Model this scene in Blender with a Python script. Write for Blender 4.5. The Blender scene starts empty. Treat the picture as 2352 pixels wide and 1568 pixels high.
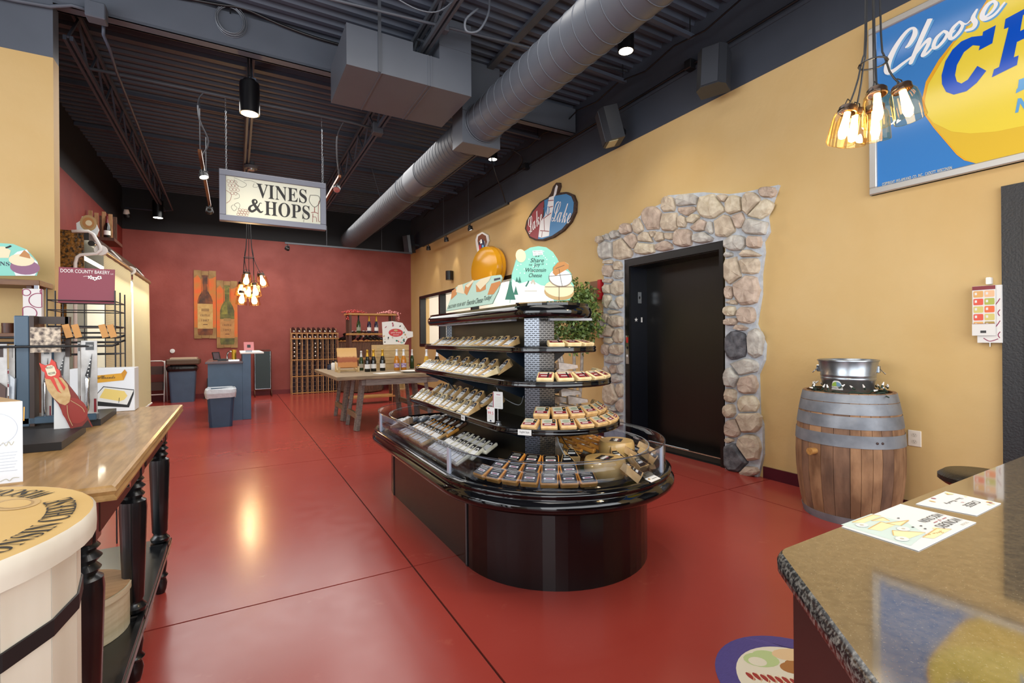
import bpy, bmesh, math, random
from math import pi, sin, cos, radians as rad
from mathutils import Vector, Matrix, Euler
random.seed(7)
SC = bpy.context.scene
COL = SC.collection

# ---------------------------------------------------------------- camera
FPX, YAW, ROLL, HY, CAMZ = 1120.77, 0.516094, -0.0075668, 777.89, 1.30
RT0 = Vector((cos(YAW), -sin(YAW), 0)); FW = Vector((sin(YAW), cos(YAW), 0)); UP0 = Vector((0, 0, 1))
RT = RT0*cos(ROLL) + UP0*sin(ROLL); UPV = UP0*cos(ROLL) - RT0*sin(ROLL)
CAM = Vector((0, 0, CAMZ))
cd = bpy.data.cameras.new('camera'); cam = bpy.data.objects.new('camera', cd); COL.objects.link(cam)
cd.sensor_fit = 'HORIZONTAL'; cd.sensor_width = 36.0; cd.lens = FPX/2352*36.0
cd.shift_x = 0.0; cd.shift_y = (HY - 784.0)/2352.0
cd.clip_start = 0.05; cd.clip_end = 200
mw = Matrix((RT, UPV, -FW)).transposed().to_4x4(); mw.translation = CAM
cam.matrix_world = mw
SC.camera = cam

# ---------------------------------------------------------------- light, world, exposure
w = bpy.data.worlds.new('world'); SC.world = w; w.use_nodes = True
w.node_tree.nodes['Background'].inputs[0].default_value = (0.93, 0.97, 1.0, 1)
w.node_tree.nodes['Background'].inputs[1].default_value = 1.0
SC.view_settings.view_transform = 'Standard'; SC.view_settings.look = 'None'
SC.view_settings.exposure = 0.15; SC.view_settings.gamma = 1.0; SC.view_settings.use_curve_mapping = False
def area(name, loc, rot, sx, sy, power, col=(1, 1, 1)):
    l = bpy.data.lights.new(name, 'AREA'); l.shape = 'RECTANGLE'; l.size = sx; l.size_y = sy; l.energy = power; l.color = col
    o = bpy.data.objects.new(name, l); COL.objects.link(o); o.location = loc; o.rotation_euler = rot; return o
def point(name, loc, power, col=(1, .8, .5), r=.03):
    l = bpy.data.lights.new(name, 'POINT'); l.energy = power; l.color = col; l.shadow_soft_size = r
    o = bpy.data.objects.new(name, l); COL.objects.link(o); o.location = loc; return o
def spot(name, loc, target, power, angle=80, col=(1, .9, .75), r=.05):
    l = bpy.data.lights.new(name, 'SPOT'); l.energy = power; l.color = col; l.shadow_soft_size = r; l.spot_size = rad(angle); l.spot_blend = .7
    o = bpy.data.objects.new(name, l); COL.objects.link(o); o.location = loc
    o.rotation_euler = (Vector(target) - Vector(loc)).to_track_quat('-Z', 'Y').to_euler(); return o
# daylight through the shop front behind the camera
area('storefront_daylight', (0.6, -2.8, 2.1), (rad(84), 0, 0), 7.5, 3.2, 265, (.94, .97, 1))
# daylight through the side windows on the left of the front shop
area('side_daylight', (-4.6, 1.5, 2.1), (rad(84), 0, rad(-90)), 5.0, 2.6, 180, (.92, .96, 1))
# fill light added under the deck to brighten the back room, no real fixture
area('back_room_fill', (0.9, 9.3, 4.0), (0, 0, 0), 4.2, 6.0, 250, (1, .97, .93))
area('front_room_fill', (1.2, 2.0, 4.35), (0, 0, 0), 2.4, 3.4, 90, (1, .96, .9))  # added overhead fill for the front shop, stands for no fitting

# ---------------------------------------------------------------- measuring: image point -> point of a real plane
def ray(x, y): return FW + RT*((x-1176)/FPX) - UPV*((y-HY)/FPX)
def on(x, y, ax, v):
    d = ray(x, y); return CAM + d*((v-CAM[ax])/d[ax])
def FL(x, y, z=0.0): return on(x, y, 2, z)
def WR(x, y, X=4.25): return on(x, y, 0, X)
def BK(x, y, Y=13.15): return on(x, y, 1, Y)

# ---------------------------------------------------------------- materials
MATS = {}
def lin(h):
    h = h.lstrip('#'); c = [int(h[i:i+2], 16)/255 for i in (0, 2, 4)]
    return tuple(x/12.92 if x <= .04045 else ((x+.055)/1.055)**2.4 for x in c) + (1,)
def M(name, hexa='#808080', rough=.5, metal=0., var=0., vscale=8., hex2=None, bump=0., bscale=60., coat=0., emit=0., spec=.5, stretch=None, detail=4.):
    if name in MATS: return MATS[name]
    m = bpy.data.materials.new(name); m.use_nodes = True; MATS[name] = m
    nt = m.node_tree; N = nt.nodes; L = nt.links; b = N['Principled BSDF']
    b.inputs['Base Color'].default_value = lin(hexa); b.inputs['Roughness'].default_value = rough; b.inputs['Metallic'].default_value = metal
    b.inputs['Specular IOR Level'].default_value = spec
    if coat: b.inputs['Coat Weight'].default_value = coat; b.inputs['Coat Roughness'].default_value = .06
    if emit:
        b.inputs['Emission Color'].default_value = lin(hexa); b.inputs['Emission Strength'].default_value = emit
    tc = N.new('ShaderNodeTexCoord'); src = tc.outputs['Object']
    if stretch:
        mp = N.new('ShaderNodeMapping'); mp.inputs['Scale'].default_value = stretch; L.new(src, mp.inputs[0]); src = mp.outputs[0]
    if hex2 or var:
        n = N.new('ShaderNodeTexNoise'); n.inputs['Scale'].default_value = vscale; n.inputs['Detail'].default_value = detail; L.new(src, n.inputs['Vector'])
        r = N.new('ShaderNodeValToRGB'); L.new(n.outputs['Fac'], r.inputs[0])
        c1 = lin(hexa); c2 = lin(hex2) if hex2 else tuple(x*(1-var) for x in c1[:3]) + (1,)
        r.color_ramp.elements[0].position = .35; r.color_ramp.elements[0].color = c2
        r.color_ramp.elements[1].position = .65; r.color_ramp.elements[1].color = c1
        L.new(r.outputs[0], b.inputs['Base Color'])
    if bump:
        n2 = N.new('ShaderNodeTexNoise'); n2.inputs['Scale'].default_value = bscale; n2.inputs['Detail'].default_value = 3; L.new(src, n2.inputs['Vector'])
        bp = N.new('ShaderNodeBump'); bp.inputs['Strength'].default_value = bump; bp.inputs['Distance'].default_value = .01
        L.new(n2.outputs['Fac'], bp.inputs['Height']); L.new(bp.outputs[0], b.inputs['Normal'])
    return m
def glassmat(name, tint='#ffffff', ior=1.45, rough=.0):
    if name in MATS: return MATS[name]
    m = bpy.data.materials.new(name); m.use_nodes = True; MATS[name] = m; nt = m.node_tree; N = nt.nodes; L = nt.links
    N.remove(N['Principled BSDF']); out = N['Material Output']
    t = N.new('ShaderNodeBsdfTransparent'); t.inputs[0].default_value = lin(tint)
    g = N.new('ShaderNodeBsdfGlossy'); g.inputs['Roughness'].default_value = rough
    f = N.new('ShaderNodeLayerWeight'); f.inputs[0].default_value = .5; pw = N.new('ShaderNodeMath'); pw.operation = 'POWER'; pw.inputs[1].default_value = 4.5; L.new(f.outputs['Facing'], pw.inputs[0])
    ml = N.new('ShaderNodeMath'); ml.operation = 'MULTIPLY_ADD'; ml.inputs[1].default_value = .55; ml.inputs[2].default_value = (ior-1)**2/(ior+1)**2; L.new(pw.outputs[0], ml.inputs[0])
    x = N.new('ShaderNodeMixShader'); L.new(ml.outputs[0], x.inputs[0]); L.new(t.outputs[0], x.inputs[1]); L.new(g.outputs[0], x.inputs[2]); L.new(x.outputs[0], out.inputs[0])
    return m
def woodmat(name, a, b_, rough=.5, stretch=(1, 12, 12), scale=6., bump=.08, coat=0.):
    m = M(name, a, rough, hex2=b_, vscale=scale, stretch=stretch, bump=bump, bscale=scale*2, coat=coat, detail=6); return m

# ---------------------------------------------------------------- mesh builder
class MB:
    def __init__(s): s.v = []; s.f = []; s.mi = []; s.sm = []; s.mats = []
    def m(s, mat):
        if isinstance(mat, str): mat = MATS[mat]
        if mat not in s.mats: s.mats.append(mat)
        return s.mats.index(mat)
    def add(s, vs, fs, mat, smooth=False, T=None):
        k = len(s.v); i = s.m(mat)
        s.v += [tuple(T @ Vector(v)) if T else tuple(v) for v in vs]
        for f in fs: s.f.append([a+k for a in f]); s.mi.append(i); s.sm.append(smooth)
        return s
    def box(s, c, d, mat, T=None, rot=None, bev=0.):
        x, y, z = d[0]/2, d[1]/2, d[2]/2
        TT = Matrix.Translation(Vector(c))
        if rot: TT = TT @ Euler(rot).to_matrix().to_4x4()
        if T: TT = T @ TT
        if not bev:
            vs = [(a*x, b*y, e*z) for a in (-1, 1) for b in (-1, 1) for e in (-1, 1)]
            return s.add(vs, [(0, 1, 3, 2), (4, 6, 7, 5), (0, 4, 5, 1), (2, 3, 7, 6), (0, 2, 6, 4), (1, 5, 7, 3)], mat, False, TT)
        bm = bmesh.new(); bmesh.ops.create_cube(bm, size=1)
        for v in bm.verts: v.co = Vector((v.co.x*2*x, v.co.y*2*y, v.co.z*2*z))
        bmesh.ops.bevel(bm, geom=list(bm.edges), offset=min(bev, x*.9, y*.9, z*.9), segments=1, affect='EDGES')
        bm.verts.index_update()
        s.add([v.co[:] for v in bm.verts], [[v.index for v in f.verts] for f in bm.faces], mat, False, TT); bm.free(); return s
    def bb(s, x0, x1, y0, y1, z0, z1, mat, bev=0.):
        return s.box(((x0+x1)/2, (y0+y1)/2, (z0+z1)/2), (abs(x1-x0), abs(y1-y0), abs(z1-z0)), mat, bev=bev)
    def bar(s, p0, p1, wd, ht, mat, bev=0.):   # box beam from p0 to p1
        p0 = Vector(p0); p1 = Vector(p1); d = p1-p0; q = d.to_track_quat('X', 'Z')
        TT = Matrix.Translation((p0+p1)/2) @ q.to_matrix().to_4x4()
        return s.box((0, 0, 0), (d.length, wd, ht), mat, T=TT, bev=bev)
    def cyl(s, p0, p1, r0, mat, r1=None, n=12, caps=True, smooth=True):
        p0 = Vector(p0); p1 = Vector(p1); r1 = r0 if r1 is None else r1
        q = (p1-p0).to_track_quat('Z', 'Y').to_matrix(); vs = []
        for p, r in ((p0, r0), (p1, r1)):
            for i in range(n): vs.append(p + q @ Vector((r*cos(2*pi*i/n), r*sin(2*pi*i/n), 0)))
        s.add(vs, [(i, (i+1) % n, n+(i+1) % n, n+i) for i in range(n)], mat, smooth)
        if caps: s.add(vs[:n], [list(range(n))[::-1]], mat); s.add(vs[n:], [list(range(n))], mat)
        return s
    def tube(s, pts, r, mat, n=6, closed=False):
        pts = [Vector(p) for p in pts]; K = len(pts); vs = []; ref = None
        for i, p in enumerate(pts):
            t = (pts[(i+1) % K]-pts[i-1]) if closed else (pts[min(i+1, K-1)]-pts[max(i-1, 0)])
            t.normalize()
            if ref is None: ref = t.orthogonal().normalized()
            ref = (ref - t*ref.dot(t)); ref = ref.normalized() if ref.length > 1e-6 else t.orthogonal().normalized()
            b = t.cross(ref)
            for k in range(n): a = 2*pi*k/n; vs.append(p + ref*(r*cos(a)) + b*(r*sin(a)))
        fs = []
        for i in range(K if closed else K-1):
            j = (i+1) % K
            for k in range(n): fs.append((i*n+k, i*n+(k+1) % n, j*n+(k+1) % n, j*n+k))
        if not closed: fs += [list(range(n))[::-1], [(K-1)*n+k for k in range(n)]]
        return s.add(vs, fs, mat, True)
    def lathe(s, prof, c, mat, n=20, T=None, smooth=True, a0=0., a1=2*pi, flute=None):
        full = abs(a1-a0-2*pi) < 1e-6; c = Vector(c); vs = []; m_ = n if full else n+1
        for (r, z) in prof:
            for i in range(m_):
                a = a0+(a1-a0)*i/n; rr = r*(flute(a, z) if flute else 1)
                v = Vector((rr*cos(a), rr*sin(a), z)); v = (T @ v if T else v) + c; vs.append(v)
        run = [0]; J = len(prof)          # split the surface at sharp profile corners so they stay crisp
        for j in range(1, J-1):
            d0 = Vector((prof[j][0]-prof[j-1][0], prof[j][1]-prof[j-1][1])); d1 = Vector((prof[j+1][0]-prof[j][0], prof[j+1][1]-prof[j][1]))
            if d0.length > 0 and d1.length > 0 and d0.angle(d1) > .75: run.append(j)
        run.append(J-1)
        for a, e in zip(run[:-1], run[1:]):
            fs = []
            for j in range(e-a):
                for i in range(n):
                    k = (i+1) % m_; fs.append((j*m_+i, j*m_+k, (j+1)*m_+k, (j+1)*m_+i))
            s.add(vs[a*m_:(e+1)*m_], fs, mat, smooth)
        return s
    def poly(s, pts, mat, smooth=False): return s.add([tuple(p) for p in pts], [list(range(len(pts)))], mat, smooth)
    def prism(s, pts, off, mat, mat2=None):
        n = len(pts); off = Vector(off); a = [Vector(p) for p in pts]; b = [p+off for p in a]
        s.add(a, [list(range(n))], mat)
        s.add(b, [list(range(n))[::-1]], mat2 or mat)
        s.add(a+b, [(i, n+i, n+(i+1) % n, (i+1) % n) for i in range(n)], mat2 or mat); return s
    def build(s, name, parent=None, loc=None, label=None, cat=None, group=None, kind=None):
        me = bpy.data.meshes.new(name)
        vs = [Vector(v) for v in s.v]; o = bpy.data.objects.new(name, me); COL.objects.link(o)
        if parent is not None:
            r = parent
            while r.parent is not None: r = r.parent
            inv = r.matrix_basis.inverted(); vs = [inv @ v for v in vs]; o.parent = parent
        else:
            if loc is None:
                lo = [min(v[i] for v in vs) for i in range(3)]; hi = [max(v[i] for v in vs) for i in range(3)]
                loc = ((lo[0]+hi[0])/2, (lo[1]+hi[1])/2, lo[2])
            loc = Vector(loc); vs = [v-loc for v in vs]; o.location = loc
        me.from_pydata([v[:] for v in vs], [], s.f)
        for m_ in s.mats: me.materials.append(m_)
        me.polygons.foreach_set('material_index', s.mi); me.polygons.foreach_set('use_smooth', s.sm); me.update()
        if label: o['label'] = label
        if cat: o['category'] = cat
        if group: o['group'] = group
        if kind: o['kind'] = kind
        return o
def thing(name, label, cat, loc, group=None, rz=0., kind=None):
    o = bpy.data.objects.new(name, None); COL.objects.link(o); o.empty_display_size = .05
    o.location = loc; o.rotation_euler = (0, 0, rz); o['label'] = label; o['category'] = cat
    o.matrix_basis = Matrix.Translation(Vector(loc)) @ Euler((0, 0, rz)).to_matrix().to_4x4()
    if group: o['group'] = group
    if kind: o['kind'] = kind
    return o
def dup(root, Tm, label=None, group=None):
    r = root.copy(); COL.objects.link(r); r.matrix_basis = Tm
    if label: r['label'] = label
    if group: r['group'] = group
    for ch in list(root.children):
        c = ch.copy(); COL.objects.link(c); c.parent = r
        for g in list(ch.children):
            d = g.copy(); COL.objects.link(d); d.parent = c
    return r
def piece(src, parent, Tm):          # one more piece sharing the mesh of src
    c = src.copy(); COL.objects.link(c); c.parent = parent; c.matrix_basis = Tm; return c

# flat frames for printed things
class Fr:
    def __init__(s, o, u, v): s.o = Vector(o); s.u = Vector(u).normalized(); s.v = Vector(v).normalized(); s.n = s.u.cross(s.v).normalized()
    def p(s, x, y, d=0.): return s.o + s.u*x + s.v*y + s.n*d
    def px(s, x, y):                 # image point -> coordinates in this plane
        r = ray(x, y); t = (s.o-CAM).dot(s.n)/r.dot(s.n); q = CAM+r*t-s.o; return (q.dot(s.u), q.dot(s.v))
    def mat(s, x, y, d=0.): m = Matrix((s.u, s.v, s.n)).transposed().to_4x4(); m.translation = s.p(x, y, d); return m
def flat(mb, fr, pts, mat, d=.001): mb.poly([fr.p(x, y, d) for x, y in pts], mat)
def smoothpts(P, k=5, closed=False):
    out = []; n = len(P)
    for i in range(n if closed else n-1):
        g = (lambda j: P[j % n]) if closed else (lambda j: P[max(0, min(n-1, j))])
        a, b, c, d = g(i-1), g(i), g(i+1), g(i+2)
        for q in range(k):
            t = q/k; out.append(tuple(.5*((2*b[j])+(-a[j]+c[j])*t+(2*a[j]-5*b[j]+4*c[j]-d[j])*t*t+(-a[j]+3*b[j]-3*c[j]+d[j])*t**3) for j in range(len(a))))
    if not closed: out.append(tuple(P[-1]))
    return out
def stroke(mb, fr, P, wd, mat, d=.0015, k=5, closed=False):
    Q = smoothpts([(p[0], p[1], (p[2] if len(p) > 2 else wd)) for p in P], k, closed); L_ = []; R_ = []
    n = len(Q)
    for i in range(n):
        a = Q[(i-1) % n if closed else max(i-1, 0)]; b = Q[(i+1) % n if closed else min(i+1, n-1)]
        t = Vector((b[0]-a[0], b[1]-a[1])); t = t.normalized() if t.length > 0 else Vector((1, 0)); h = Q[i][2]/2
        L_.append(fr.p(Q[i][0]-t.y*h, Q[i][1]+t.x*h, d)); R_.append(fr.p(Q[i][0]+t.y*h, Q[i][1]-t.x*h, d))
    for i in range(n if closed else n-1):
        a = Q[i]; b = Q[(i+1) % n]; t = Vector((b[0]-a[0], b[1]-a[1]))
        if t.length < 1e-7: continue
        t.normalize(); h0, h1 = a[2]/2, b[2]/2
        e = d+i*8e-6; rnd = wd > .009 or len(P[0]) > 2      # every piece a hair above the one before
        mb.poly([fr.p(a[0]+t.y*h0, a[1]-t.x*h0, e), fr.p(b[0]+t.y*h1, b[1]-t.x*h1, e), fr.p(b[0]-t.y*h1, b[1]+t.x*h1, e), fr.p(a[0]-t.y*h0, a[1]+t.x*h0, e)], mat)
        if rnd: flat(mb, fr, [(b[0]+h1*cos(k*pi/6), b[1]+h1*sin(k*pi/6)) for k in range(12)], mat, e+4e-6)
def disc(mb, fr, x, y, rx, ry, mat, d=.001, n=20, rot=0.):
    flat(mb, fr, [(x+rx*cos(a)*cos(rot)-ry*sin(a)*sin(rot), y+rx*cos(a)*sin(rot)+ry*sin(a)*cos(rot)) for a in [2*pi*i/n for i in range(n)]], mat, d)
def rectp(x0, y0, x1, y1): return [(x0, y0), (x1, y0), (x1, y1), (x0, y1)]
def rrect(x0, y0, x1, y1, r, n=4):
    out = []
    for cx, cy, a in ((x1-r, y0+r, -90), (x1-r, y1-r, 0), (x0+r, y1-r, 90), (x0+r, y0+r, 180)):
        for i in range(n+1): q = rad(a+90*i/n); out.append((cx+r*cos(q), cy+r*sin(q)))
    return out
def serif(t): return ''.join(chr(0x1D400+ord(c)-65) if 'A' <= c <= 'Z' else chr(0x1D41A+ord(c)-97) if 'a' <= c <= 'z' else c for c in t)
def script(t): return ''.join(chr(0x1D4D0+ord(c)-65) if 'A' <= c <= 'Z' else chr(0x1D4EA+ord(c)-97) if 'a' <= c <= 'z' else c for c in t)
def txt(mb, fr, body, cx, cy, w_, h_, mat, d=.0015, shear=0., arc=None, rot=0.):
    """letters laid on a plane, fitted to w_ x h_ around (cx, cy)"""
    c = bpy.data.curves.new('t', 'FONT'); c.body = body; c.resolution_u = 3; c.shear = shear
    o = bpy.data.objects.new('t', c); me = bpy.data.meshes.new_from_object(o)
    vs = [v.co.copy() for v in me.vertices]; fs = [list(p.vertices) for p in me.polygons]
    bpy.data.objects.remove(o); bpy.data.curves.remove(c); bpy.data.meshes.remove(me)
    if not vs: return
    x0 = min(v.x for v in vs); x1 = max(v.x for v in vs); y0 = min(v.y for v in vs); y1 = max(v.y for v in vs)
    out = []
    for v in vs:
        x = ((v.x-x0)/(x1-x0)-.5)*w_; y = ((v.y-y0)/max(y1-y0, 1e-6)-.5)*h_
        if arc:                       # bend around a circle of radius arc, centre (cx, cy)
            sg_ = arc[2] if len(arc) > 2 else 1; a = arc[1] - sg_*x/arc[0]; r = arc[0]+sg_*y; out.append(fr.p(cx+r*cos(a), cy+r*sin(a), d))
        else:
            out.append(fr.p(cx+x*cos(rot)-y*sin(rot), cy+x*sin(rot)+y*cos(rot), d))
    mb.add(out, fs, mat)
ORD = 'first second third fourth fifth sixth seventh eighth ninth tenth eleventh twelfth thirteenth fourteenth fifteenth sixteenth seventeenth eighteenth nineteenth twentieth'.split()
# ---------------------------------------------------------------- materials used by the room
M('wall_yellow', '#cdb07c', .62, hex2='#c8a870', vscale=1.2, bump=.25, bscale=14, spec=.3)
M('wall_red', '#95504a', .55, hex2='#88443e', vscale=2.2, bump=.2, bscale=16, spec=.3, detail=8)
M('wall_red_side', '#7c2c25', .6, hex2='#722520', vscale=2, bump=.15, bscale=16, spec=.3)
M('grey_dark', '#3e444f', .6, var=.1, vscale=3, spec=.3)
M('ceiling_black', '#474e5c', .5, var=.1, vscale=2, spec=.35)
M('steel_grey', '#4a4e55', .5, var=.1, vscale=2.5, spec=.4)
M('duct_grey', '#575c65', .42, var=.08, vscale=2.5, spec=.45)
M('girder_grey', '#565c66', .5, var=.08, vscale=3, spec=.4)
M('black_gloss', '#08080a', .06, spec=.6)
M('black_satin', '#0d0d10', .28, spec=.5)
M('black_metal', '#121215', .4, spec=.5)
M('black_matt', '#151517', .7)
M('white', '#e8e6e2', .6); M('offwhite', '#dcd8cc', .6); M('paper', '#dcdbd8', .75)
M('chrome', '#c8ccd2', .18, 1.0); M('galv', '#a9b0b8', .28, .9, var=.25, vscale=9)
M('maroon_base', '#4a1220', .4); M('dark_joint', '#3a2a26', .8)
M('lamp_white', '#fff4e0', emit=14.); M('lamp_warm', '#ffdf9a', emit=26.); M('lamp_warm2', '#ffd98c', emit=16.)
glassmat('glass'); glassmat('acrylic', '#f4f6fa', 1.35, .02); glassmat('jar_glass', '#fff0d2', 1.4)

# floor: red stained polished concrete
m = M('floor_red', '#9c2f27', .2, spec=.5); nt = m.node_tree; N = nt.nodes; L = nt.links; b = N['Principled BSDF']; tc = N['Texture Coordinate']
def noise(scale, detail=5., vec=None):
    n = N.new('ShaderNodeTexNoise'); n.inputs['Scale'].default_value = scale; n.inputs['Detail'].default_value = detail
    L.new(vec or tc.outputs['Object'], n.inputs['Vector']); return n
def ramp(src, p0, c0, p1, c1):
    r = N.new('ShaderNodeValToRGB'); L.new(src, r.inputs[0]); e = r.color_ramp.elements
    e[0].position = p0; e[0].color = c0; e[1].position = p1; e[1].color = c1; return r
def mix(fac, a, c):
    x = N.new('ShaderNodeMix'); x.data_type = 'RGBA'; L.new(fac, x.inputs[0]); L.new(a, x.inputs[6]) if not isinstance(a, tuple) else setattr(x.inputs[6], 'default_value', a)
    L.new(c, x.inputs[7]) if not isinstance(c, tuple) else setattr(x.inputs[7], 'default_value', c); return x.outputs[2]
base = ramp(noise(.8, 6).outputs['Fac'], .3, lin('#9a3a32'), .7, lin('#a5443a'))
st = ramp(noise(5.5, 9).outputs['Fac'], .655, (0, 0, 0, 1), .75, (1, 1, 1, 1))
st2 = ramp(noise(38, 3).outputs['Fac'], .45, (0, 0, 0, 1), .62, (.45, .45, .45, 1))
mu = N.new('ShaderNodeMath'); mu.operation = 'MULTIPLY'; L.new(st.outputs[0], mu.inputs[0]); L.new(st2.outputs[0], mu.inputs[1])
L.new(mix(mu.outputs[0], base.outputs[0], lin('#b9604f')), b.inputs['Base Color'])
rr = ramp(noise(9, 6).outputs['Fac'], .3, (.2, .2, .2, 1), .75, (.25, .25, .25, 1)); L.new(rr.outputs[0], b.inputs['Roughness'])

# granite worktop
m = M('granite', '#9c8864', .07, spec=1.); nt = m.node_tree; N = nt.nodes; L = nt.links; b = N['Principled BSDF']; tc = N['Texture Coordinate']
g1 = ramp(noise(110, 6).outputs['Fac'], .2, lin('#4c4030'), .75, lin('#78664a')); g2 = ramp(noise(260, 2).outputs['Fac'], .58, (0, 0, 0, 1), .72, (.6, .6, .6, 1))
c1 = mix(g2.outputs[0], g1.outputs[0], lin('#3a342c')); g3 = ramp(noise(300, 2).outputs['Fac'], .62, (0, 0, 0, 1), .74, (.55, .55, .55, 1)); L.new(mix(g3.outputs[0], c1, lin('#a89c80')), b.inputs['Base Color']); b.inputs['IOR'].default_value = 1.75; b.inputs['Coat Weight'].default_value = .6; b.inputs['Coat Roughness'].default_value = .04; b.inputs['Coat IOR'].default_value = 1.9
m = M('granite_edge', '#3a3836', .2, spec=.6); nt = m.node_tree; N = nt.nodes; L = nt.links; b = N['Principled BSDF']; tc = N['Texture Coordinate']
g1 = ramp(noise(170, 4).outputs['Fac'], .45, lin('#17181a'), .72, lin('#87857e')); L.new(g1.outputs[0], b.inputs['Base Color'])

# ---------------------------------------------------------------- room shell
WX, BY, LX, ZT, ZY = 4.25, 13.15, -2.08, 4.60, 3.715
# floor: slabs with sawn joints
fl = MB().bb(-7, 4.5, -3.2, 13.4, -.12, -.012, M('grout', '#4a332c', .9)).build('floor', loc=(0, 0, -.12), kind='structure')
xs = [-7, -1.9, .878, 3.655, 4.5]; ys = [-3.2, -.2, 2.72, 5.65, 8.6, 11.5, 13.4]; g = .005
for i in range(4):
    for j in range(6):
        MB().bb(xs[i]+g, xs[i+1]-g, ys[j]+g, ys[j+1]-g, -.03, 0, 'floor_red').build('slab', fl)
# right wall with window, lift and door openings
wy0, wy1, wz0, wz1 = 7.25, 12.40, 1.12, 2.43          # window
ey0, ey1, ez = 3.18, 4.585, 2.27                       # lift opening
dy0, dy1, dz = .0, 1.155, 2.24                         # door
wr = MB()
T = .26
for y0, y1, z0, z1 in ((wy1, BY+.2, 0, ZY), (wy0, wy1, 0, wz0), (wy0, wy1, wz1, ZY), (ey1, wy0, 0, ZY), (ey0, ey1, ez, ZY), (dy1, ey0, 0, ZY), (dy0, dy1, dz, ZY), (-3.2, dy0, 0, ZY)):
    wr.bb(WX, WX+T, y0, y1, z0, z1, 'wall_yellow')
wr.bb(WX, WX+T, -3.2, BY+.2, ZY, ZT+.1, 'grey_dark')
wall_r = wr.build('wall_right', kind='structure')
MB().bb(WX-.012, WX, -3.2, BY, 4.135, 4.165, 'grey_dark').build('ledge', wall_r)
wb = MB().bb(LX-.2, WX, BY, BY+.2, 0, ZY, 'wall_red').bb(LX-.2, WX, BY, BY+.2, ZY, ZT+.1, M('band_black', '#1f2024', .6, spec=.3)); wall_b = wb.build('wall_back', kind='structure')
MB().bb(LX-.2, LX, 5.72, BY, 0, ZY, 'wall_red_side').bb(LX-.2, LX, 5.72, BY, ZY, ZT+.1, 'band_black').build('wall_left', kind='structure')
MB().bb(-6.9, -1.34, 5.565, 5.72, 0, ZY+.02, 'wall_yellow').bb(-6.9, -1.34, 5.565, 5.72, ZY+.02, ZT+.1, 'girder_grey').build('wall_front', kind='structure')
# baseboards
MB().bb(WX-.018, WX, dy1+.12, 2.78, 0, .105, 'maroon_base').bb(WX-.018, WX, 5.0, BY, 0, .105, 'maroon_base').build('baseboard_right', kind='structure')
MB().bb(LX, WX-.02, BY-.018, BY, 0, .105, M('red_base', '#6e2226', .5)).build('baseboard_back', kind='structure')
# ceiling: ribbed steel deck
dk = MB(); vs = []; y = -3.0; prof = []
while y < BY:
    prof += [(y, 0), (y+.05, 0), (y+.068, .045), (y+.134, .045)]; y += .152
for (y, z) in prof: vs += [(-7, y, ZT+z), (WX+.1, y, ZT+z)]
dk.add(vs, [(2*i, 2*i+1, 2*i+3, 2*i+2) for i in range(len(prof)-1)], 'ceiling_black')
dk.bb(-7, WX+.1, -3.0, BY+.1, ZT+.08, ZT+.1, 'ceiling_black')
ceil = dk.build('ceiling', loc=(0, 0, ZT), kind='structure')
# girder
gd = MB().bb(-1.34, WX-.03, 5.565, 5.585, 4.21, 4.55, 'girder_grey').bb(-1.34, WX-.03, 5.565, 5.70, 4.21, 4.235, 'girder_grey').bb(-1.34, WX-.03, 5.565, 5.70, 4.53, 4.55, 'girder_grey').bb(-1.34, WX-.03, 5.68, 5.70, 4.21, 4.55, 'ceiling_black')
gd.build('girder', ceil)
# open web joists with every diagonal a piece
dg = None
def joist(x, y0, y1, zb, mat):
    global dg
    j = MB()
    for z0 in (zb, 4.50):
        for s_ in (-.038, .012): j.bb(x+s_, x+s_+.026, y0, y1, z0, z0+.045, mat)
    o = j.build('joist', ceil); n = max(1, round((y1-y0)/.36)); st = (y1-y0)/n
    for k in range(n):
        a, b_ = (zb+.03, 4.52) if k % 2 == 0 else (4.52, zb+.03)
        MB().bar((x, y0+k*st, a), (x, y0+(k+1)*st, b_), .02, .02, mat).build('diagonal', o)
for x in (-1.34, .18, 1.70, 3.22): joist(x, 6.0, 13.0, 4.12, 'ceiling_black')
for x in (1.72, 3.3): joist(x, -2.5, 5.4, 4.26, 'steel_grey')
bb_ = MB()
for y in (6.62, 8.1, 9.6, 11.0, 12.3): bb_.bb(LX, WX, y-.02, y+.02, 4.555, 4.60, 'ceiling_black')
bb_.bb(2.66, 2.74, -2.5, 5.5, 4.56, 4.60, 'steel_grey')
bb_.build('bridging_bar', ceil)

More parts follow.
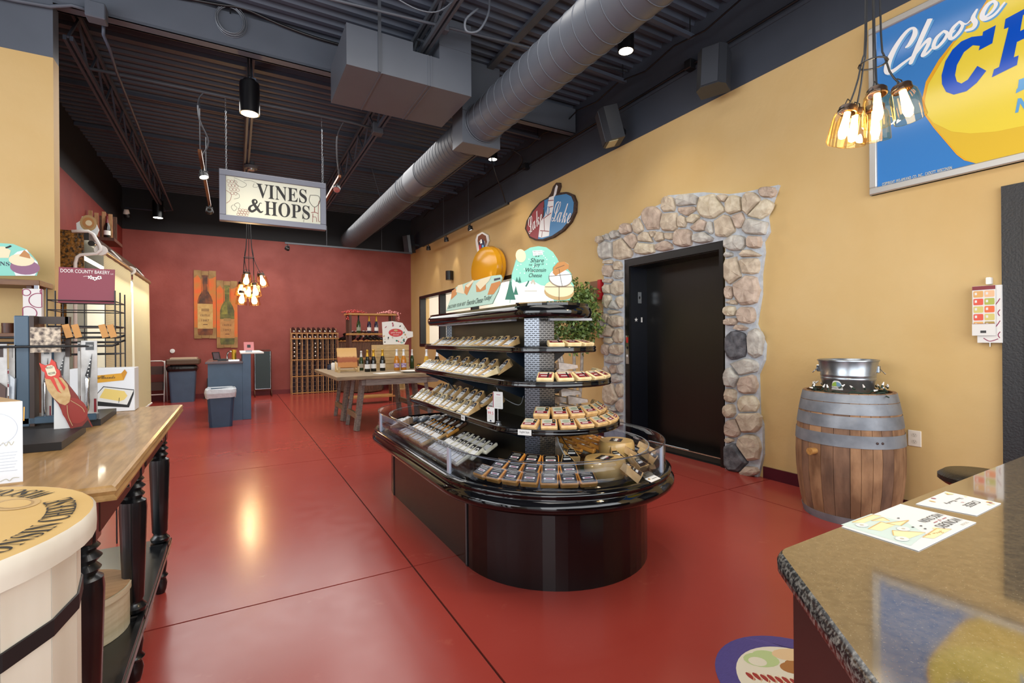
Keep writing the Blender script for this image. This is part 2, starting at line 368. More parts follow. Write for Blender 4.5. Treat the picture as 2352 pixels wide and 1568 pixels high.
# window in the right wall, black frame, white corridor behind it
wn = MB(); fw = .07
for y0, y1, z0, z1 in ((wy0, wy1, wz0, wz0+fw), (wy0, wy1, wz1-fw, wz1), (wy0, wy0+fw, wz0, wz1), (wy1-fw, wy1, wz0, wz1), (10.92, 11.0, wz0, wz1), (9.1, 9.18, wz0, wz1)):
    e_ = .001 if z1-z0 > 1 else 0; wn.bb(WX-.02+e_, WX+.14-e_, y0, y1, z0+e_, z1-e_, 'black_satin')
wn1 = wn.build('window_1', kind='structure')
for y0, y1 in ((wy0+fw, 9.1), (9.18, 10.92), (11.0, wy1-fw)): MB().bb(WX+.055, WX+.063, y0, y1, wz0+fw, wz1-fw, 'glass').build('pane', wn1)
MB().bb(WX+1.9, WX+2.0, 6.2, 13.3, 0, 3.2, 'white').build('wall_corridor', kind='structure')
MB().bb(WX+T, WX+2, 13.2, 13.3, 0, 3.2, 'white').build('wall_corridor_end', kind='structure'); MB().bb(WX+T, WX+2, 6.1, 6.2, 0, 3.2, 'white').build('wall_corridor_near', kind='structure'); MB().bb(WX+T, WX+2, 6.2, 13.3, 3.2, 3.3, 'white').build('ceiling_corridor', kind='structure'); MB().bb(WX+T, WX+2, 6.2, 13.3, -.1, 0, 'offwhite').build('floor_corridor', kind='structure')
area('corridor_light', (WX+1.1, 9.8, 3.15), (0, 0, 0), 1.2, 5.0, 120, (1, .97, .9))
p = MB().tube([(WX+1.2, 11.6, 3.17), (WX+1.2, 11.6, 1.9), (WX+1.2, 11.45, 1.65), (WX+1.2, 11.2, 1.6)], .035, M('pipe_grey', '#b8b4aa', .5), 8)
p.build('drain_pipe', label='pale grey pipe bending down the white corridor wall behind the window', cat='pipe')
MB().lathe([(0, 0), (.34, 0), (.34, 1.75), (.3, 1.9), (.18, 1.99), (0, 2.02)], (5.1, 8.15, 0), M('tank_grey', '#7d7e84', .4), 18).build('water_tank', label='grey round-topped tank standing in the room behind the window', cat='tank')

# lift: black frame, deep jamb and sliding leaves
lf = MB(); bm_ = 'black_satin'
lf.bb(WX-.03, WX+.02, ey1-.075, ey1, 0, ez-.09, bm_).bb(WX-.03, WX+.02, ey0, ey0+.045, 0, ez-.09, bm_).bb(WX-.03, WX+.02, ey0, ey1, ez-.09, ez, bm_)
lf.bb(WX, WX+.28, ey1-.08, ey1-.06, 0, ez-.08, M('jamb_blue_black', '#12151d', .25)).bb(WX, WX+.28, ey0+.04, ey0+.06, 0, ez-.08, bm_).bb(WX, WX+.28, ey0, ey1, ez-.1, ez-.085, bm_)
lf.bb(WX-.01, WX+.28, ey0+.05, ey1-.08, 0, .005, 'black_metal')
lift = lf.build('door_1', kind='structure')
M('lift_leaf', '#0f0e0f', .3, hex2='#0b0a0b', vscale=5, stretch=(1, 14, .4))
MB().bb(WX+.25, WX+.27, ey0+.05, 3.86, .012, ez-.09, 'lift_leaf').build('door_leaf', lift)
MB().bb(WX+.265, WX+.285, 3.84, ey1-.07, .012, ez-.09, 'lift_leaf').build('door_leaf', lift)
MB().bb(WX+.0, WX+.012, ey0+.06, ey1-.1, .02, .075, M('sill_metal', '#1f2624', .35)).bb(WX-.004, WX+.012, ey0+.06, ey1-.1, .072, .082, 'chrome').build('sill_plate', lift)
fj = Fr((WX+.14, ey1-.081, 0), (1, 0, 0), (0, 0, 1))
pl = MB(); flat(pl, fj, rectp(-.03, 1.73, .03, 1.87), 'chrome'); disc(pl, fj, 0, 1.80, .012, .018, 'black_matt', .002); pl.build('indicator_plate', lift)
sg = MB(); flat(sg, fj, [(-.062+.03*(1 if k % 2 == 0 else .42)*cos(pi/2+k*pi/5), 1.525+.03*(1 if k % 2 == 0 else .42)*sin(pi/2+k*pi/5)) for k in range(10)], 'white'); txt(sg, fj, '1', .03, 1.525, .024, .062, 'white'); sg.build('floor_marking', lift)
fb = Fr((WX-.031, ey1-.0375, 0), (0, -1, 0), (0, 0, 1))
pl = MB(); flat(pl, fb, rectp(-.026, .98, .026, 1.33), 'chrome'); flat(pl, fb, rectp(-.02, 1.24, .02, 1.31), M('red_label', '#b02822', .4), .002)
disc(pl, fb, 0, 1.18, .016, .016, 'black_matt', .003); disc(pl, fb, 0, 1.08, .016, .016, M('button_white', '#e8eef0', .3), .003); pl.build('call_buttons', lift)

# right-hand door, mostly outside the picture
d2 = MB().bb(WX-.03, WX+.05, dy1-.10, dy1, 0, dz-.1, M('door_frame_black', '#26272a', .5, bump=.3, bscale=90)).bb(WX-.03, WX+.05, dy0, dy1, dz-.1, dz, 'door_frame_black').bb(WX-.03, WX+.05, dy0-.1, dy0, 0, dz-.1, 'door_frame_black')
d2.bb(WX-.036, WX-.03, dy1-.125, dy1-.10, 0, dz-.1, 'black_metal').bb(WX-.03, WX+.02, dy1-.125, dy1-.105, 0, dz-.11, 'chrome')
d2o = d2.build('door_2', kind='structure')
MB().bb(WX+.02, WX+.06, dy0, dy1-.1, 0, dz-.1, 'black_satin').build('door_leaf', d2o)

# ---------------------------------------------------------------- stone surround of the lift
ST = [(75,330,20,20),(115,318,17,20),(155,305,24,22),(207,277,29,29),(265,262,27,42),(335,225,52,60),(418,155,35,42),(510,135,62,32),(515,185,47,26),(632,165,72,60),(690,122,28,18),(748,160,44,50),(832,150,46,57),(915,92,44,28),(872,188,78,38,-.62),(855,265,60,46),(770,230,32,42),(697,262,58,56),(625,270,22,32),(575,260,44,30),(545,225,36,24),(488,240,22,32),(425,240,47,52),(490,320,52,46),(590,320,52,28),(375,315,26,26),(425,310,28,20),(340,300,18,18),(305,318,44,28),(230,335,33,40),(185,372,57,58),(105,375,40,52),(300,372,56,31),(395,362,46,26),
(118,440,30,13),(118,483,26,32),(165,460,22,26),(165,503,28,22),(118,535,28,13),(160,570,36,36),(115,575,20,26),(112,635,21,36),(150,655,28,24),(176,640,16,30),(145,688,50,12),(105,720,16,22),(155,735,38,30),(120,785,28,30),(168,808,24,38),(118,832,26,16),(103,875,18,30),(160,877,32,28),(148,927,48,22),(112,995,16,40),(142,975,18,24),(180,975,15,26),(157,1020,28,22),(125,1100,36,56),(175,1080,17,36),(176,1155,16,34),(110,1168,17,14),(145,1175,18,12),(150,1205,45,14),(165,1240,26,18),(120,1250,26,16),
(755,345,58,38),(850,340,38,34),(820,400,70,20),(722,405,22,15),(742,480,44,76),(822,460,56,44),(810,580,64,76),(722,592,22,34),(742,640,42,12),(728,685,30,26),(808,705,47,42),(737,738,38,18),(780,768,76,14),(757,855,58,72,0,1),(855,845,40,70),(795,965,76,42),(735,1015,36,52),(815,1050,50,50),(730,1105,30,36),(818,1150,52,48),(727,1180,28,34),(820,1235,64,56),(742,1270,42,46),(725,1328,22,14),(822,1365,60,68),(755,1412,60,70,0,1),(825,1482,45,24)]
OUT = [(52,318),(150,285),(230,246),(300,186),(385,146),(412,108),(590,92),(720,102),(800,92),(890,72),(966,56),(908,215),(918,290),(888,340),(893,390),(878,500),(878,600),(853,750),(898,850),(893,930),(863,1000),(868,1200),(885,1250),(888,1400),(862,1512),(698,1478),(700,330),(192,430),(192,1340),(92,1310),(92,1000),(88,700),(92,450),(62,350)]
def stp(x, y, X=WX): return WR(1350+x/2.1787, 400+y/2.1787, X)
mo = MB(); mo.prism([Vector((WX-.035, *stp(x, y)[1:])) for x, y in OUT], (.035, 0, 0), M('mortar', '#bfc6cf', .9, var=.2, vscale=20, bump=.4, bscale=50))
sur = mo.build('trim_1', kind='structure')
M('stone_tan', '#cdbfaa', .85, hex2='#ab9b88', vscale=14, bump=.7, bscale=30, detail=8); M('stone_grey', '#c6c3bb', .85, hex2='#a19c96', vscale=13, bump=.7, bscale=30, detail=8)
M('stone_rose', '#c6b3a3', .85, hex2='#a69485', vscale=13, bump=.7, bscale=30, detail=8); M('stone_cream', '#d6ccb6', .85, hex2='#b8aa92', vscale=15, bump=.7, bscale=30, detail=8); M('stone_dark', '#6f7076', .85, hex2='#44454b', vscale=16, bump=.8, bscale=30, detail=8)
rs = random.Random(3)
for si, s_ in enumerate(ST):
    cx, cy, rx, ry = s_[:4]; ro = s_[4] if len(s_) > 4 else 0
    P = []
    n = 16
    for k in range(n):
        a = 2*pi*k/n; q = 1/((abs(cos(a))**2.6+abs(sin(a))**2.6)**(1/2.6))*1.04*(1+rs.uniform(-.07, .07))
        x = rx*q*cos(a); y = ry*q*sin(a); P.append((cx+x*cos(ro)-y*sin(ro), cy+x*sin(ro)+y*cos(ro)))
    for ti, t in enumerate(ST):          # clip against neighbours: an even joint between stones
        if ti == si or abs(t[0]-cx) > rx+t[2]+20 or abs(t[1]-cy) > ry+t[3]+20: continue
        dx, dy = t[0]-cx, t[1]-cy
        # support radii along the joining line
        def sup(s2, ux, uy):
            r2 = s2[4] if len(s2) > 4 else 0; a_, b_ = ux*cos(r2)+uy*sin(r2), -ux*sin(r2)+uy*cos(r2); return 1/math.sqrt((a_/s2[2])**2+(b_/s2[3])**2)
        D = math.hypot(dx, dy); ux, uy = dx/D, dy/D; r1, r2 = sup(s_, ux, uy), sup(t, ux, uy); lim = D*r1/(r1+r2)-2.6
        Q = []
        for k in range(len(P)):
            p, q = P[k], P[(k+1) % len(P)]; dp = (p[0]-cx)*ux+(p[1]-cy)*uy-lim; dq = (q[0]-cx)*ux+(q[1]-cy)*uy-lim
            if dp <= 0: Q.append(p)
            if dp*dq < 0: f = dp/(dp-dq); Q.append((p[0]+(q[0]-p[0])*f, p[1]+(q[1]-p[1])*f))
        P = Q
    def cut(P, A, B, C_):
        Q = []
        for k in range(len(P)):
            p, q = P[k], P[(k+1) % len(P)]; dp = A*p[0]+B*p[1]-C_; dq = A*q[0]+B*q[1]-C_
            if dp <= 0: Q.append(p)
            if dp*dq < 0: f = dp/(dp-dq); Q.append((p[0]+(q[0]-p[0])*f, p[1]+(q[1]-p[1])*f))
        return Q
    if cy > 420 and cx < 300: P = cut(P, 1, 0, 191)
    elif cx > 699 and cy > 330: P = cut(P, -1, 0, -699)
    elif cx < 700: P = cut(P, 100/505, 1, 427+195*100/505)
    if len(P) < 3: continue
    h = rs.uniform(.045, .075); c = stp(cx, cy); v = [stp(x, y) for x, y in P]; n = len(v)
    ring = []
    for sc, dx in ((1, -.03), (.95, -.03-h*.55), (.78, -.03-h*.9)):
        for p in v: ring.append(Vector((WX+dx+rs.uniform(-.006, .006)*(sc < 1), c.y+(p.y-c.y)*sc, c.z+(p.z-c.z)*sc)))
    ring.append(Vector((WX-.03-h+rs.uniform(-.01, .01), c.y, c.z)))
    fs = []
    for r in (0, 1):
        for k in range(n): fs.append((r*n+k, r*n+(k+1) % n, (r+1)*n+(k+1) % n, (r+1)*n+k))
    for k in range(n): fs.append((2*n+k, 2*n+(k+1) % n, 3*n))
    mt = 'stone_dark' if len(s_) > 5 else rs.choice(['stone_tan', 'stone_tan', 'stone_grey', 'stone_rose', 'stone_cream'])
    MB().add(ring, fs, mt, False).build('stone', sur)
# ---------------------------------------------------------------- ducts
du = thing('spiral_duct', 'round grey spiral duct running the length of the ceiling with a square plenum box', 'duct', (2.60, 5.3, 3.61))
ax, az, ar = 2.60, 3.885, .226
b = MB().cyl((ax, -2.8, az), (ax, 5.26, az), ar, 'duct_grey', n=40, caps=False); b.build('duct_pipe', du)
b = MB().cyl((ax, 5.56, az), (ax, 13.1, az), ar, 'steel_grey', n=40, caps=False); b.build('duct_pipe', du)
def rings(y0, y1, st, mat, r=.005):
    b = MB(); y = y0
    while y < y1:
        b.tube([(ax+(ar+.001)*cos(2*pi*k/36), y+st*.25*k/36, az+(ar+.001)*sin(2*pi*k/36)) for k in range(36)], r, mat, 4, True); y += st
    return b
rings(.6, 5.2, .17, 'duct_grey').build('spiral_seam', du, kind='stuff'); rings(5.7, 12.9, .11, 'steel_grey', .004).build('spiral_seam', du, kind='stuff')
MB().bb(2.335, 2.835, 5.25, 5.56, 3.612, 4.6, 'duct_grey', .004).build('plenum_box', du)
MB().bb(2.336, 2.834, 5.243, 5.25, 3.99, 3.995, 'steel_grey').tube([(ax+.235*cos(2*pi*k/30), 5.245, az+.235*sin(2*pi*k/30)) for k in range(30)], .008, 'duct_grey', 5, True).build('collar', du)
MB().tube([(ax+.229*cos(2*pi*k/36), 8.15, az+.229*sin(2*pi*k/36)) for k in range(36)], .012, 'duct_grey', 4, True).build('duct_band', du); MB().cyl((ax, 7.2, az), (ax, 7.75, az), ar+.006, 'duct_grey', n=40, caps=False).build('duct_sleeve', du); MB().cyl((ax-.16, 9.4, 4.05), (ax-.32, 9.4, 4.6), .008, 'duct_grey', n=5).build('hanger_rod', du)
rd = thing('rectangular_duct', 'boxy grey sheet metal duct with a notched top hanging below the girder', 'duct', (1.55, 5.1, 3.857))
b = MB(); yf, yb, z0 = 4.68, 5.53, 3.857
prof = [(.915, z0), (2.185, z0), (2.185, 4.6), (1.83, 4.6), (1.83, 4.16), (1.553, 4.16), (1.553, 4.245), (.915, 4.245)]
b.prism([Vector((x, yf, z)) for x, z in prof], (0, yb-yf, 0), 'duct_grey'); b.build('duct_body', rd)
for x in (1.23, 1.70, 1.735): MB().bb(x, x+.012, yf-.006, yb, z0-.006, z0+.002, 'duct_grey').bb(x, x+.012, yf-.006, yf+.004, z0-.006, 4.16, 'duct_grey').build('seam_strip', rd)
MB().bb(1.83, 2.185, yf-.005, yf, 4.30, 4.308, 'duct_grey').build('seam_strip', rd)
MB().bb(1.205, 1.235, yf-.012, yf-.004, 3.86, 4.6, 'steel_grey').bb(1.205, 1.235, yb, yb+.006, 3.86, 4.6, 'steel_grey').build('hanger_strap', rd)

# ---------------------------------------------------------------- conduits, boxes, wire
def conduit(lab, pts, r, boxes=(), mat='steel_grey', bs=.11):
    t = thing('conduit', lab, 'conduit', pts[0]); MB().tube([Vector(p) for p in pts], r, mat, 8).build('conduit_pipe', t)
    for p in boxes: MB().box(p, (bs, bs*.9, bs), mat, bev=.008).build('junction_box', t)
    return t
A = BK(790, 5, 4.5); B_ = BK(1240, 115, 4.5)
conduit('grey conduit with a square box crossing in front of the boxy duct', [BK(560, -52, 4.5), A, B_, BK(1440, 163, 4.5)], .014, [BK(1018, 62, 4.49)], 'duct_grey', .1)
A = BK(0, -35, 5.5); conduit('grey conduit ending at a box on the girder corner at upper left', [BK(-60, -20, 5.52), BK(40, 2, 5.52), BK(115, 15, 5.52), BK(165, 12, 5.52), BK(205, 24, 5.52)], .016, [BK(222, 30, 5.50)], 'girder_grey', .14)
conduit('bent conduit dropping from the girder and running along the left joist', [BK(238, 52, 5.62), (-1.02, 5.66, 4.08), (-1.0, 5.8, 4.03), (-1.02, 6.2, 4.02), (-1.08, 9, 4.05), (-1.12, 12.4, 4.05), (-1.35, 12.6, 4.05), (-1.95, 12.6, 4.05)], .014, (), 'ceiling_black')
cz = 4.155
conduit('pale conduit that the hanging shop sign is chained to', [(LX, 6.6, cz), (-.3, 6.6, cz), (1.35, 6.6, cz), (1.62, 6.6, cz-.02)], .017, [(1.68, 6.58, cz-.03)], 'steel_grey', .14)
conduit('thin black conduit high on the dark band of the right wall', [(WX-.03, .2, 4.2), (WX-.03, 2.4, 4.19), (WX-.03, 4.2, 4.18), (WX-.03, 8.9, 4.16)], .012, [(WX-.04, 3.55, 4.18), (WX-.04, 6.9, 4.15)], 'black_metal', .1)
for i, (y, x0) in enumerate(((3.45, 3.0), (4.45, 3.1), (6.35, 3.2), (8.2, 3.6), (9.6, 3.6), (11.0, 3.6))):
    MB().bar((x0, y, 4.42), (WX-.12, y, 4.40), .045, .04, 'ceiling_black').cyl((WX-.16, y, 4.38), (WX-.16, y, 4.6), .006, 'black_metal', n=5).build('strut_bar', label='black strut bar sticking out under the deck by the right wall, %s from the front' % ORD[i], cat='strut', group='strut bars along the right wall')
MB().tube([Vector((WX-.13-.04*abs(sin(k*.7)), 2.0+k*.42, 4.42-.07*abs(sin(k*1.57)))) for k in range(24)], .009, 'black_metal', 5).build('cable', label='black cable drooping from strut to strut along the right wall under the deck', cat='cable')
co = thing('wire_coil', 'coil of thin grey wire hooked on the girder beside the black cable', 'wire', BK(529, 15, 5.5))
b = MB(); rc = random.Random(2); cc = BK(529, 45, 5.535)
for k in range(9):
    r1 = .125+rc.uniform(-.014, .014); dx, dz = rc.uniform(-.008, .008), rc.uniform(-.01, .01)
    b.tube([(cc.x+dx+r1*.98*cos(a), 5.555-.003*k, cc.z+dz+r1*1.1*sin(a)) for a in [2*pi*i/28 for i in range(28)]], .0028, M('wire_grey', '#8b9098', .4, .6), 4, True)
b.build('wire_loops', co); MB().bar(BK(529, 0, 5.55), BK(529, 30, 5.55), .03, .012, 'black_metal').build('hook', co)
MB().tube(smoothpts([tuple(BK(*q)) for q in [(380, -12, 5.53), (500, 10, 5.53), (560, 20, 5.53), (640, 55, 5.53), (720, 85, 5.53), (800, 108, 5.54)]], 4), .016, 'black_metal', 7).build('cable', label='thick black cable strung along the upper edge of the girder', cat='cable')
MB().tube(smoothpts([tuple(BK(*q)) for q in [(900, -10, 4.0), (960, 22, 4.0), (1010, 25, 4.0), (1060, -15, 4.0)]], 5), .006, 'duct_grey', 5).build('cable', label='thin grey wire sagging above the boxy duct', cat='cable')
MB().tube(smoothpts([tuple(BK(*q)) for q in [(1098, 20, 4.02), (1070, 45, 4.02), (1072, 72, 4.02), (1100, 70, 4.02), (1122, 30, 4.02), (1124, -20, 4.02)]], 5), .011, 'duct_grey', 6).build('cable', label='looped grey flexible cable beside the top of the plenum box', cat='cable')

# ---------------------------------------------------------------- pendant downlights
def downlight(lab, x, y, zb, r, h, zt, power, ang=95):
    t = thing('pendant_downlight', lab, 'ceiling light', (x, y, zb), 'black cylinder downlights')
    MB().lathe([(r*.86, 0), (r, 0), (r, h*.97), (r*.62, h*.98), (r*.62, h*1.08), (0, h*1.08)], (x, y, zb), 'black_satin', 24).build('housing', t)
    MB().lathe([(0, .008), (r*.86, .004), (r*.86, 0)], (x, y, zb), 'lamp_white', 24).build('lens', t)
    MB().cyl((x-.012, y, zb+h*1.1), (x-.012, y, zt), .009, 'black_metal', n=6).cyl((x+.014, y, zb+h*1.1), (x+.014, y, zt), .009, 'black_metal', n=6).build('stem', t)
    spot('downlight_beam', (x, y, zb-.03), (x, y, 0), power, ang, (1, .9, .74), r*.8)
downlight('black cylinder downlight hanging nearest the girder, left of the boxy duct', .154, 6.0, 4.12-.36, .098, .34, 4.55, 60)
q = BK(363, 500, 12.4); downlight('small black cylinder downlight far back under the left joist', q.x, q.y, q.z, .095, .36, 4.15, 50)
downlight('black cylinder downlight tucked behind the near stretch of spiral duct', 3.50, 3.76, 4.235, .082, .30, 4.6, 45)
downlight('black cylinder downlight showing just below the square plenum box', 3.69, 7.1, 4.24, .078, .25, 4.6, 40)

# ---------------------------------------------------------------- track lights
def track_head(t, p, aim, mat='black_metal', on_=True, power=12):
    p = Vector(p); a = (Vector(aim)-p).normalized(); c = p-Vector((0, 0, .10)); q = a.to_track_quat('-Z', 'Y').to_matrix().to_4x4()
    b = MB().cyl(p, c+Vector((0, 0, .03)), .009, mat, n=6); b.box(c+Vector((0, 0, .035)), (.09, .012, .05), mat)
    o = MB().lathe([(0, .075), (.022, .075), (.03, .03), (.05, .02), (.055, -.03), (.05, -.03), (.046, -.015)], c, mat, 16, T=q)
    h = o.build('lamp_head', t); b.build('yoke', h)
    MB().lathe([(0, -.02), (.047, -.022)], c, 'lamp_white' if on_ else 'chrome', 16, T=q).build('lamp_face', h)
    if on_: spot('track_beam', c+a*.06, aim, power, 55, (1, .88, .7), .03)
def track(lab, p0, p1, mat, heads, drops, zt, grp='lighting tracks'):
    t = thing('track_light', lab, 'track light', p0)
    MB().bar(p0, p1, .036, .036, mat).build('track', t)
    for d in drops: MB().cyl(d, (d[0], d[1], zt), .005, 'steel_grey', n=5).build('drop_rod', t)
    for h in heads: track_head(t, *h)
    return t
M('copper_track', '#6b3f22', .35, .5)  # orange reflection on the tracks put into their base colour
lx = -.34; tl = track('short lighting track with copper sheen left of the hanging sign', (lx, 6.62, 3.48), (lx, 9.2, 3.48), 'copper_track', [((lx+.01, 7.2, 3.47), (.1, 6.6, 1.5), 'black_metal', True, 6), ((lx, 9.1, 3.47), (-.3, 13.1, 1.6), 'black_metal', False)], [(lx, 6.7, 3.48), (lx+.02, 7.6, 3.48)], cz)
MB().tube(smoothpts([(lx+.05, 6.6, cz), (lx-.01, 6.62, cz-.1), (lx, 6.65, 3.85), (lx+.08, 6.8, 3.66), (lx, 6.9, 3.5)], 4), .008, 'steel_grey', 6).build('flex_cable', tl)
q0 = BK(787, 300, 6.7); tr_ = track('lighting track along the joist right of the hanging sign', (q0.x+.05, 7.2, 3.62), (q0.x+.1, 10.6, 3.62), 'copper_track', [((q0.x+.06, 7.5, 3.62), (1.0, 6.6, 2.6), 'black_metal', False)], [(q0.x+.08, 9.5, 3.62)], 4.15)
MB().tube(smoothpts([(q0.x, 6.62, cz), (q0.x-.06, 6.75, 4.0), (q0.x-.02, 7.0, 3.8), (q0.x+.05, 7.25, 3.64)], 5), .008, 'steel_grey', 6).build('flex_cable', tr_)
rx_ = 3.98; z_ = 3.56
def at_right(px, py): q = WR(px, py, rx_); return (rx_, q.y, z_-.02)
rt = track('long black lighting track beside the yellow wall above the window', (rx_, 7.1, z_), (rx_, 11.35, z_), 'black_metal', [(at_right(1080, 505), (4.2, 8.6, 2.9), 'black_metal', True, 9), (at_right(1025, 535), (4.2, 10.0, 2.7), 'black_metal', True, 9), (at_right(984, 555), (4.2, 11.3, 2.4), 'black_metal', True, 9)], [(rx_, 8.7, z_), (rx_, 10.0, z_)], 4.45)
MB().tube(smoothpts([(3.75, 7.0, 4.4), (3.62, 7.0, 4.25), (3.68, 7.0, 4.0), (3.86, 7.1, 3.75), (rx_, 7.2, 3.6)], 5), .01, 'black_metal', 6).tube(smoothpts([(3.75, 7.0, 4.4), (4.0, 7.0, 4.42), (4.2, 7.0, 4.3), (4.22, 7.3, 4.15)], 5), .01, 'black_metal', 6).build('flex_cable', rt)
track('black lighting track hung across the back wall', (1.0, 12.2, 3.52), (3.98, 12.2, 3.52), 'steel_grey', [((1.05, 12.2, 3.5), (.6, 13.1, 2.5), 'black_metal', True, 10)], [(1.9, 12.2, 3.52), (3.2, 12.2, 3.52)], 4.5)

# security camera on a flex, back left
q = BK(290, 484, 12.6); t = thing('spot_head', 'white spot fitting dangling on a flex near the far left corner', 'light', q)
MB().tube(smoothpts([tuple(BK(277, 455, 12.6)), tuple(BK(279, 475, 12.6)), tuple(BK(284, 484, 12.6)), tuple(q)], 4), .008, 'black_metal', 5).build('flex', t)
MB().cyl(q+Vector((0, 0, .03)), q-Vector((0, -.03, .06)), .04, 'white', .06, 12).build('fitting_body', t); MB().cyl(q-Vector((0, -.03, .06)), q-Vector((-.02, -.05, .12)), .06, 'black_metal', .06, 12).build('lamp_hood', t)
q = BK(577, 385, 8.9); t = thing('smoke_sensor', 'round grey sensor fixed under the end of the middle joist', 'sensor', q); MB().lathe([(0, -.02), (.09, -.02), (.11, .02), (.05, .05), (.05, .1), (0, .1)], q, 'steel_grey', 16).build('sensor_base', t)
MB().lathe([(0, -.05), (.05, -.045), (.06, -.02)], q, 'galv', 12).build('sensor_cap', t)

# ---------------------------------------------------------------- speakers
def speaker(lab, c, w_, d_, h_, rz, rx, plate_=False):
    t = thing('wall_speaker', lab, 'speaker', (c[0], c[1], c[2]), 'black wall speakers')
    R = Matrix.Translation(Vector(c)) @ Euler((rx, 0, rz)).to_matrix().to_4x4()
    pr = [(-w_/2, d_/2), (-w_/2, -d_*.25), (-w_*.3, -d_/2), (w_*.3, -d_/2), (w_/2, -d_*.25), (w_/2, d_/2)]
    b = MB(); b.prism([R @ Vector((x, y, -h_/2)) for x, y in pr], (R.to_3x3() @ Vector((0, 0, h_))), M('speaker_black', '#2a2d33', .38, bump=.1, bscale=200)); b.build('cabinet', t)
    MB().box((0, -d_/2-.004, 0), (w_*.56, .008, h_*.94), M('speaker_grille', '#363a42', .5), T=R).build('grille', t)
    if plate_: MB().box((0, -d_*.1, -h_/2-.003), (w_*.7, d_*.5, .006), M('label_cream', '#b9b48f', .6), T=R).build('base_label', t)
    MB().bar(Vector(c)+R.to_3x3() @ Vector((0, d_/2, 0)), (WX, c[1]+.03, c[2]), .03, .05, 'black_metal').build('bracket', t)
speaker('black wall speaker nearer the lettered blue sign', (3.98, 3.09, 3.84), .27, .2, .40, rad(-68), rad(-8))
speaker('black wall speaker tilted down beside the girder end', (3.97, 4.56, 3.86), .29, .22, .40, rad(-118), rad(14), True)
q = WR(958, 548, 4.0); speaker('small black speaker in the far corner over the wine racks', (3.95, 12.4, 3.78), .26, .2, .46, rad(-60), rad(10))

# ---------------------------------------------------------------- hanging sign
sy = 6.6; S = Fr((0, sy, 0), (1, 0, 0), (0, 0, 1)); x0, x1, z0, z1 = -.150, 1.022, 2.705, 3.30
vs_ = thing('hanging_sign', 'framed cream sign with black serif lettering hanging on two chains', 'sign', ((x0+x1)/2, sy, z0))
f_ = .068; b = MB(); fm = M('sign_frame', '#777a86', .4, .3)
for r in ((x0, x1, z0, z0+f_), (x0, x1, z1-f_, z1), (x0, x0+f_, z0+f_, z1-f_), (x1-f_, x1, z0+f_, z1-f_)): b.bb(r[0], r[1], sy-.02, sy+.07, r[2], r[3], fm, .004)
b.build('frame', vs_); MB().bb(x0+f_, x1-f_, sy, sy+.05, z0+f_, z1-f_, M('sign_cream', '#d9dac6', .18)).build('panel', vs_)
b = MB(); ink = M('ink_black', '#1a1716', .5); red = M('ink_red', '#8a2a22', .5)
px = S.px
txt(b, S, serif('VINES'), .515, 3.105, .56, .175, ink); txt(b, S, serif('HOPS'), .575, 2.905, .51, .175, ink); stroke(b, S, [(.29, 2.955, .006), (.27, 2.955, .008), (.255, 2.92, .012), (.225, 2.875, .022), (.185, 2.845, .026), (.158, 2.868, .03), (.17, 2.905, .02), (.215, 2.935, .016), (.238, 2.965, .018), (.222, 2.99, .014), (.197, 2.975, .026), (.205, 2.94, .03), (.245, 2.88, .032), (.275, 2.848, .022), (.302, 2.862, .008)], .02, ink, .0016, 4)
b.build('lettering', vs_, label='black serif lettering')
b = MB(); w1 = .005
def lp(P, wd=w1, m_=red, **k): stroke(b, S, P, wd, m_, **k)
cxg, czg = .885, 3.02
lp([(cxg-.05, czg+.11), (cxg-.06, czg+.03), (cxg, czg-.035), (cxg+.06, czg+.03), (cxg+.05, czg+.11), (cxg-.05, czg+.11)], .006, ink); lp([(cxg, czg-.035), (cxg, czg-.10)], .008); lp([(cxg-.04, czg-.11), (cxg, czg-.1), (cxg+.04, czg-.11)], .008)
lp([(x1-f_-.002, 3.08), (.935, 3.05), (.93, 2.96), (.93, 2.82), (x1-f_-.002, 2.81)], .006); lp([(.86, 2.79), (.865, 2.9), (.868, 2.86), (.9, 2.86), (.91, 2.8)], .006); lp([(.75, 2.9), (.76, 2.83), (.755, 2.78)], .004, ink)
for k in range(11): cx_, cz_ = -.055+.035*(k % 3)+.012*(k//3), 3.17-.045*(k//3); lp([(cx_+.017*cos(a), cz_+.017*sin(a)) for a in [2*pi*i/8 for i in range(8)]], .003, closed=True, k=2)
for k in range(12): cx_, cz_ = .06+.03*(k % 4)-.01*(k//4), 2.85-.028*(k//4); lp([(cx_+.015*cos(a), cz_+.013*sin(a)) for a in [2*pi*i/8 for i in range(8)]], .003, closed=True, k=2)
lp([(0, 3.22), (.06, 3.2), (.13, 3.16), (.09, 3.12), (.03, 3.14), (0, 3.2)], .003, ink); lp([(.1, 3.2), (.17, 3.21), (.24, 3.19), (.25, 3.15), (.2, 3.14), (.21, 3.18)], .003, ink); lp([(-.08, 3.06), (-.03, 3.02), (-.04, 2.95), (-.08, 2.91)], .004)
lp([(-.01, 2.9), (-.03, 2.87), (0, 2.83), (.03, 2.87), (0, 2.9), (.04, 2.93), (.06, 2.9), (.04, 2.85)], .003, ink); lp([(.01, 3.05), (.05, 3.03), (.05, 2.99), (.0, 2.97)], .003, ink)
b.build('line_drawing', vs_)
ch = MB()
for cx_ in (-.078, .985):
    zz = z1
    while zz < cz: ch.tube([(cx_+.007*cos(a)*(1 if int(zz*40) % 2 else .15), sy+.03+.007*cos(a)*(.15 if int(zz*40) % 2 else 1), zz+.02*sin(a)) for a in [2*pi*i/6 for i in range(6)]], .0022, 'galv', 3, True); zz += .03
    ch.build('chain', vs_); ch = MB()
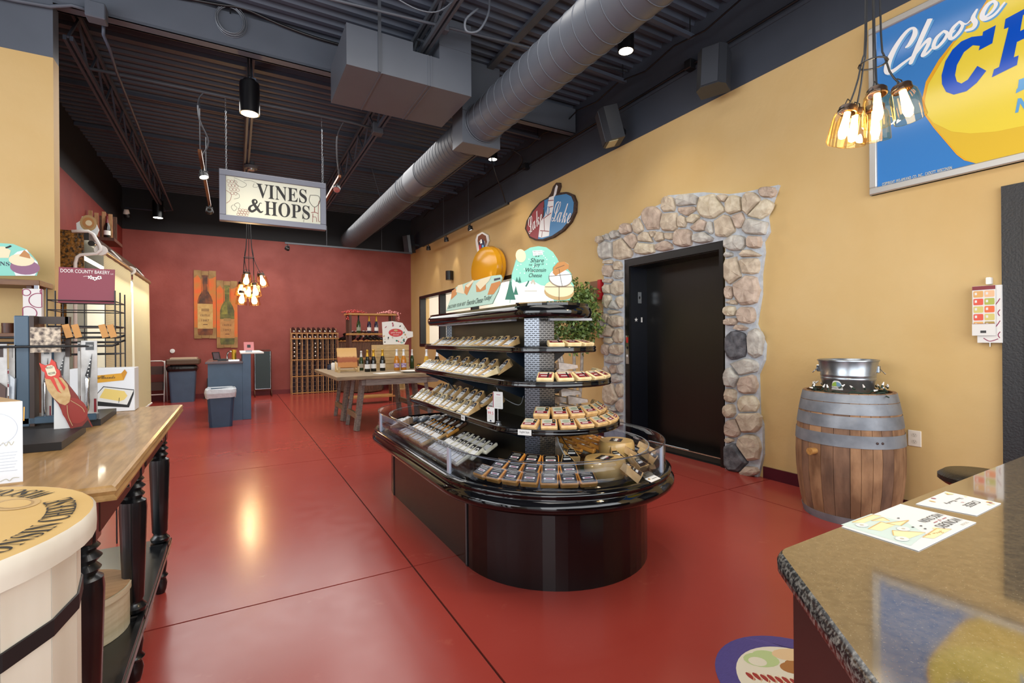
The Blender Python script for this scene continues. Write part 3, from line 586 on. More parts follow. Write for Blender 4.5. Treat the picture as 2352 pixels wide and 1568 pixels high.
MB().cyl((1.0, sy+.04, z1), (1.0, sy+.04, z1+.36), .005, 'steel_grey', n=5).build('rod', vs_)

# ---------------------------------------------------------------- wall signs on the yellow wall
W = Fr((WX-.03, 0, 0), (0, -1, 0), (0, 0, 1))
def wp(P, ox, oy, sc): return [W.px(ox+p[0]/sc, oy+p[1]/sc)+tuple(p[2:]) for p in P]
bs = thing('poster_sign', 'large framed blue and yellow advertising sign high on the yellow wall', 'sign', (WX, 1.0, 2.37))
yb0, yb1, zb0, zb1 = -.9, 1.885, 2.37, 3.63
MB().bb(WX-.03, WX-.004, yb0, yb1, zb0, zb1, M('sign_blue', '#3f7fc4', .12)).build('panel', bs)
b = MB(); f_ = .05
for r in ((yb0, yb1, zb0, zb0+f_), (yb0, yb1, zb1-f_, zb1), (yb0, yb0+f_, zb0+f_, zb1-f_), (yb1-f_, yb1, zb0+f_, zb1-f_)): b.bb(WX-.05, WX, r[0], r[1], r[2], r[3], M('alu', '#c9c6c0', .3, .6), .006)
b.build('frame', bs)
cr = lambda P: wp(P, 1980, 0, 3.409)
b = MB(); yl = M('cheese_yellow_print', '#e6cf45', .14); yd = M('cheese_gold_print', '#dcb83a', .14); yo = M('cheese_rim_print', '#e8a92c', .14)
E0 = cr([(1268, 1232), (980, 1297), (900, 1290), (800, 1255), (740, 1210), (560, 1000), (490, 900), (470, 780), (500, 640), (600, 470), (710, 330), (830, 190), (940, 60), (1000, -40)])
ext = [(.75, 3.55), (.75, 2.46)]       # the wheel carries on past the frame of the photograph
xe = W.px(2352, 200)[0]
rest = [(xe+.5, 2.50), (xe+.9, 2.66), (xe+1.05, 3.0), (xe+.85, 3.4), (xe+.4, 3.575), (E0[-1][0], 3.575)]
E0 = [(max(min(p[0], -yb0-f_), -yb1+f_), min(max(p[1], zb0+f_), zb1-f_)) for p in E0]
flat(b, W, E0+rest[::-1], yo, .0012)
E1 = cr([(1268, 1245), (980, 1290), (905, 1284), (808, 1248), (750, 1205), (572, 1000), (505, 900), (490, 880), (495, 770), (520, 660), (620, 490), (725, 335), (845, 195), (955, 65), (1010, -30)])
E1 = [(p[0], min(p[1], zb1-f_)) for p in E1]
flat(b, W, E1+rest[::-1], yd, .002)
E2 = cr([(1268, 985), (1050, 1030), (850, 1045), (700, 1030), (560, 960), (495, 880), (495, 770), (520, 660), (620, 490), (725, 335), (845, 195), (955, 65), (1010, -30)])
E2 = [(p[0], min(p[1], zb1-f_)) for p in E2]
flat(b, W, E2+[(xe+.5, 2.78), (xe+.95, 2.95), (xe+1.02, 3.1), (xe+.85, 3.4), (xe+.4, 3.575)][::-1], yl, .0028)
b.build('cheese_print', bs)
b = MB(); db = M('print_deep_blue', '#0a4fc0', .15); lb = M('print_light_blue', '#5fa0d4', .15); wh = M('print_white', '#eeeeee', .2)
def st_(P, m_, d=.005, wd=30): 
    k = W.px(2100, 100)[0]-W.px(2100-1/3.409, 100)[0]
    stroke(b, W, [(p[0], p[1], p[2]*k) for p in cr([(q[0], q[1], q[2] if len(q) > 2 else wd) for q in P])], .01, m_, d)
for off, m_, d in (((14, 8), lb, .0034), ((0, 0), wh, .0042)):
    o = lambda P: [(p[0]+off[0], p[1]+off[1])+tuple(p[2:]) for p in P]
    st_(o([(345, 372, 18), (375, 345, 38), (415, 270, 46), (405, 222, 22), (350, 250, 34), (270, 360, 46), (212, 480, 58), (200, 555, 56), (240, 560, 40), (320, 500, 30), (400, 440, 18)]), m_, d)
    st_(o([(535, 148, 44), (470, 290, 44), (385, 490, 38)]), m_, d); st_(o([(420, 430, 14), (480, 350, 26), (525, 310, 34), (520, 350, 34), (478, 430, 34), (510, 420, 24), (560, 370, 16)]), m_, d)
    st_(o([(640, 245, 20), (585, 300, 32), (562, 365, 32), (590, 372, 26), (645, 315, 30), (668, 262, 24), (640, 245, 18), (690, 270, 12), (730, 240, 10)]), m_, d)
    st_(o([(765, 170, 20), (712, 225, 32), (690, 290, 32), (715, 300, 26), (765, 250, 30), (790, 195, 24), (765, 170, 16), (815, 190, 12), (860, 150, 10)]), m_, d)
    st_(o([(905, 70, 16), (870, 140, 32), (890, 180, 34), (870, 222, 30), (815, 240, 20)]), m_, d)
    st_(o([(940, 150, 18), (1010, 100, 22), (1050, 40, 26), (1030, 12, 20), (980, 45, 32), (942, 120, 36), (965, 152, 30), (1040, 115, 24), (1115, 25, 16)]), m_, d)
flat(b, W, cr([(1050, 198), (1022, 340), (915, 397), (925, 360), (870, 355), (800, 410), (745, 510), (730, 590), (745, 640), (780, 655), (830, 625), (905, 517), (975, 555), (900, 650), (820, 715), (720, 742), (660, 720), (628, 660), (625, 590), (655, 480), (710, 390), (780, 325), (860, 290), (945, 280), (950, 250)]), db, .0042)
flat(b, W, cr([(1330, 40), (1125, 150), (1113, 230), (1150, 215), (1075, 525), (1035, 545), (1018, 607), (1215, 510), (1228, 435), (1190, 450), (1215, 330), (1330, 275), (1345, 190), (1240, 245), (1262, 120), (1315, 95)]), db, .0042)
flat(b, W, cr([(1230, 625), (1300, 600), (1312, 640), (1290, 690), (1205, 733), (1212, 700), (1222, 690)]), lb, .0042); flat(b, W, cr([(1222, 772), (1248, 768), (1290, 830), (1300, 745), (1325, 740), (1300, 860), (1275, 865), (1240, 810), (1225, 880), (1200, 886)]), lb, .0042)
a0 = W.px(2027, 424); a1 = W.px(2187, 386)
txt(b, W, 'COPYRIGHT 1953-AMUVAD  CO., INC.,  CADOTT, WISCONSIN', (a0[0]+a1[0])/2, (a0[1]+a1[1])/2, a1[0]-a0[0], .026, M('print_cream', '#e6d9a8', .4), .0042)
b.build('lettering', bs)

# lake sign
ls = thing('oval_sign', 'oval red and blue metal map sign with a bottle-like white peninsula', 'sign', (WX, 6.2, 2.82))
cl = lambda P: wp(P, 940, 400, 3.92)
ov = cl([(1045, 490), (1060, 420), (1110, 330), (1180, 250), (1255, 205), (1280, 170), (1300, 110), (1328, 76), (1355, 76), (1360, 110), (1340, 168), (1420, 160), (1480, 185), (1505, 250), (1500, 340), (1460, 430), (1390, 510), (1300, 570), (1210, 600), (1140, 597), (1085, 572)])
MB().prism([W.p(x, y, .01) for x, y in ov], (.04, 0, 0), M('rust_rim', '#4a3226', .6, hex2='#2e201a', vscale=30)).build('plate', ls)
cx_ = sum(p[0] for p in ov)/len(ov); cz_ = sum(p[1] for p in ov)/len(ov)
b = MB(); bl = M('print_lake_blue', '#2f7fb8', .3); rd_ = M('print_crimson', '#8e1420', .3)
flat(b, W, cl([(1220, 238), (1185, 262), (1122, 340), (1075, 430), (1060, 490), (1095, 560), (1145, 582), (1180, 585), (1200, 470), (1210, 350)]), rd_, .012)
flat(b, W, cl([(1222, 236), (1255, 222), (1290, 200), (1420, 178), (1465, 200), (1488, 255), (1482, 340), (1440, 425), (1380, 495), (1290, 555), (1205, 585), (1165, 582), (1180, 480), (1225, 360)]), bl, .013)
flat(b, W, cl([(1170, 565), (1185, 430), (1225, 380), (1250, 290), (1265, 210), (1305, 195), (1318, 130), (1332, 95), (1345, 110), (1330, 180), (1310, 210), (1305, 300), (1290, 370), (1275, 440), (1265, 555), (1200, 572)]), wh, .014)
for P in ([(1255, 240), (1305, 235)], [(1215, 400), (1285, 350)], [(1220, 400), (1225, 505)], [(1185, 508), (1265, 515)], [(1262, 300), (1300, 290)], [(1205, 515), (1200, 565)]): stroke(b, W, cl(P), .012, rd_, .0155, 1)
b.build('map_print', ls)
b = MB()
def word(P0, P1, body, h_, m_, sh=0.): 
    p, q = cl([P0, P1]); txt(b, W, body, (p[0]+q[0])/2, (p[1]+q[1])/2, math.dist(p, q), h_, m_, .0165, 0, None, math.atan2(q[1]-p[1], q[0]-p[0]))
word((1075, 480), (1200, 355), script('Lake'), .26, wh); word((1300, 335), (1468, 350), script('Lake'), .30, wh); word((1215, 340), (1270, 325), serif('TO'), .13, bl)
b.build('lettering', ls)

# feather badge
bd = thing('badge_sign', 'small white-edged badge with a brown arch above dark blue and maroon stripes', 'sign', (WX, 8.65, 2.85))
q = cl([(605, 640), (600, 590), (615, 545), (660, 520), (705, 545), (715, 600), (690, 660), (690, 735), (660, 755), (628, 770), (622, 730)])
MB().prism([W.p(x, y, .01) for x, y in q], (.03, 0, 0), 'print_white').build('plate', bd)
b = MB(); flat(b, W, cl([(620, 600), (625, 560), (660, 535), (695, 555), (705, 610), (690, 650), (685, 600), (635, 600), (630, 650)]), M('print_brown', '#7a4326', .5), .012)
flat(b, W, cl([(632, 620), (655, 580), (680, 600), (688, 650), (685, 730), (655, 750), (635, 720)]), M('print_navy', '#2b2c48', .5), .0125); flat(b, W, cl([(632, 640), (650, 630), (655, 745), (635, 720)]), rd_, .013); flat(b, W, cl([(645, 590), (658, 585), (662, 620), (645, 625)]), wh, .0135); flat(b, W, cl([(662, 640), (674, 635), (676, 655), (664, 660)]), 'print_light_blue', .0135)
b.build('badge_print', bd)
# giant yellow cheese half-disc
gw = thing('cheese_prop', 'giant glossy yellow cheese wheel prop on top of the window frame', 'cheese prop', (WX, 8.4, 2.43))
def whl(z, cx=4.02): return
b = MB(); c0 = Vector((4.10, 8.12, 2.60)); T_ = Matrix.Rotation(rad(-90), 4, 'Y')
b.lathe([(0, .14), (.32, .14), (.40, .09), (.42, 0), (.40, -.09), (.34, -.13), (0, -.13)], c0, M('wax_yellow', '#e0a01c', .2), 40, T=Matrix.Scale(1.35, 4, (0, 1, 0)) @ Matrix.Rotation(rad(-90), 4, 'Y')); b.build('wheel_body', gw)
MB().lathe([(.423, -.008), (.426, 0), (.423, .008)], c0, M('wax_seam', '#c98a14', .3), 40, T=Matrix.Scale(1.35, 4, (0, 1, 0)) @ Matrix.Rotation(rad(-90), 4, 'Y')).build('seam', gw)
q = WR(1040, 633); t = thing('wall_sconce', 'small black cylinder sconce on the yellow wall above the window', 'wall light', (WX, q.y, q.z-.1))
MB().cyl((WX-.08, q.y, q.z-.10), (WX-.08, q.y, q.z+.10), .085, 'black_satin', n=16).build('shade', t); MB().bb(WX-.06, WX, q.y-.03, q.y+.03, q.z-.03, q.z+.03, 'black_satin').build('mount', t)
# red alarm sign and small poster between plant and stone surround
q0 = WR(1364, 648); q1 = WR(1386, 686)
t = thing('alarm_box', 'red and brown box sticking out from the wall beside the stone surround', 'alarm', (WX, (q0.y+q1.y)/2, q1.z)); MB().bb(WX-.07, WX, q1.y, q0.y, q1.z, q0.z, M('alarm_brown', '#7d5236', .5)).build('box', t); MB().bb(WX-.075, WX, q1.y-.03, q1.y+.03, q1.z-.01, q0.z+.01, M('alarm_red', '#b01c22', .4)).build('edge_strip', t)
t = thing('wall_poster', 'small white poster with a dark red print between the plant and the stones', 'poster', (WX, 4.98, 1.3)); q0 = W.px(1372, 735); q1 = W.px(1386, 775)
MB().prism([W.p(x, y, .0) for x, y in rectp(q0[0], q1[1], q1[0], q0[1])], (.02, 0, 0), 'paper').build('sheet', t)
b = MB(); mx, my = (q0[0]+q1[0])/2, (q0[1]+q1[1])/2
for k in range(4): stroke(b, W, [(mx-.05+.03*k, my+.06-.01*k), (mx-.03+.03*k, my), (mx-.04+.03*k, my-.06)], .012, rd_, .003)
b.build('print', t)
# ---------------------------------------------------------------- cheese display island
GX, GY0, GY1 = 1.735, 2.57, 4.05
def oval(R, n=20):
    pts = [Vector((GX+R*cos(a), GY0+R*sin(a))) for a in [pi+pi*k/n for k in range(n+1)]]
    pts += [Vector((GX+R*cos(a), GY1+R*sin(a))) for a in [pi*k/n for k in range(n+1)]]
    return pts
def sweep(mb, prof, mat, closed=False, n=20, smooth=True):
    rings_ = [[Vector((p.x, p.y, z)) for p in oval(R, n)] for R, z in prof]; k = len(rings_[0]); vs = [v for r in rings_ for v in r]; fs = []
    m_ = len(rings_)
    for j in range(m_ if closed else m_-1):
        for i in range(k): fs.append((j*k+i, j*k+(i+1) % k, ((j+1) % m_)*k+(i+1) % k, ((j+1) % m_)*k+i))
    mb.add(vs, fs, mat, smooth); return mb
def plate(mb, R, z0, z1, mat, n=20):
    mb.prism([Vector((p.x, p.y, z0)) for p in oval(R, n)], (0, 0, z1-z0), mat); return mb
gi = thing('cheese_display', 'long black round-ended cheese island with three shelf tiers and a clear guard', 'display case', (GX, (GY0+GY1)/2, 0))
b = MB(); M('base_panel_black', '#0b0a0c', .24, hex2='#100c0d', vscale=2, spec=.5)
plate(b, .585, 0.0, .44, 'base_panel_black', 28); b.build('base', gi)
b = MB(); b.bb(GX-.59, GX-.583, GY0-.012, GY0+.012, 0, .43, 'black_metal').bb(GX-.592, GX-.588, GY0-.007, GY0-.001, .01, .42, M('seam_silver', '#8a8d94', .4, .7)); b.build('seam_strip', gi)
b = MB(); b.bb(GX-.59, GX-.583, GY1-.012, GY1+.012, 0, .43, 'black_metal'); b.build('seam_strip', gi)
b = MB(); sweep(b, [(.56, .415), (.66, .42), (.715, .435), (.742, .458), (.742, .482), (.722, .503), (.712, .512), (.724, .52), (.726, .533), (.712, .546), (.695, .548), (.69, .52), (.56, .515)], 'black_gloss', n=32); b.build('bumper_rail', gi)
b = MB(); sweep(b, [(.69, .522), (.60, .515), (.595, .515)], M('air_grille', '#17171a', .45, bump=1., bscale=220), n=28); b.build('air_grille', gi)
b = MB(); plate(b, .596, .50, .522, M('tub_black', '#101013', .12), 28); b.build('well_floor', gi)
b = MB(); sweep(b, [(.688, .545), (.688, .69), (.694, .69), (.694, .545)], 'acrylic', True, 32); b.build('clear_guard', gi)
b = MB(); sweep(b, [(.597, .52), (.597, .655), (.601, .655), (.601, .52)], 'acrylic', True, 32); b.build('inner_guard', gi)
b = MB(); M('acrylic_edge', '#9aa0ac', .15)
sweep(b, [(.6875, .689), (.6875, .692), (.6945, .692), (.6945, .689)], M('guard_edge_dark', '#3a3a40', .2), True, 32); sweep(b, [(.5965, .654), (.5965, .6565), (.6015, .6565), (.6015, .654)], 'acrylic_edge', True, 32); b.build('guard_edge', gi)
b = MB()
for a, R in ((pi*1.0, .691), (pi*1.665, .691)): b.box((GX+R*cos(a), GY0+R*sin(a), .617), (.014, .03, .146), M('clip_clear', '#aeb6c6', .1, spec=.8), rot=(0, 0, a))
b.box((GX-.691, GY1, .617), (.014, .03, .146), 'clip_clear'); b.build('guard_clip', gi)
# spine and perforated end posts
b = MB().bb(GX-.075, GX+.075, GY0+.06, GY1-.04, .50, 1.44, M('spine_panel', '#24251f', .3, hex2='#121212', vscale=2.5)); b.build('spine', gi)
m = M('perforated', '#55595f', .3, .6); nt = m.node_tree; N = nt.nodes; L = nt.links; pb = N['Principled BSDF']; br = N.new('ShaderNodeTexBrick'); mp = N.new('ShaderNodeMapping'); mp.vector_type = 'POINT'
L.new(N['Texture Coordinate'].outputs['UV'], mp.inputs[0]); L.new(mp.outputs[0], br.inputs[0]); br.inputs['Color1'].default_value = br.inputs['Color2'].default_value = (.004, .004, .005, 1); br.inputs['Mortar'].default_value = (.16, .17, .19, 1)
br.inputs['Scale'].default_value = 1; br.inputs['Mortar Size'].default_value = .0042; br.inputs['Brick Width'].default_value = .03; br.inputs['Row Height'].default_value = .0125; br.inputs['Mortar Smooth'].default_value = 0; L.new(br.outputs[0], pb.inputs['Base Color'])
rv = N.new('ShaderNodeMath'); rv.operation = 'MULTIPLY_ADD'; rv.inputs[1].default_value = -.7; rv.inputs[2].default_value = .95; L.new(br.outputs['Fac'], rv.inputs[0]); L.new(rv.outputs[0], pb.inputs['Roughness']); L.new(br.outputs['Fac'], pb.inputs['Metallic'])
def post(cx, cy, r, a_off):
    b = MB(); n = 6; P = [Vector((cx+r*cos(a_off+2*pi*k/n), cy+r*sin(a_off+2*pi*k/n), .51)) for k in range(n)]; b.prism(P, (0, 0, .92), m); o = b.build('perforated_post', gi)
    uv = o.data.uv_layers.new(name='uv')
    for p in o.data.polygons:
        nrm = p.normal; t = Vector((-nrm.y, nrm.x, 0))
        for li in p.loop_indices: v = o.data.vertices[o.data.loops[li].vertex_index].co; uv.data[li].uv = ((v.x*t.x+v.y*t.y), v.z)
post(GX-.085, GY0-.005, .105, rad(0)+rad(-2)); post(GX, GY1+.0, .105, 0)
# shelves
SH = [(.425, .762, .800), (.375, 1.020, 1.060), (.285, 1.215, 1.254)]
for R, z0, z1 in SH:
    b = MB(); plate(b, R-.004, z0+.004, z1-.018, 'black_satin', 24); sweep(b, [(R-.02, z0), (R, z0+.002), (R+.004, z0+.014), (R-.001, z0+.02), (R+.003, z0+.028), (R+.001, z1-.003), (R-.006, z1), (R-.012, z1-.003), (R-.012, z1-.02)], 'black_gloss', n=28); b.build('shelf', gi)
    for y in (GY0+.16, GY1-.06, (GY0+GY1)/2):
        for s_ in (-1, 1): MB().prism([Vector((GX+s_*.075, y, z0)), Vector((GX+s_*(R-.06), y, z0)), Vector((GX+s_*(R-.06), y, z0-.02)), Vector((GX+s_*.075, y, z0-.12))], (0, .006, 0), M('bracket_blue', '#1b2633', .35)).build('shelf_bracket', gi)
b = MB(); sweep(b, [(.16, 1.425), (.245, 1.422), (.257, 1.432), (.262, 1.455), (.258, 1.482), (.235, 1.502), (.19, 1.512), (.0801, 1.513)], 'black_gloss', n=28); plate(b, .24, 1.425, 1.512, 'black_gloss', 24); b.build('canopy', gi)
b = MB(); b.bb(GX-.225, GX-.185, GY0+.1, GY1-.1, 1.412, 1.424, M('lamp_strip_grey', '#8b8f96', .4)).box((GX+.02, GY0-.19, 1.414), (.27, .03, .014), 'lamp_strip_grey', rot=(0, 0, rad(-14))); b.build('light_strip', gi)
b = MB()
b.tube(smoothpts([(GX-.32, 3.9, 1.02), (GX-.25, 3.7, .97), (GX-.2, 3.55, .88), (GX-.1, 3.52, .90), (GX-.08, 3.5, 1.0)], 5), .005, 'black_metal', 5).build('wiring', gi); b = MB(); b.tube(smoothpts([(GX-.2, 2.95, 1.02), (GX-.18, 2.9, .92), (GX-.1, 2.8, .86), (GX-.12, 2.7, .93)], 5), .003, M('cable_grey', '#8c8f92', .5), 5).build('wiring', gi); b = MB()
b.tube(smoothpts([(GX-.07, 2.42, .76), (GX-.05, 2.40, .66), (GX-.01, 2.36, .56), (GX+.02, 2.36, .53)], 5), .004, 'cable_grey', 5).build('wiring', gi); b = MB(); b.tube(smoothpts([(GX+.06, 2.6, .75), (GX+.08, 2.5, .62), (GX+.16, 2.45, .58)], 4), .003, 'black_metal', 5); b.build('wiring', gi)
# shelf tags
def tag_on(R, z0, z1, px_, body, wd, lab):
    d = ray(px_, 985); n_ = math.hypot(d.x, d.y); u = Vector((d.x/n_, d.y/n_)); c = Vector((GX, GY0)); bq = u.dot(c); disc_ = R*R-(c.dot(c)-bq*bq)
    if disc_ > 0: P = u*(bq-math.sqrt(disc_))
    if disc_ <= 0 or P.y > GY0: P = Vector((GX-R, (GX-R)/u.x*u.y))
    nrm = (P-c).normalized() if P.y < GY0 else Vector((-1, 0)); t = Vector((-nrm.y, nrm.x)); 
    fr = Fr((P.x+nrm.x*.006, P.y+nrm.y*.006, z0), (t.x, t.y, 0), (0, 0, 1)); b = MB()
    b.prism([fr.p(x, y, .003) for x, y in rectp(-wd/2, .006, wd/2, z1-z0-.001)], -fr.n*.003, 'paper'); M('ink_soft', '#3a3a3c', .6)
    if body: txt(b, fr, body, 0, (z1-z0)/2+.003, wd*.72, .015, 'ink_soft', .0036)
    else: stroke(b, fr, [(-wd*.33+wd*.066*k, (z1-z0)/2+.003+(.004 if k % 2 else -.003)) for k in range(11)], .0018, 'ink_soft', .0036, 2)
    o = b.build('shelf_tag', label=lab, cat='shelf tag', group='white shelf edge tags')
tag_on(.43, .762, .80, 1206, 'English Style', .08, 'white shelf edge tag reading English Style on the lowest tier')
tag_on(.43, .762, .80, 1066, '', .055, 'small white scribbled shelf edge tag on the long side of the lowest tier')

# ------------------------------------------------------------ cheeses
M('rind_tan', '#d8b47e', .45, hex2='#c79c62', vscale=25); M('rind_cream', '#e2cda0', .4, hex2='#d3b984', vscale=22); M('rind_white', '#ded9c4', .35, hex2='#cfc8ad', vscale=20)
M('rind_orange', '#e3a04a', .35, hex2='#d48f3c', vscale=20); M('rind_brown', '#6b4a34', .5, hex2='#523624', vscale=25); M('wrap', '#d3b396', .2, hex2='#a98568', vscale=22, coat=.6)
M('lab_white', '#e6e5e2', .5); M('lab_black', '#17161a', .35); M('lab_navy', '#1f2740', .4); M('lab_burg', '#7c1c26', .4); M('lab_grey', '#b9b4a4', .5); M('lab_gold', '#b08a4a', .4); M('wax_paper', '#d9d6cf', .3, coat=.5)
M('wheel_rind', '#ddb877', .35, hex2='#cfa763', vscale=14, coat=.5); M('wrap_film', '#b9c0c8', .15, hex2='#8f98a4', vscale=18, coat=.7)
LF = Fr((0, 0, 0), (1, 0, 0), (0, 1, 0))
def lf(z): return Fr((0, 0, z), (1, 0, 0), (0, 1, 0))
HID = Vector((0, 0, -50))
def proto(name, cat, bodyfn, labelfn=None):
    t = thing(name, 'proto', cat, (0, 0, 0)); b = MB(); bodyfn(b); o = b.build('body', t)
    if labelfn: b = MB(); labelfn(b); b.build('label', t)
    return t
def k_block(rind, w_=.092, d_=.082, h_=.034):
    return lambda b: b.box((0, 0, h_/2), (w_, d_, h_), rind, bev=.006)
def l_burg(b):
    f = lf(.0345); flat(b, f, rectp(-.038, -.030, .038, .032), 'lab_grey', .0); flat(b, f, rectp(-.036, -.026, .034, -.006), 'lab_burg', .0006); flat(b, f, rectp(.018, -.004, .036, .030), 'lab_black', .0006); disc(b, f, .027, .016, .006, .006, 'lab_gold', .001, 10); disc(b, f, -.008, .012, .022, .012, M('lab_sage', '#8f9a86', .5), .0006, 12); flat(b, f, rectp(-.026, -.019, .012, -.013), 'lab_white', .001)
def l_red(b):
    f = lf(.0345); flat(b, f, rectp(-.038, -.030, .038, .030), 'lab_burg', 0); flat(b, f, rectp(-.034, .012, .034, .027), 'lab_grey', .0006); flat(b, f, rectp(-.024, -.012, .02, -.006), 'lab_white', .0006); flat(b, f, rectp(.012, -.030, .020, .030), 'lab_black', .001)
def l_black(b):
    f = lf(.0345); flat(b, f, rrect(-.041, -.036, .041, .036, .006), 'lab_black', 0)
    for y, w_ in ((.022, .05), (.012, .06), (-.024, .055)): flat(b, f, rectp(-w_/2, y, w_/2, y+.004), 'lab_grey', .0006)
    flat(b, f, rectp(-.028, -.012, .028, .002), 'lab_white', .0006); flat(b, f, rectp(-.018, -.009, .018, -.002), M('lab_rose', '#a4586a', .4), .001)
def k_wedge(rind, w_=.062, L_=.135, h_=.046, thin=.012):
    def f(b):
        P = [(-w_/2, -L_/2), (w_/2, -L_/2), (w_/2, L_/2-.02), (w_*.3, L_/2), (-w_*.3, L_/2), (-w_/2, L_/2-.02)]
        z = lambda y: thin+(h_-thin)*((y+L_/2)/L_)
        b.add([(x, y, 0) for x, y in P]+[(x*.94, y*.97, z(y)) for x, y in P], [(5, 4, 3, 2, 1, 0), (6, 7, 8, 9, 10, 11)]+[(k, (k+1) % 6, 6+(k+1) % 6, 6+k) for k in range(6)], rind)
    return f
def l_arch(dark, w_=.062, L_=.135, h_=.046, thin=.012):
    sl = (h_-thin)/L_; f = Fr((0, 0, thin+(h_-thin)*.5+.0012), (1, 0, 0), (0, 1, sl))
    def g_(b):
        flat(b, f, rectp(-w_*.4, -L_*.42, w_*.4, L_*.12), 'lab_white', 0); flat(b, f, [(w_*.42*cos(a), L_*.10+L_*.30*sin(a)) for a in [pi*k/10 for k in range(11)]], dark, .0004)
        flat(b, f, [(w_*.25*cos(a), L_*.10+L_*.20*sin(a)) for a in [pi*k/10 for k in range(11)]], 'lab_grey', .0008); flat(b, f, [(w_*.17*cos(a), L_*.10+L_*.14*sin(a)) for a in [pi*k/10 for k in range(11)]], dark, .0012)
        flat(b, f, rectp(-w_*.25, -L_*.02, w_*.25, L_*.02), 'ink_soft', .0005); flat(b, f, rectp(-w_*.32, -L_*.40, w_*.32, -L_*.35), 'lab_black', .0005); flat(b, f, rectp(-w_*.25, -L_*.22, w_*.25, -L_*.21), 'ink_soft', .0005)
    return g_
def k_pack(rind, w_=.06, L_=.12, h_=.03): return lambda b: b.box((0, 0, h_/2), (w_, L_, h_), rind, bev=.010)
def l_pack(dark, L_=.12, w_=.06, h_=.03):
    f = lf(h_+.0006)
    def g_(b):
        flat(b, f, rectp(-w_*.4, -L_*.42, w_*.4, L_*.08), 'lab_white', 0); flat(b, f, rectp(-w_*.4, L_*.08, w_*.4, L_*.42), dark, 0); flat(b, f, [(w_*.28*cos(a), L_*.08+L_*.22*sin(a)) for a in [pi*k/8 for k in range(9)]], 'lab_white', .0004); flat(b, f, [(w_*.18*cos(a), L_*.08+L_*.14*sin(a)) for a in [pi*k/8 for k in range(9)]], dark, .0008)
        flat(b, f, rectp(-w_*.36, -L_*.40, w_*.36, -L_*.36), 'lab_black', .0004)
    return g_
def k_cone(b):      # film-wrapped wedge: broad rind end at the back, thin point in front
    P = [(-.012, -.075, .002, .022), (.012, -.075, .002, .022), (.036, .055, 0, .058), (.030, .072, .006, .050), (-.030, .072, .006, .050), (-.036, .055, 0, .058)]
    b.add([(x, y, z0) for x, y, z0, z1 in P]+[(x*.82, y*.98, z1) for x, y, z0, z1 in P], [(5, 4, 3, 2, 1, 0), (6, 7, 8, 9, 10, 11)]+[(k, (k+1) % 6, 6+(k+1) % 6, 6+k) for k in range(6)], 'wrap')
def l_cone(b):
    z = lambda y: .022+(.058-.022)*(y+.075)/.13+.0008
    b.poly([(-.026, .012, z(.012)), (.026, .012, z(.012)), (.029, .05, z(.05)), (-.029, .05, z(.05))], M('lab_silver', '#9fa3a6', .4)); b.poly([(-.010, .018, z(.018)+.0005), (.012, .018, z(.018)+.0005), (.012, .036, z(.036)+.0005), (-.010, .036, z(.036)+.0005)], 'lab_white')
def k_stick(b): b.box((0, 0, .016), (.045, .13, .032), 'rind_orange', bev=.007)
def l_stick(b):
    f = lf(.0325); flat(b, f, rectp(-.021, -.05, .021, .055), M('lab_amber', '#a8682a', .4), 0); flat(b, f, rectp(-.012, .015, .012, .035), 'lab_white', .0006); flat(b, f, rectp(-.016, -.035, .016, 0), M('lab_tan', '#cf9a55', .4), .0006)
def k_wheel(R=.115, h=.10): return lambda b: b.lathe([(0, 0), (R*.93, 0), (R*1.0, h*.15), (R*1.03, h*.5), (R*1.0, h*.85), (R*.94, h), (0, h)], (0, 0, 0), 'wheel_rind', 36)
def l_wheel(h=.10):
    f = lf(h+.0008)
    def g_(b): flat(b, f, rectp(-.052, -.036, .052, .04), 'lab_black', 0); flat(b, f, rectp(-.042, -.008, .042, .012), 'lab_white', .0005); flat(b, f, rectp(-.02, -.018, .02, -.01), 'lab_rose', .0005); flat(b, f, rectp(-.026, .016, .026, .02), 'lab_grey', .0005)
    return g_
def k_tri(b):   # thin triangular wedge
    P = [(-.05, -.04), (.05, -.04), (.0, .075)]; b.prism([Vector((x, y, 0)) for x, y in P], (0, 0, .04), 'rind_tan')
def l_tri(b):
    f = lf(.041); flat(b, f, [(-.04, -.034), (.04, -.034), (.016, .03), (-.016, .03)], 'lab_black', 0); flat(b, f, rectp(-.022, -.012, .022, .002), 'lab_white', .0005); flat(b, f, rectp(-.016, .012, .016, .018), 'lab_grey', .0005)
def k_tray(b): b.lathe([(0, 0), (.055, 0), (.075, .02), (.07, .035), (0, .042)], (0, 0, 0), 'wrap_film', 14, T=Matrix.Scale(.75, 4, (1, 0, 0)))
def l_tray(b): flat(b, lf(.0425), rectp(-.02, -.03, .02, .03), 'lab_white', 0)
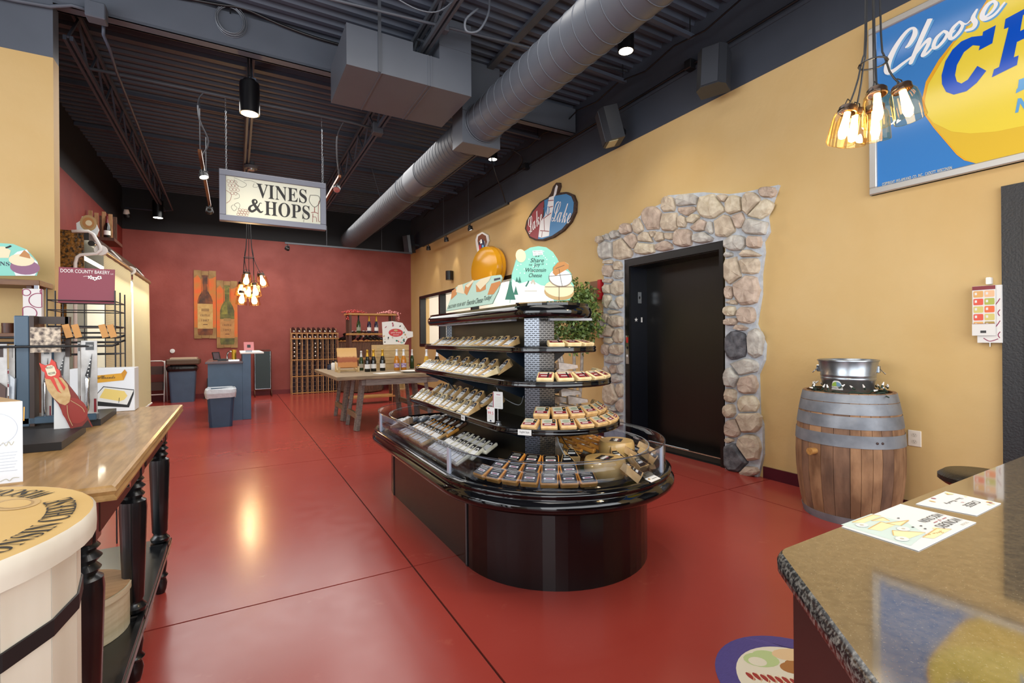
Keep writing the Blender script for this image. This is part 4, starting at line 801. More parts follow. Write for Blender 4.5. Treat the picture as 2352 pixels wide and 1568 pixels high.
PR = {'burg': proto('cheese_block', 'cheese', k_block('rind_tan'), l_burg), 'red': proto('cheese_block', 'cheese', k_block('rind_cream', .095, .085, .034), l_red), 'black': proto('cheese_block', 'cheese', k_block('rind_orange', .094, .086, .034), l_black),
 'wed': proto('cheese_wedge', 'cheese', k_wedge('rind_cream'), l_arch('lab_black')), 'wedn': proto('cheese_wedge', 'cheese', k_wedge('rind_tan'), l_arch('lab_navy')), 'pbrown': proto('cheese_pack', 'cheese', k_pack('rind_tan'), l_pack('lab_black')),
 'pwhite': proto('cheese_pack', 'cheese', k_pack('rind_white'), l_pack('lab_black')), 'pyel': proto('cheese_pack', 'cheese', k_pack('rind_orange'), l_pack('lab_black')), 'pdark': proto('cheese_pack', 'cheese', k_pack('rind_brown'), l_pack('lab_black')),
 'cone': proto('cheese_wedge', 'cheese', k_cone, l_cone), 'stick': proto('cheese_stick', 'cheese', k_stick, l_stick), 'wheel': proto('round_cheese', 'cheese', k_wheel(), l_wheel()), 'tri': proto('cheese_wedge', 'cheese', k_tri, l_tri), 'tray': proto('cheese_tray', 'cheese', k_tray, l_tray)}
USED = set()
def put(kind, x, y, z, face, tilt, lab, group, roll=0.):
    """face: heading (radians) of the direction in which the label looks; tilt: back edge raised"""
    Tm = Matrix.Translation((x, y, z)) @ Euler((0, 0, face+pi/2)).to_matrix().to_4x4() @ Euler((tilt, roll, 0)).to_matrix().to_4x4()
    p = PR[kind]
    if kind in USED: dup(p, Tm, lab, group)
    else: USED.add(kind); p.matrix_basis = Tm; p['label'] = lab; p['group'] = group
rq = random.Random(11)
KN = {'burg': 'tan block with burgundy label', 'red': 'cream block with dark red label', 'black': 'orange block with black label', 'wed': 'cream wedge with black arch label', 'wedn': 'tan wedge with navy arch label', 'pbrown': 'tan pack with arch label', 'pwhite': 'white pack with arch label', 'pyel': 'orange pack with arch label', 'pdark': 'dark brown pack with arch label', 'cone': 'film-wrapped brown wedge', 'stick': 'orange cheese stick in film', 'tri': 'triangular wedge with black label', 'tray': 'silvery film tray'}
TIER = {0: 'lowest shelf', 1: 'middle shelf', 2: 'top shelf'}
def row_side(kinds, R, z, ya, yb, n, tilt, where, group, jit=.006, dz=0.):
    for i in range(n):
        y = ya+(yb-ya)*(i+.5)/n; k = kinds[i % len(kinds)] if isinstance(kinds, (list, tuple)) else kinds
        half = {'wed': .0675, 'wedn': .0675}.get(k, .06)
        put(k, GX-R+half*cos(tilt)+rq.uniform(-jit, jit), y, z+half*sin(tilt)+dz, pi+rq.uniform(-.2, .2)+.12, tilt+rq.uniform(-.09, .09), '%s, %s from far end, %s' % (KN[k], ORD[i], where), group)
def row_arc(kinds, R, z, a0, a1, n, tilt, half, where, group, first='left', dz=0.):
    for i in range(n):
        a = rad(a0+(a1-a0)*(i+.5)/n); k = kinds[i % len(kinds)] if isinstance(kinds, (list, tuple)) else kinds; r = R-half*cos(tilt)
        put(k, GX+r*cos(a), GY0+r*sin(a), z+half*sin(tilt)+dz, a+rq.uniform(-.06, .06), tilt+rq.uniform(-.04, .04), '%s, %s from left, %s' % (KN[k], ORD[i], where), group)
# lowest shelf
z = .785
row_side(['wed', 'wed', 'wedn', 'wed'], .41, z, 4.12, 2.95, 11, rad(20), 'front row, lowest shelf', 'wedges on the lowest shelf')
row_side('wedn', .295, z+.03, 4.0, 2.80, 9, rad(24), 'back row, lowest shelf', 'wedges on the lowest shelf', dz=.02)
row_arc('burg', .41, z, 211, 352, 9, rad(26), .041, 'round end, lowest shelf', 'blocks on the lowest shelf')
row_arc('burg', .335, z+.055, 218, 345, 7, rad(30), .041, 'second row, lowest shelf end', 'blocks on the lowest shelf')
for i in range(9):
    r, c = divmod(i, 3); x, y = GX+.36-.075*c+.02*r, 2.62+.11*c+.05*r+.02*(i % 2)
    put('cone', x-.06*r, y+.02, z+.012+.055*r, rad(-35)+rq.uniform(-.3, .3), rad(-6), '%s, %s in the heap right on the lowest shelf' % (KN['cone'], ORD[i]), 'wrapped wedges on the lowest shelf')
# middle shelf
z = 1.045
row_side(['wed', 'wed', 'wedn', 'wed', 'wed'], .36, z, 4.10, 2.78, 14, rad(17), 'front row, middle shelf', 'wedges on the middle shelf')
row_side('wedn', .25, z+.012, 3.9, 2.76, 7, rad(22), 'back row, middle shelf', 'wedges on the middle shelf', dz=.012)
row_arc('red', .36, z, 222, 352, 7, rad(24), .0425, 'round end, middle shelf', 'blocks on the middle shelf')
for i in range(5): put('cone', GX+.16+.06*(i % 2), 2.62+.075*i, z+.004+.04*(i % 2), rad(-30)+rq.uniform(-.3, .3), rad(-6), '%s, %s of a few right on the middle shelf' % (KN['cone'], ORD[i]), 'wrapped wedges on the middle shelf')
# top shelf
z = 1.24
row_side(['wedn', 'wed', 'wedn'], .27, z, 4.05, 2.66, 13, rad(15), 'top shelf', 'wedges on the top shelf')
row_arc('red', .27, z, 232, 355, 5, rad(14), .0425, 'round end, top shelf', 'blocks on the top shelf')
# well
z = .524
for r, (R, n) in enumerate(((.575, 9), (.48, 8), (.385, 7))):
    row_side(['pbrown', 'pbrown', 'pyel', 'pdark'][r] if r < 3 else 'pyel', R, z+.022*r, 3.93, 3.36, n, rad(22), '%s row in the well' % ['outer', 'middle', 'inner'][r], 'tan packs in the well', .004)
    row_side('pwhite', R, z+.022*r, 3.24, 2.74, n-1, rad(24), '%s row in the well' % ['outer', 'middle', 'inner'][r], 'white packs in the well', .004)
row_side('pdark', .29, z+.066, 3.9, 3.4, 4, rad(24), 'back row in the well', 'dark packs in the well', .004)
row_arc('black', .58, z, 188, 261, 7, rad(30), .043, 'outer row in the well', 'black labelled blocks in the well')
row_arc('black', .49, z+.025, 192, 254, 5, rad(30), .043, 'middle row in the well', 'black labelled blocks in the well')
row_arc('black', .39, z+.05, 194, 244, 3, rad(28), .043, 'inner row in the well', 'black labelled blocks in the well')
put('wheel', 1.815, 2.145, z, rad(-62), 0, 'big round cheese wheel with a black label at the front of the well', 'cheese wheels')
put('wheel', 2.195, 2.475, z, rad(-50), 0, 'second big round cheese wheel with a black label further back in the well', 'cheese wheels')
TR = [(*FL(x_, y_, .56)[:2], a_) for x_, y_, a_ in ((1432, 1078, -20), (1462, 1070, -35), (1488, 1052, -15), (1412, 1052, -60), (1440, 1040, 10), (1452, 1092, -10), (1482, 1034, 30), (1300, 1062, -70), (1312, 1048, -80))]
for i, (x, y, a) in enumerate(TR): put('tri', x, y, z+.03, rad(a-40), rad(30), '%s, %s in the cluster by the round cheeses' % (KN['tri'], ORD[i]), 'wedges round the cheese wheels')
for i in range(11):
    r, c = divmod(i, 4); put('stick', 1.94+.085*c+.05*r, 2.62+.12*r-.03*c, z+.03+.012*r, rad(-60), rad(14), '%s, %s in the stack beyond the round cheeses' % (KN['stick'], ORD[i]), 'orange sticks in the well')
for i in range(8): put('tray', GX-.42+.11*i, 4.36+.10*sin(i*.45+.3)-.012*i, z+.008, pi, rad(10), '%s, %s from left, far end of the well' % (KN['tray'], ORD[i]), 'film trays in the well')
for i in range(3): put('cone', GX-.53+.05*i, 4.10+.07*i, z+.03, rad(200), rad(0), '%s, %s in the far left corner of the well' % (KN['cone'], ORD[i]), 'wrapped wedges in the well')
for i in range(4): put('tray', GX-.25+.05*i, 3.98+.05*i, .80, pi, rad(18), '%s, %s at the far end of the lowest shelf' % (KN['tray'], ORD[i]), 'film trays on the lowest shelf')
# sign holders among the cheeses
def holder(name, lab, c, hd, w_, h_, draw, stem=0.):
    t = thing(name, lab, 'price sign', c); fr = Fr(Vector(c)+Vector((0, 0, stem)), (-sin(hd), cos(hd), 0), (0, 0, 1)); b = MB(); b.prism([fr.p(x, y, .0) for x, y in rrect(-w_/2, 0, w_/2, h_, .006)], -fr.n*.003, 'paper'); b.build('card', t)
    if stem: MB().cyl(c, Vector(c)+Vector((0, 0, stem+.01)), .002, 'white', n=5).build('stem', t)
    b = MB(); draw(b, fr); b.build('print', t)
def d1(b, fr):
    txt(b, fr, '99.5', 0, .055, .045, .018, M('print_red', '#c0303a', .5), .0008)
    for k in range(4): flat(b, fr, rectp(-.022, .018+.007*k, .022, .020+.007*k), 'lab_grey', .0008)
    flat(b, fr, rectp(-.024, .079, -.01, .084), 'print_red', .0008); disc(b, fr, 0, .008, .008, .005, 'lab_navy', .0008, 10)
holder('price_card', 'small white card reading 99.5 in red on the lowest tier', (GX-.40, 2.62, .80), rad(200), .06, .09, d1)
def d2_(b, fr):
    for k in range(7): flat(b, fr, rectp(-.022, .015+.009*k, .026, .017+.009*k), 'lab_grey', .0008)
    flat(b, fr, rectp(-.037, 0, -.031, .1), 'lab_rose', .0008); flat(b, fr, rectp(-.01, .085, .02, .089), 'lab_rose', .0008)
holder('info_card', 'lilac-edged paper card on a stem above the lowest tier wedges', (GX-.33, 2.66, .80), rad(205), .075, .105, d2_, .07)
MB().lathe([(0, 0), (.012, 0), (.02, .012), (.012, .024), (.016, .03), (0, .036)], (GX-.395, 2.53, .785), 'galv', 10).build('foil_clip', label='crumpled silver foil clip beside the 99.5 card', cat='clip')
a = rad(286); c = Vector((GX+.712*cos(a), GY0+.712*sin(a), .547)); fr = Fr(c, (-sin(a), cos(a), 0), (-cos(a)*.9, -sin(a)*.9, .25)); b = MB(); b.prism([fr.p(x, y, .002) for x, y in rectp(-.05, -.012, .05, .028)], -fr.n*.002, 'paper'); disc(b, fr, -.03, .014, .009, .006, 'lab_gold', .003); stroke(b, fr, [(-.012+.005*k, .006+(.003 if k % 2 else -.002)) for k in range(11)], .0018, 'ink_soft', .003, 2)
b.build('rail_tag', label='cream tag lying on the front rail of the cheese island', cat='shelf tag')

# ------------------------------------------------------------ boards on the canopy
z = 1.514
sb = thing('display_board', 'teal arched cardboard sign about sharing cheese standing on the canopy', 'sign board', (GX, 2.68, z)); F2 = Fr((GX, 2.68, z), (1, 0, 0), (0, 0, 1)); q = lambda P: [F2.px(940+p[0]/3.92, 400+p[1]/3.92)+tuple(p[2:]) for p in P]
teal = M('board_teal', '#86cdbd', .5); 
out = q([(905, 1160), (925, 900), (960, 780), (985, 700), (1040, 690), (1090, 660), (1160, 648), (1230, 658), (1290, 700), (1330, 760), (1350, 810), (1400, 790), (1432, 810), (1420, 850), (1460, 900), (1455, 960), (1480, 1000), (1470, 1080), (1440, 1135)])
out = [(x, max(y, 0)) for x, y in out]
MB().prism([F2.p(x, y, .004) for x, y in out], -F2.n*.008, 'board_teal').build('board', sb)
b = MB(); sn = M('board_snow', '#e6eef0', .5)
cl0 = lambda P: [(x, max(y, .0005)) for x, y in P]
flat(b, F2, cl0(q([(905, 1160), (925, 945), (990, 985), (1060, 965), (1110, 960), (1180, 1000), (1240, 1010), (1300, 1140)])), sn, .005)
pine = M('board_pine', '#1f6b5c', .5)
for pi_, (cx_, top, bot, wd) in enumerate(((905, 935, 1130, 48), (955, 1005, 1085, 22), (965, 925, 970, 14), (990, 920, 975, 14))): flat(b, F2, cl0(q([(cx_-wd, bot), (cx_+wd, bot), (cx_+wd*.45, (top+bot)/2), (cx_, top), (cx_-wd*.45, (top+bot)/2)])), pine, .0062+.0003*pi_)
disc(b, F2, *q([(1000, 735)])[0], .038, .042, M('board_cheese', '#e6d8b4', .5), .006)
for cx_, cy_, rx_, ry_, mm in ((1347, 1060, 132, 75, 'board_rind'), (1347, 1030, 130, 75, 'board_cheese'), (1357, 940, 103, 78, 'board_rind2'), (1357, 930, 100, 76, 'board_snow')):
    M('board_rind', '#b89a6a', .5); M('board_rind2', '#8f8270', .5); p = q([(cx_, cy_), (cx_+rx_, cy_), (cx_, cy_-ry_)]); disc(b, F2, p[0][0], max(p[0][1], abs(p[2][1]-p[0][1])+.001), abs(p[1][0]-p[0][0]), abs(p[2][1]-p[0][1]), mm, .0065+.0006*['board_rind', 'board_cheese', 'board_rind2', 'board_snow'].index(mm), 24)
flat(b, F2, q([(1285, 890), (1290, 840), (1330, 795), (1390, 788), (1430, 815), (1425, 850), (1310, 915)]), M('board_halfwheel', '#b8814a', .5), .0095)
for P in ([(1250, 920), (1460, 900)], [(1340, 855), (1370, 1010)], [(1215, 1015), (1480, 1015)], [(1342, 1010), (1342, 1135)], [(1310, 850), (1390, 820)]): stroke(b, F2, q(P), .0035, M('board_twine', '#5a4a40', .6), .010, 1)
for k in range(26): disc(b, F2, *q([(rq.uniform(960, 1320), rq.uniform(690, 930))])[0], .004, .004, sn, .005, 6)
stroke(b, F2, q([(1045, 1010), (1060, 985), (1070, 965)]), .01, pine, .0065); stroke(b, F2, q([(1095, 985), (1110, 955), (1125, 985)]), .012, 'lab_grey', .0065)
b.build('artwork', sb); b = MB()
def wd(b, P0, P1, body, h_, m_, fr=F2, qq=None, d=.0065):
    p, r = (qq or q)([P0, P1]); txt(b, fr, body, (p[0]+r[0])/2, (p[1]+r[1])/2, math.dist(p, r), h_, m_, d, .35, None, math.atan2(r[1]-p[1], r[0]-p[0]))
dk_ = M('ink_teal', '#16332f', .5)
u_ = F2.px(1100, 600)[1]-F2.px(1100, 601)[1]
for P0, P1, s_, h_ in (((1085, 775), (1208, 775), 'Share', 11.5), ((1072, 818), (1104, 818), 'THE', 4.5), ((1112, 822), (1178, 815), 'Joy', 13), ((1184, 810), (1210, 810), 'OF', 4.5), ((1045, 862), (1228, 862), 'Wisconsin', 11), ((1072, 910), (1190, 910), 'Cheese', 11)): wd(b, P0, P1, s_, h_*u_*.9, dk_)
flat(b, F2, q([(1105, 690), (1195, 685), (1200, 725), (1110, 735)]), sn, .0062); wd(b, (1112, 698), (1192, 698), 'PROUDLY', 3*u_, dk_); wd(b, (1112, 720), (1192, 718), 'WISCONSIN', 3*u_, dk_); wd(b, (1130, 740), (1168, 738), '\u25b6\u25c0', 3*u_, dk_); flat(b, F2, q([(1035, 1048), (1145, 1048), (1145, 1055), (1035, 1055)]), 'lab_grey', .006)
b.build('lettering', sb)
# long leaning board
P_ = [WR(1030, 712, GX-.17), WR(1128, 690, GX-.17)]
F3 = Fr((GX-.19, 3.3, z), (0, -1, 0), (.22, 0, 1)); q3 = lambda P: [F3.px(940+p[0]/3.92, 400+p[1]/3.92)+tuple(p[2:]) for p in P]; c3 = lambda P: [(x, max(y, .0)) for x, y in P]
lb_ = thing('display_board', 'pale green leaning cardboard sign about discovering a favourite cheese on the canopy', 'sign board', (GX-.19, 3.7, z))
out = c3(q3([(330, 1232), (400, 1040), (430, 1010), (560, 960), (600, 955), (735, 915), (820, 905), (832, 930), (800, 1050), (745, 1165)])); MB().prism([F3.p(x, y, .0) for x, y in out], -F3.n*.008, M('board_green', '#b4d3c2', .55)).build('board', lb_)
b = MB()
flat(b, F3, c3(q3([(375, 1130), (385, 1050), (420, 1025), (430, 1080)])), M('board_orange', '#c98446', .5), .001)
for P in ([(495, 1065), (505, 1000), (575, 950), (580, 960), (520, 1090)], [(605, 1060), (600, 990), (640, 950), (690, 960), (690, 1035), (640, 1058)], [(705, 1085), (740, 985), (820, 960), (825, 985), (760, 1080)]): flat(b, F3, c3(q3(P)), 'board_orange', .001)
for P in ([(505, 1005), (575, 950), (585, 962), (530, 1020)], [(600, 990), (645, 945), (740, 915), (720, 960), (640, 1040)], [(420, 1060), (440, 1000), (480, 990), (500, 1080)]): flat(b, F3, c3(q3(P)), 'board_cheese', .0016)
flat(b, F3, c3(q3([(765, 960), (765, 940), (820, 930), (822, 945)])), 'lab_navy', .0018)
b.build('artwork', lb_); b = MB()
wd(b, (350, 1197), (420, 1182), 'DISCOVER', .028, dk_, F3, q3, .002); wd(b, (428, 1180), (468, 1172), 'YOUR', .028, dk_, F3, q3, .002); wd(b, (474, 1170), (510, 1163), 'NEXT', .028, dk_, F3, q3, .002); wd(b, (520, 1158), (592, 1143), 'Favorite', .042, dk_, F3, q3, .002); wd(b, (598, 1142), (665, 1128), 'Cheese', .042, dk_, F3, q3, .002); wd(b, (672, 1126), (745, 1108), 'Today!', .045, dk_, F3, q3, .002)
b.build('lettering', lb_)
# ---------------------------------------------------------------- trestle table with bottles
woodmat('wood_grey', '#8a8078', '#665d57', .7, (1.2, 12, 12), 5); woodmat('wood_top', '#9a8668', '#75644e', .6, (1.2, 14, 14), 5); woodmat('crate_wood', '#cdb283', '#b89a68', .65, (1.5, 12, 12), 5); woodmat('wood_dark', '#5a3320', '#43251a', .5, (10, 10, 1.2), 5)
woodmat('wood_mid', '#b98a4f', '#a0713a', .5, (1.5, 12, 12), 5); woodmat('rack_wood', '#c0966a', '#a57a50', .55, (8, 8, 2), 5); woodmat('rack_brown', '#6a4a38', '#4d3528', .6, (10, 10, 2), 6)
tt = thing('trestle_table', 'weathered grey wooden trestle table with splayed legs holding sparkling wine', 'table', (1.97, 7.95, 0))
tx0, tx1, ty0, ty1, tz = 1.19, 2.78, 6.90, 9.05, .80
for i in range(6):
    w_ = (ty1-ty0)/6; MB().bb(tx0, tx1, ty0+i*w_+.003, ty0+(i+1)*w_-.003, tz-.05, tz, 'wood_top', .004).build('plank', tt)
MB().bb(tx0+.4, tx1-.3, ty0+.05, ty0+.09, tz-.14, tz-.05, 'wood_grey').build('apron', tt); MB().bb(tx0+.4, tx1-.3, ty1-.09, ty1-.05, tz-.14, tz-.05, 'wood_grey').build('apron', tt)
for xf, xt in ((1.50, 1.60), (2.62, 2.54)):
    ys_ = (7.17, 7.80, 8.18, 8.84); 
    for y in ys_:
        MB().bar((xf, y, 0), (xt, y+(.03 if y in (7.17, 8.18) else -.03), tz-.05), .09, .055, 'wood_grey', .004).build('leg', tt)
    for ya, yb_ in ((7.17, 7.80), (8.18, 8.84)): MB().bb(xf-.01, xf+.04, ya, yb_, .17, .25, 'wood_top', .004).build('stretcher', tt)
    MB().prism([Vector((xt-.06, 7.0, tz-.05)), Vector((xt+.25, 7.0, tz-.05)), Vector((xt+.12, 7.0, tz-.14)), Vector((xt-.06, 7.0, tz-.14))], (0, .05, 0), 'wood_grey').build('corner_block', tt)
M('bottle_dark', '#0b1010', .08, coat=.4); M('bottle_green', '#1c3a1a', .08, coat=.4); M('bottle_gold', '#c79a3a', .12, coat=.4); M('foil_gold', '#c9a038', .3, .7); M('foil_white', '#dfe2e6', .3, .2); M('foil_black', '#141416', .3); M('bottle_amber', '#b8741e', .1, coat=.4); M('bottle_violet', '#251d3a', .1, coat=.3)
def bottle(body, foil, lab_, x, y, z, h=.32, r=.044, T=None, champ=True):
    """one standing bottle: glass, foil and label"""
    return body, foil, lab_, h, r
def mk_bottle(body, foil, labm, lab, h=.345, r=.045, group=None):
    t = thing('wine_bottle', lab, 'bottle', (0, 0, 0), group); k = h/.32
    MB().lathe([(0, 0), (r*.9, 0), (r, .008), (r, .15*k), (r*.86, .18*k), (r*.52, .225*k), (r*.36, .26*k), (r*.34, .30*k), (0, .30*k)], (0, 0, 0), body, 16).build('glass_body', t)
    MB().lathe([(r*.56, .222*k), (r*.40, .262*k), (r*.38, .298*k), (r*.44, .302*k), (r*.44, .315*k), (r*.3, .32*k), (0, .32*k)], (0, 0, 0), foil, 14).build('foil', t)
    if labm: MB().lathe([(r*1.012, .045*k), (r*1.012, .11*k)], (0, 0, 0), labm, 12, a0=rad(-170), a1=rad(10)).build('label', t)
    return t
def at(t, x, y, z, rz=0., tilt=None):
    t.matrix_basis = Matrix.Translation((x, y, z)) @ Euler((tilt or 0, 0, rz)).to_matrix().to_4x4()
M('lab_floral', '#cfc3d8', .5, hex2='#6a3d86', vscale=60)
def tb(px_, py_, z=tz): q = FL(px_, py_, z); return q.x, q.y
d = lambda x, y: (x/4.9+640, y/4.9+680)
B0 = mk_bottle('bottle_dark', 'foil_gold', 'lab_white', 'dark sparkling wine bottle with gold foil, leftmost of three on the grey table', group='gold foil bottles')
at(B0, *tb(*d(1000, 850)), tz)
for (x, y), l in (((1068, 845), 'dark sparkling wine bottle with gold foil, middle of three on the grey table'), ((1170, 838), 'dark sparkling wine bottle with gold foil standing before the wooden crate')): dup(B0, Matrix.Translation((*tb(*d(x, y)), tz)), l)
B1 = mk_bottle('bottle_amber', 'foil_white', 'lab_floral', 'amber bottle with white foil and floral label, left of the two by the crate', group='white foil amber bottles'); at(B1, *tb(*d(1330, 835)), tz)
dup(B1, Matrix.Translation((*tb(*d(1408, 832)), tz)), 'amber bottle with white foil and floral label, right of the two by the crate')
B2 = mk_bottle('bottle_gold', 'foil_white', None, 'golden bottle with silver foil at the far right of the grey table'); at(B2, 2.62, 7.35, tz)
B3 = mk_bottle('bottle_dark', 'foil_white', 'lab_white', 'dark bottle with white foil beside the golden one at the far right of the table'); at(B3, 2.74, 7.20, tz)
B4 = mk_bottle('bottle_green', 'foil_white', None, 'slim green bottle standing right of the wooden crate', .33, .036); at(B4, 2.66, 8.2, tz)
B5 = mk_bottle('bottle_green', 'foil_white', 'lab_grey', 'green bottle with pale foil half hidden behind the chopping board stand', .32, .04); at(B5, *tb(*d(930, 835)), tz)
cr = thing('wooden_crate', 'pale slatted wooden crate standing on the grey table', 'crate', (2.3, 8.35, tz)); cx0, cx1, cy0, cy1, ch_ = 2.04, 2.59, 8.15, 8.50, .42
for i in range(4):
    z0 = tz+ch_*i/4; z1 = z0+ch_/4-.008
    for r in ((cx0, cx1, cy0, cy0+.015), (cx0, cx1, cy1-.015, cy1), (cx0, cx0+.015, cy0+.015, cy1-.015), (cx1-.015, cx1, cy0+.015, cy1-.015)): MB().bb(*r, z0, z1, 'crate_wood').build('slat', cr)
MB().bb(cx0+.015, cx1-.015, cy0+.015, cy1-.015, tz, tz+ch_-.01, 'crate_wood').build('lining', cr)
F = Fr((2.29, 8.22, tz+ch_), (1, 0, 0), (0, .1, 1)); t = thing('display_board', 'white chopping-board shaped sign with food drawings on top of the wooden crate', 'sign board', (2.35, 8.22, tz+ch_))
out = [(-.12, 0), (.24, 0), (.30, .10), (.40, .13), (.40, .22), (.31, .23), (.22, .37), (.05, .40), (-.13, .38)]; MB().prism([F.p(x, y, .006) for x, y in out], -F.n*.012, 'paper').build('board', t)
b = MB(); disc(b, F, .10, .20, .125, .07, M('board_red', '#c0393f', .5), .007, 20); txt(b, F, 'gather around', .10, .20, .17, .03, 'white', .008); txt(b, F, 'wisconsin', .10, .165, .10, .018, 'white', .008); disc(b, F, .10, .24, .035, .018, 'board_rind', .008, 12)
for i in range(34):
    x, y = rq.uniform(-.11, .30), rq.uniform(.02, .36)
    if ((x-.1)/.14)**2+((y-.2)/.09)**2 > 1 and y < .36-.5*max(0, x-.15): disc(b, F, x, y, rq.uniform(.008, .026), rq.uniform(.006, .018), rq.choice(['board_red', 'board_rind', 'lab_grey', 'board_pine', 'ink_soft', 'board_teal', 'lab_rose']), .0066+.00004*i, 8, rq.uniform(0, 3))
b.build('print', t)
# chopping board on stand
q = FL(*d(780, 850), tz); t = thing('board_stand', 'wooden stand holding a striped chopping board on the grey table', 'stand', q)
for dx in (-.17, .12): MB().prism([Vector((q.x+dx, q.y-.16, tz)), Vector((q.x+dx, q.y+.16, tz)), Vector((q.x+dx, q.y+.16, tz+.16)), Vector((q.x+dx, q.y+.06, tz+.05)), Vector((q.x+dx, q.y-.10, tz+.035)), Vector((q.x+dx, q.y-.13, tz+.09)), Vector((q.x+dx, q.y-.16, tz+.09))], (.025, 0, 0), 'crate_wood').build('upright', t)
MB().bb(q.x-.17, q.x+.145, q.y-.02, q.y+.02, tz+.005, tz+.035, 'crate_wood').build('rail', t)
m = M('striped_board', '#c98f4e', .45); nt = m.node_tree; N = nt.nodes; L = nt.links; tc = N['Texture Coordinate']; sp = N.new('ShaderNodeSeparateXYZ'); L.new(tc.outputs['Object'], sp.inputs[0]); r = N.new('ShaderNodeValToRGB'); e = r.color_ramp.elements
nz = noise(18, 5); ad = N.new('ShaderNodeMath'); ad.operation = 'MULTIPLY_ADD'; L.new(nz.outputs['Fac'], ad.inputs[0]); ad.inputs[1].default_value = .05; L.new(sp.outputs[2], ad.inputs[2]); sc_ = N.new('ShaderNodeMath'); sc_.operation = 'MULTIPLY'; sc_.inputs[1].default_value = 3.0; L.new(ad.outputs[0], sc_.inputs[0]); L.new(sc_.outputs[0], r.inputs[0])
e[0].position = .30; e[0].color = lin('#bd7d40'); e[1].position = .9; e[1].color = lin('#d9ab68'); 
for p, c in ((.36, '#9a4d2c'), (.55, '#a95f36'), (.62, '#e0b478')): x = e.new(p); x.color = lin(c)
L.new(r.outputs[0], N['Principled BSDF'].inputs['Base Color'])
MB().box((q.x-.01, q.y+.0, tz+.22), (.30, .02, .32), m, rot=(rad(-17), 0, 0), bev=.004).build('chopping_board', label='striped light and dark wood chopping board leaning in a wooden stand', cat='chopping board')
for i, (px_, py_, s_, mt, lab) in enumerate(((578, 826, .045, 'lab_navy', 'small navy jar at the far left corner of the grey table'), (640, 830, .07, 'lab_white', 'white packet with black print left of the chopping board'), (1570, 790, .04, 'foil_gold', 'small gold-lidded jar right of the slim green bottle'))):
    q = FL(*d(px_, py_), tz) if px_ < 1000 else Vector((2.72, 8.0, tz)); t = thing('jar', lab, 'jar', q); MB().lathe([(0, 0), (s_*.95, 0), (s_, .01), (s_, s_*1.5), (s_*.8, s_*1.8), (0, s_*1.8)], q, mt, 14).build('jar_body', t); MB().lathe([(s_*.82, s_*1.8), (s_*.84, s_*2.2), (0, s_*2.25)], q, 'black_metal', 14).build('lid', t)
q = FL(*d(1330, 862), tz); t = thing('serving_dish', 'white oval dish and paper laid in front of the amber bottles', 'dish', (q.x+.12, q.y-.1, tz)); MB().lathe([(0, .006), (.09, .006), (.15, .03), (.155, .03), (.09, 0), (0, 0)], (q.x+.2, q.y-.05, tz), 'white', 20).build('dish', t); MB().box((q.x-.15, q.y-.02, tz+.004), (.35, .22, .006), 'paper', rot=(0, 0, .2)).build('paper_sheet', t)

# ---------------------------------------------------------------- bottle display shelf behind the table
ws = thing('display_shelf', 'tall narrow wooden display shelf with dark posts behind the grey table', 'shelf', (2.43, 10.2, 0)); sx0, sx1, sy0, sy1 = 1.97, 2.90, 10.02, 10.36
for x in (sx0, sx1-.05):
    for y in (sy0, sy1-.05): MB().bb(x, x+.05, y, y+.05, 0, 1.80, 'wood_dark').build('post', ws)
for z0, dx in ((1.80, .03), (1.40, .0), (.90, 0), (.12, .0)): MB().bb(sx0-dx, sx1+dx, sy0-.01, sy1+.01, z0, z0+.035, 'wood_mid', .003).build('shelf_board', ws)
M('berry_red', '#b3302a', .4); M('berry_pink', '#d98d8a', .4); M('leaf_pink', '#c77a78', .6)
for x, lab, m1, sd in ((2.08, 'garland of dark red berries on the left end of the display shelf top', 'berry_red', 4), (2.80, 'garland of pink berries on the right end of the display shelf top', 'berry_pink', 5)):
    t = thing('berry_garland', lab, 'garland', (x, 10.15, 1.835), 'berry garlands'); rg = random.Random(sd); b = MB()
    for k in range(110):
        u = rg.gauss(0, .11); v = Vector((x+max(-.22, min(.24, u)), 10.12+rg.uniform(-.1, .14), 1.85+rg.uniform(0, .06)*(1-abs(u)/.3)))
        if k % 6 == 0: v = Vector((x+(-.14 if x < 2.3 else .15)+rg.uniform(-.02, .02), 10.0+rg.uniform(-.02, .02), 1.86-rg.uniform(0, .16)))
        s_ = rg.uniform(.010, .017); b.add([v+Vector(p)*s_ for p in ((1, 0, 0), (-1, 0, 0), (0, 1, 0), (0, -1, 0), (0, 0, 1), (0, 0, -1))], [(0, 2, 4), (2, 1, 4), (1, 3, 4), (3, 0, 4), (2, 0, 5), (1, 2, 5), (3, 1, 5), (0, 3, 5)], m1)
    b.build('berries', t, kind='stuff'); MB().tube([(x-.2, 10.14, 1.845), (x, 10.17, 1.86), (x+.2, 10.14, 1.845)], .006, 'wood_dark', 5).build('twig', t)
B6 = mk_bottle('bottle_green', 'foil_black', 'lab_sage', 'green bottle with a pale label on the display shelf', .36, .042); at(B6, 2.175, 10.12, 1.436)
B7 = mk_bottle('bottle_violet', 'foil_gold', 'lab_white', 'dark violet bottle with gold top, left of the two on the display shelf', .35, .042, 'violet bottles'); at(B7, 2.385, 10.12, 1.436)
dup(B7, Matrix.Translation((2.53, 10.12, 1.436)), 'dark violet bottle with gold top, right of the two on the display shelf')

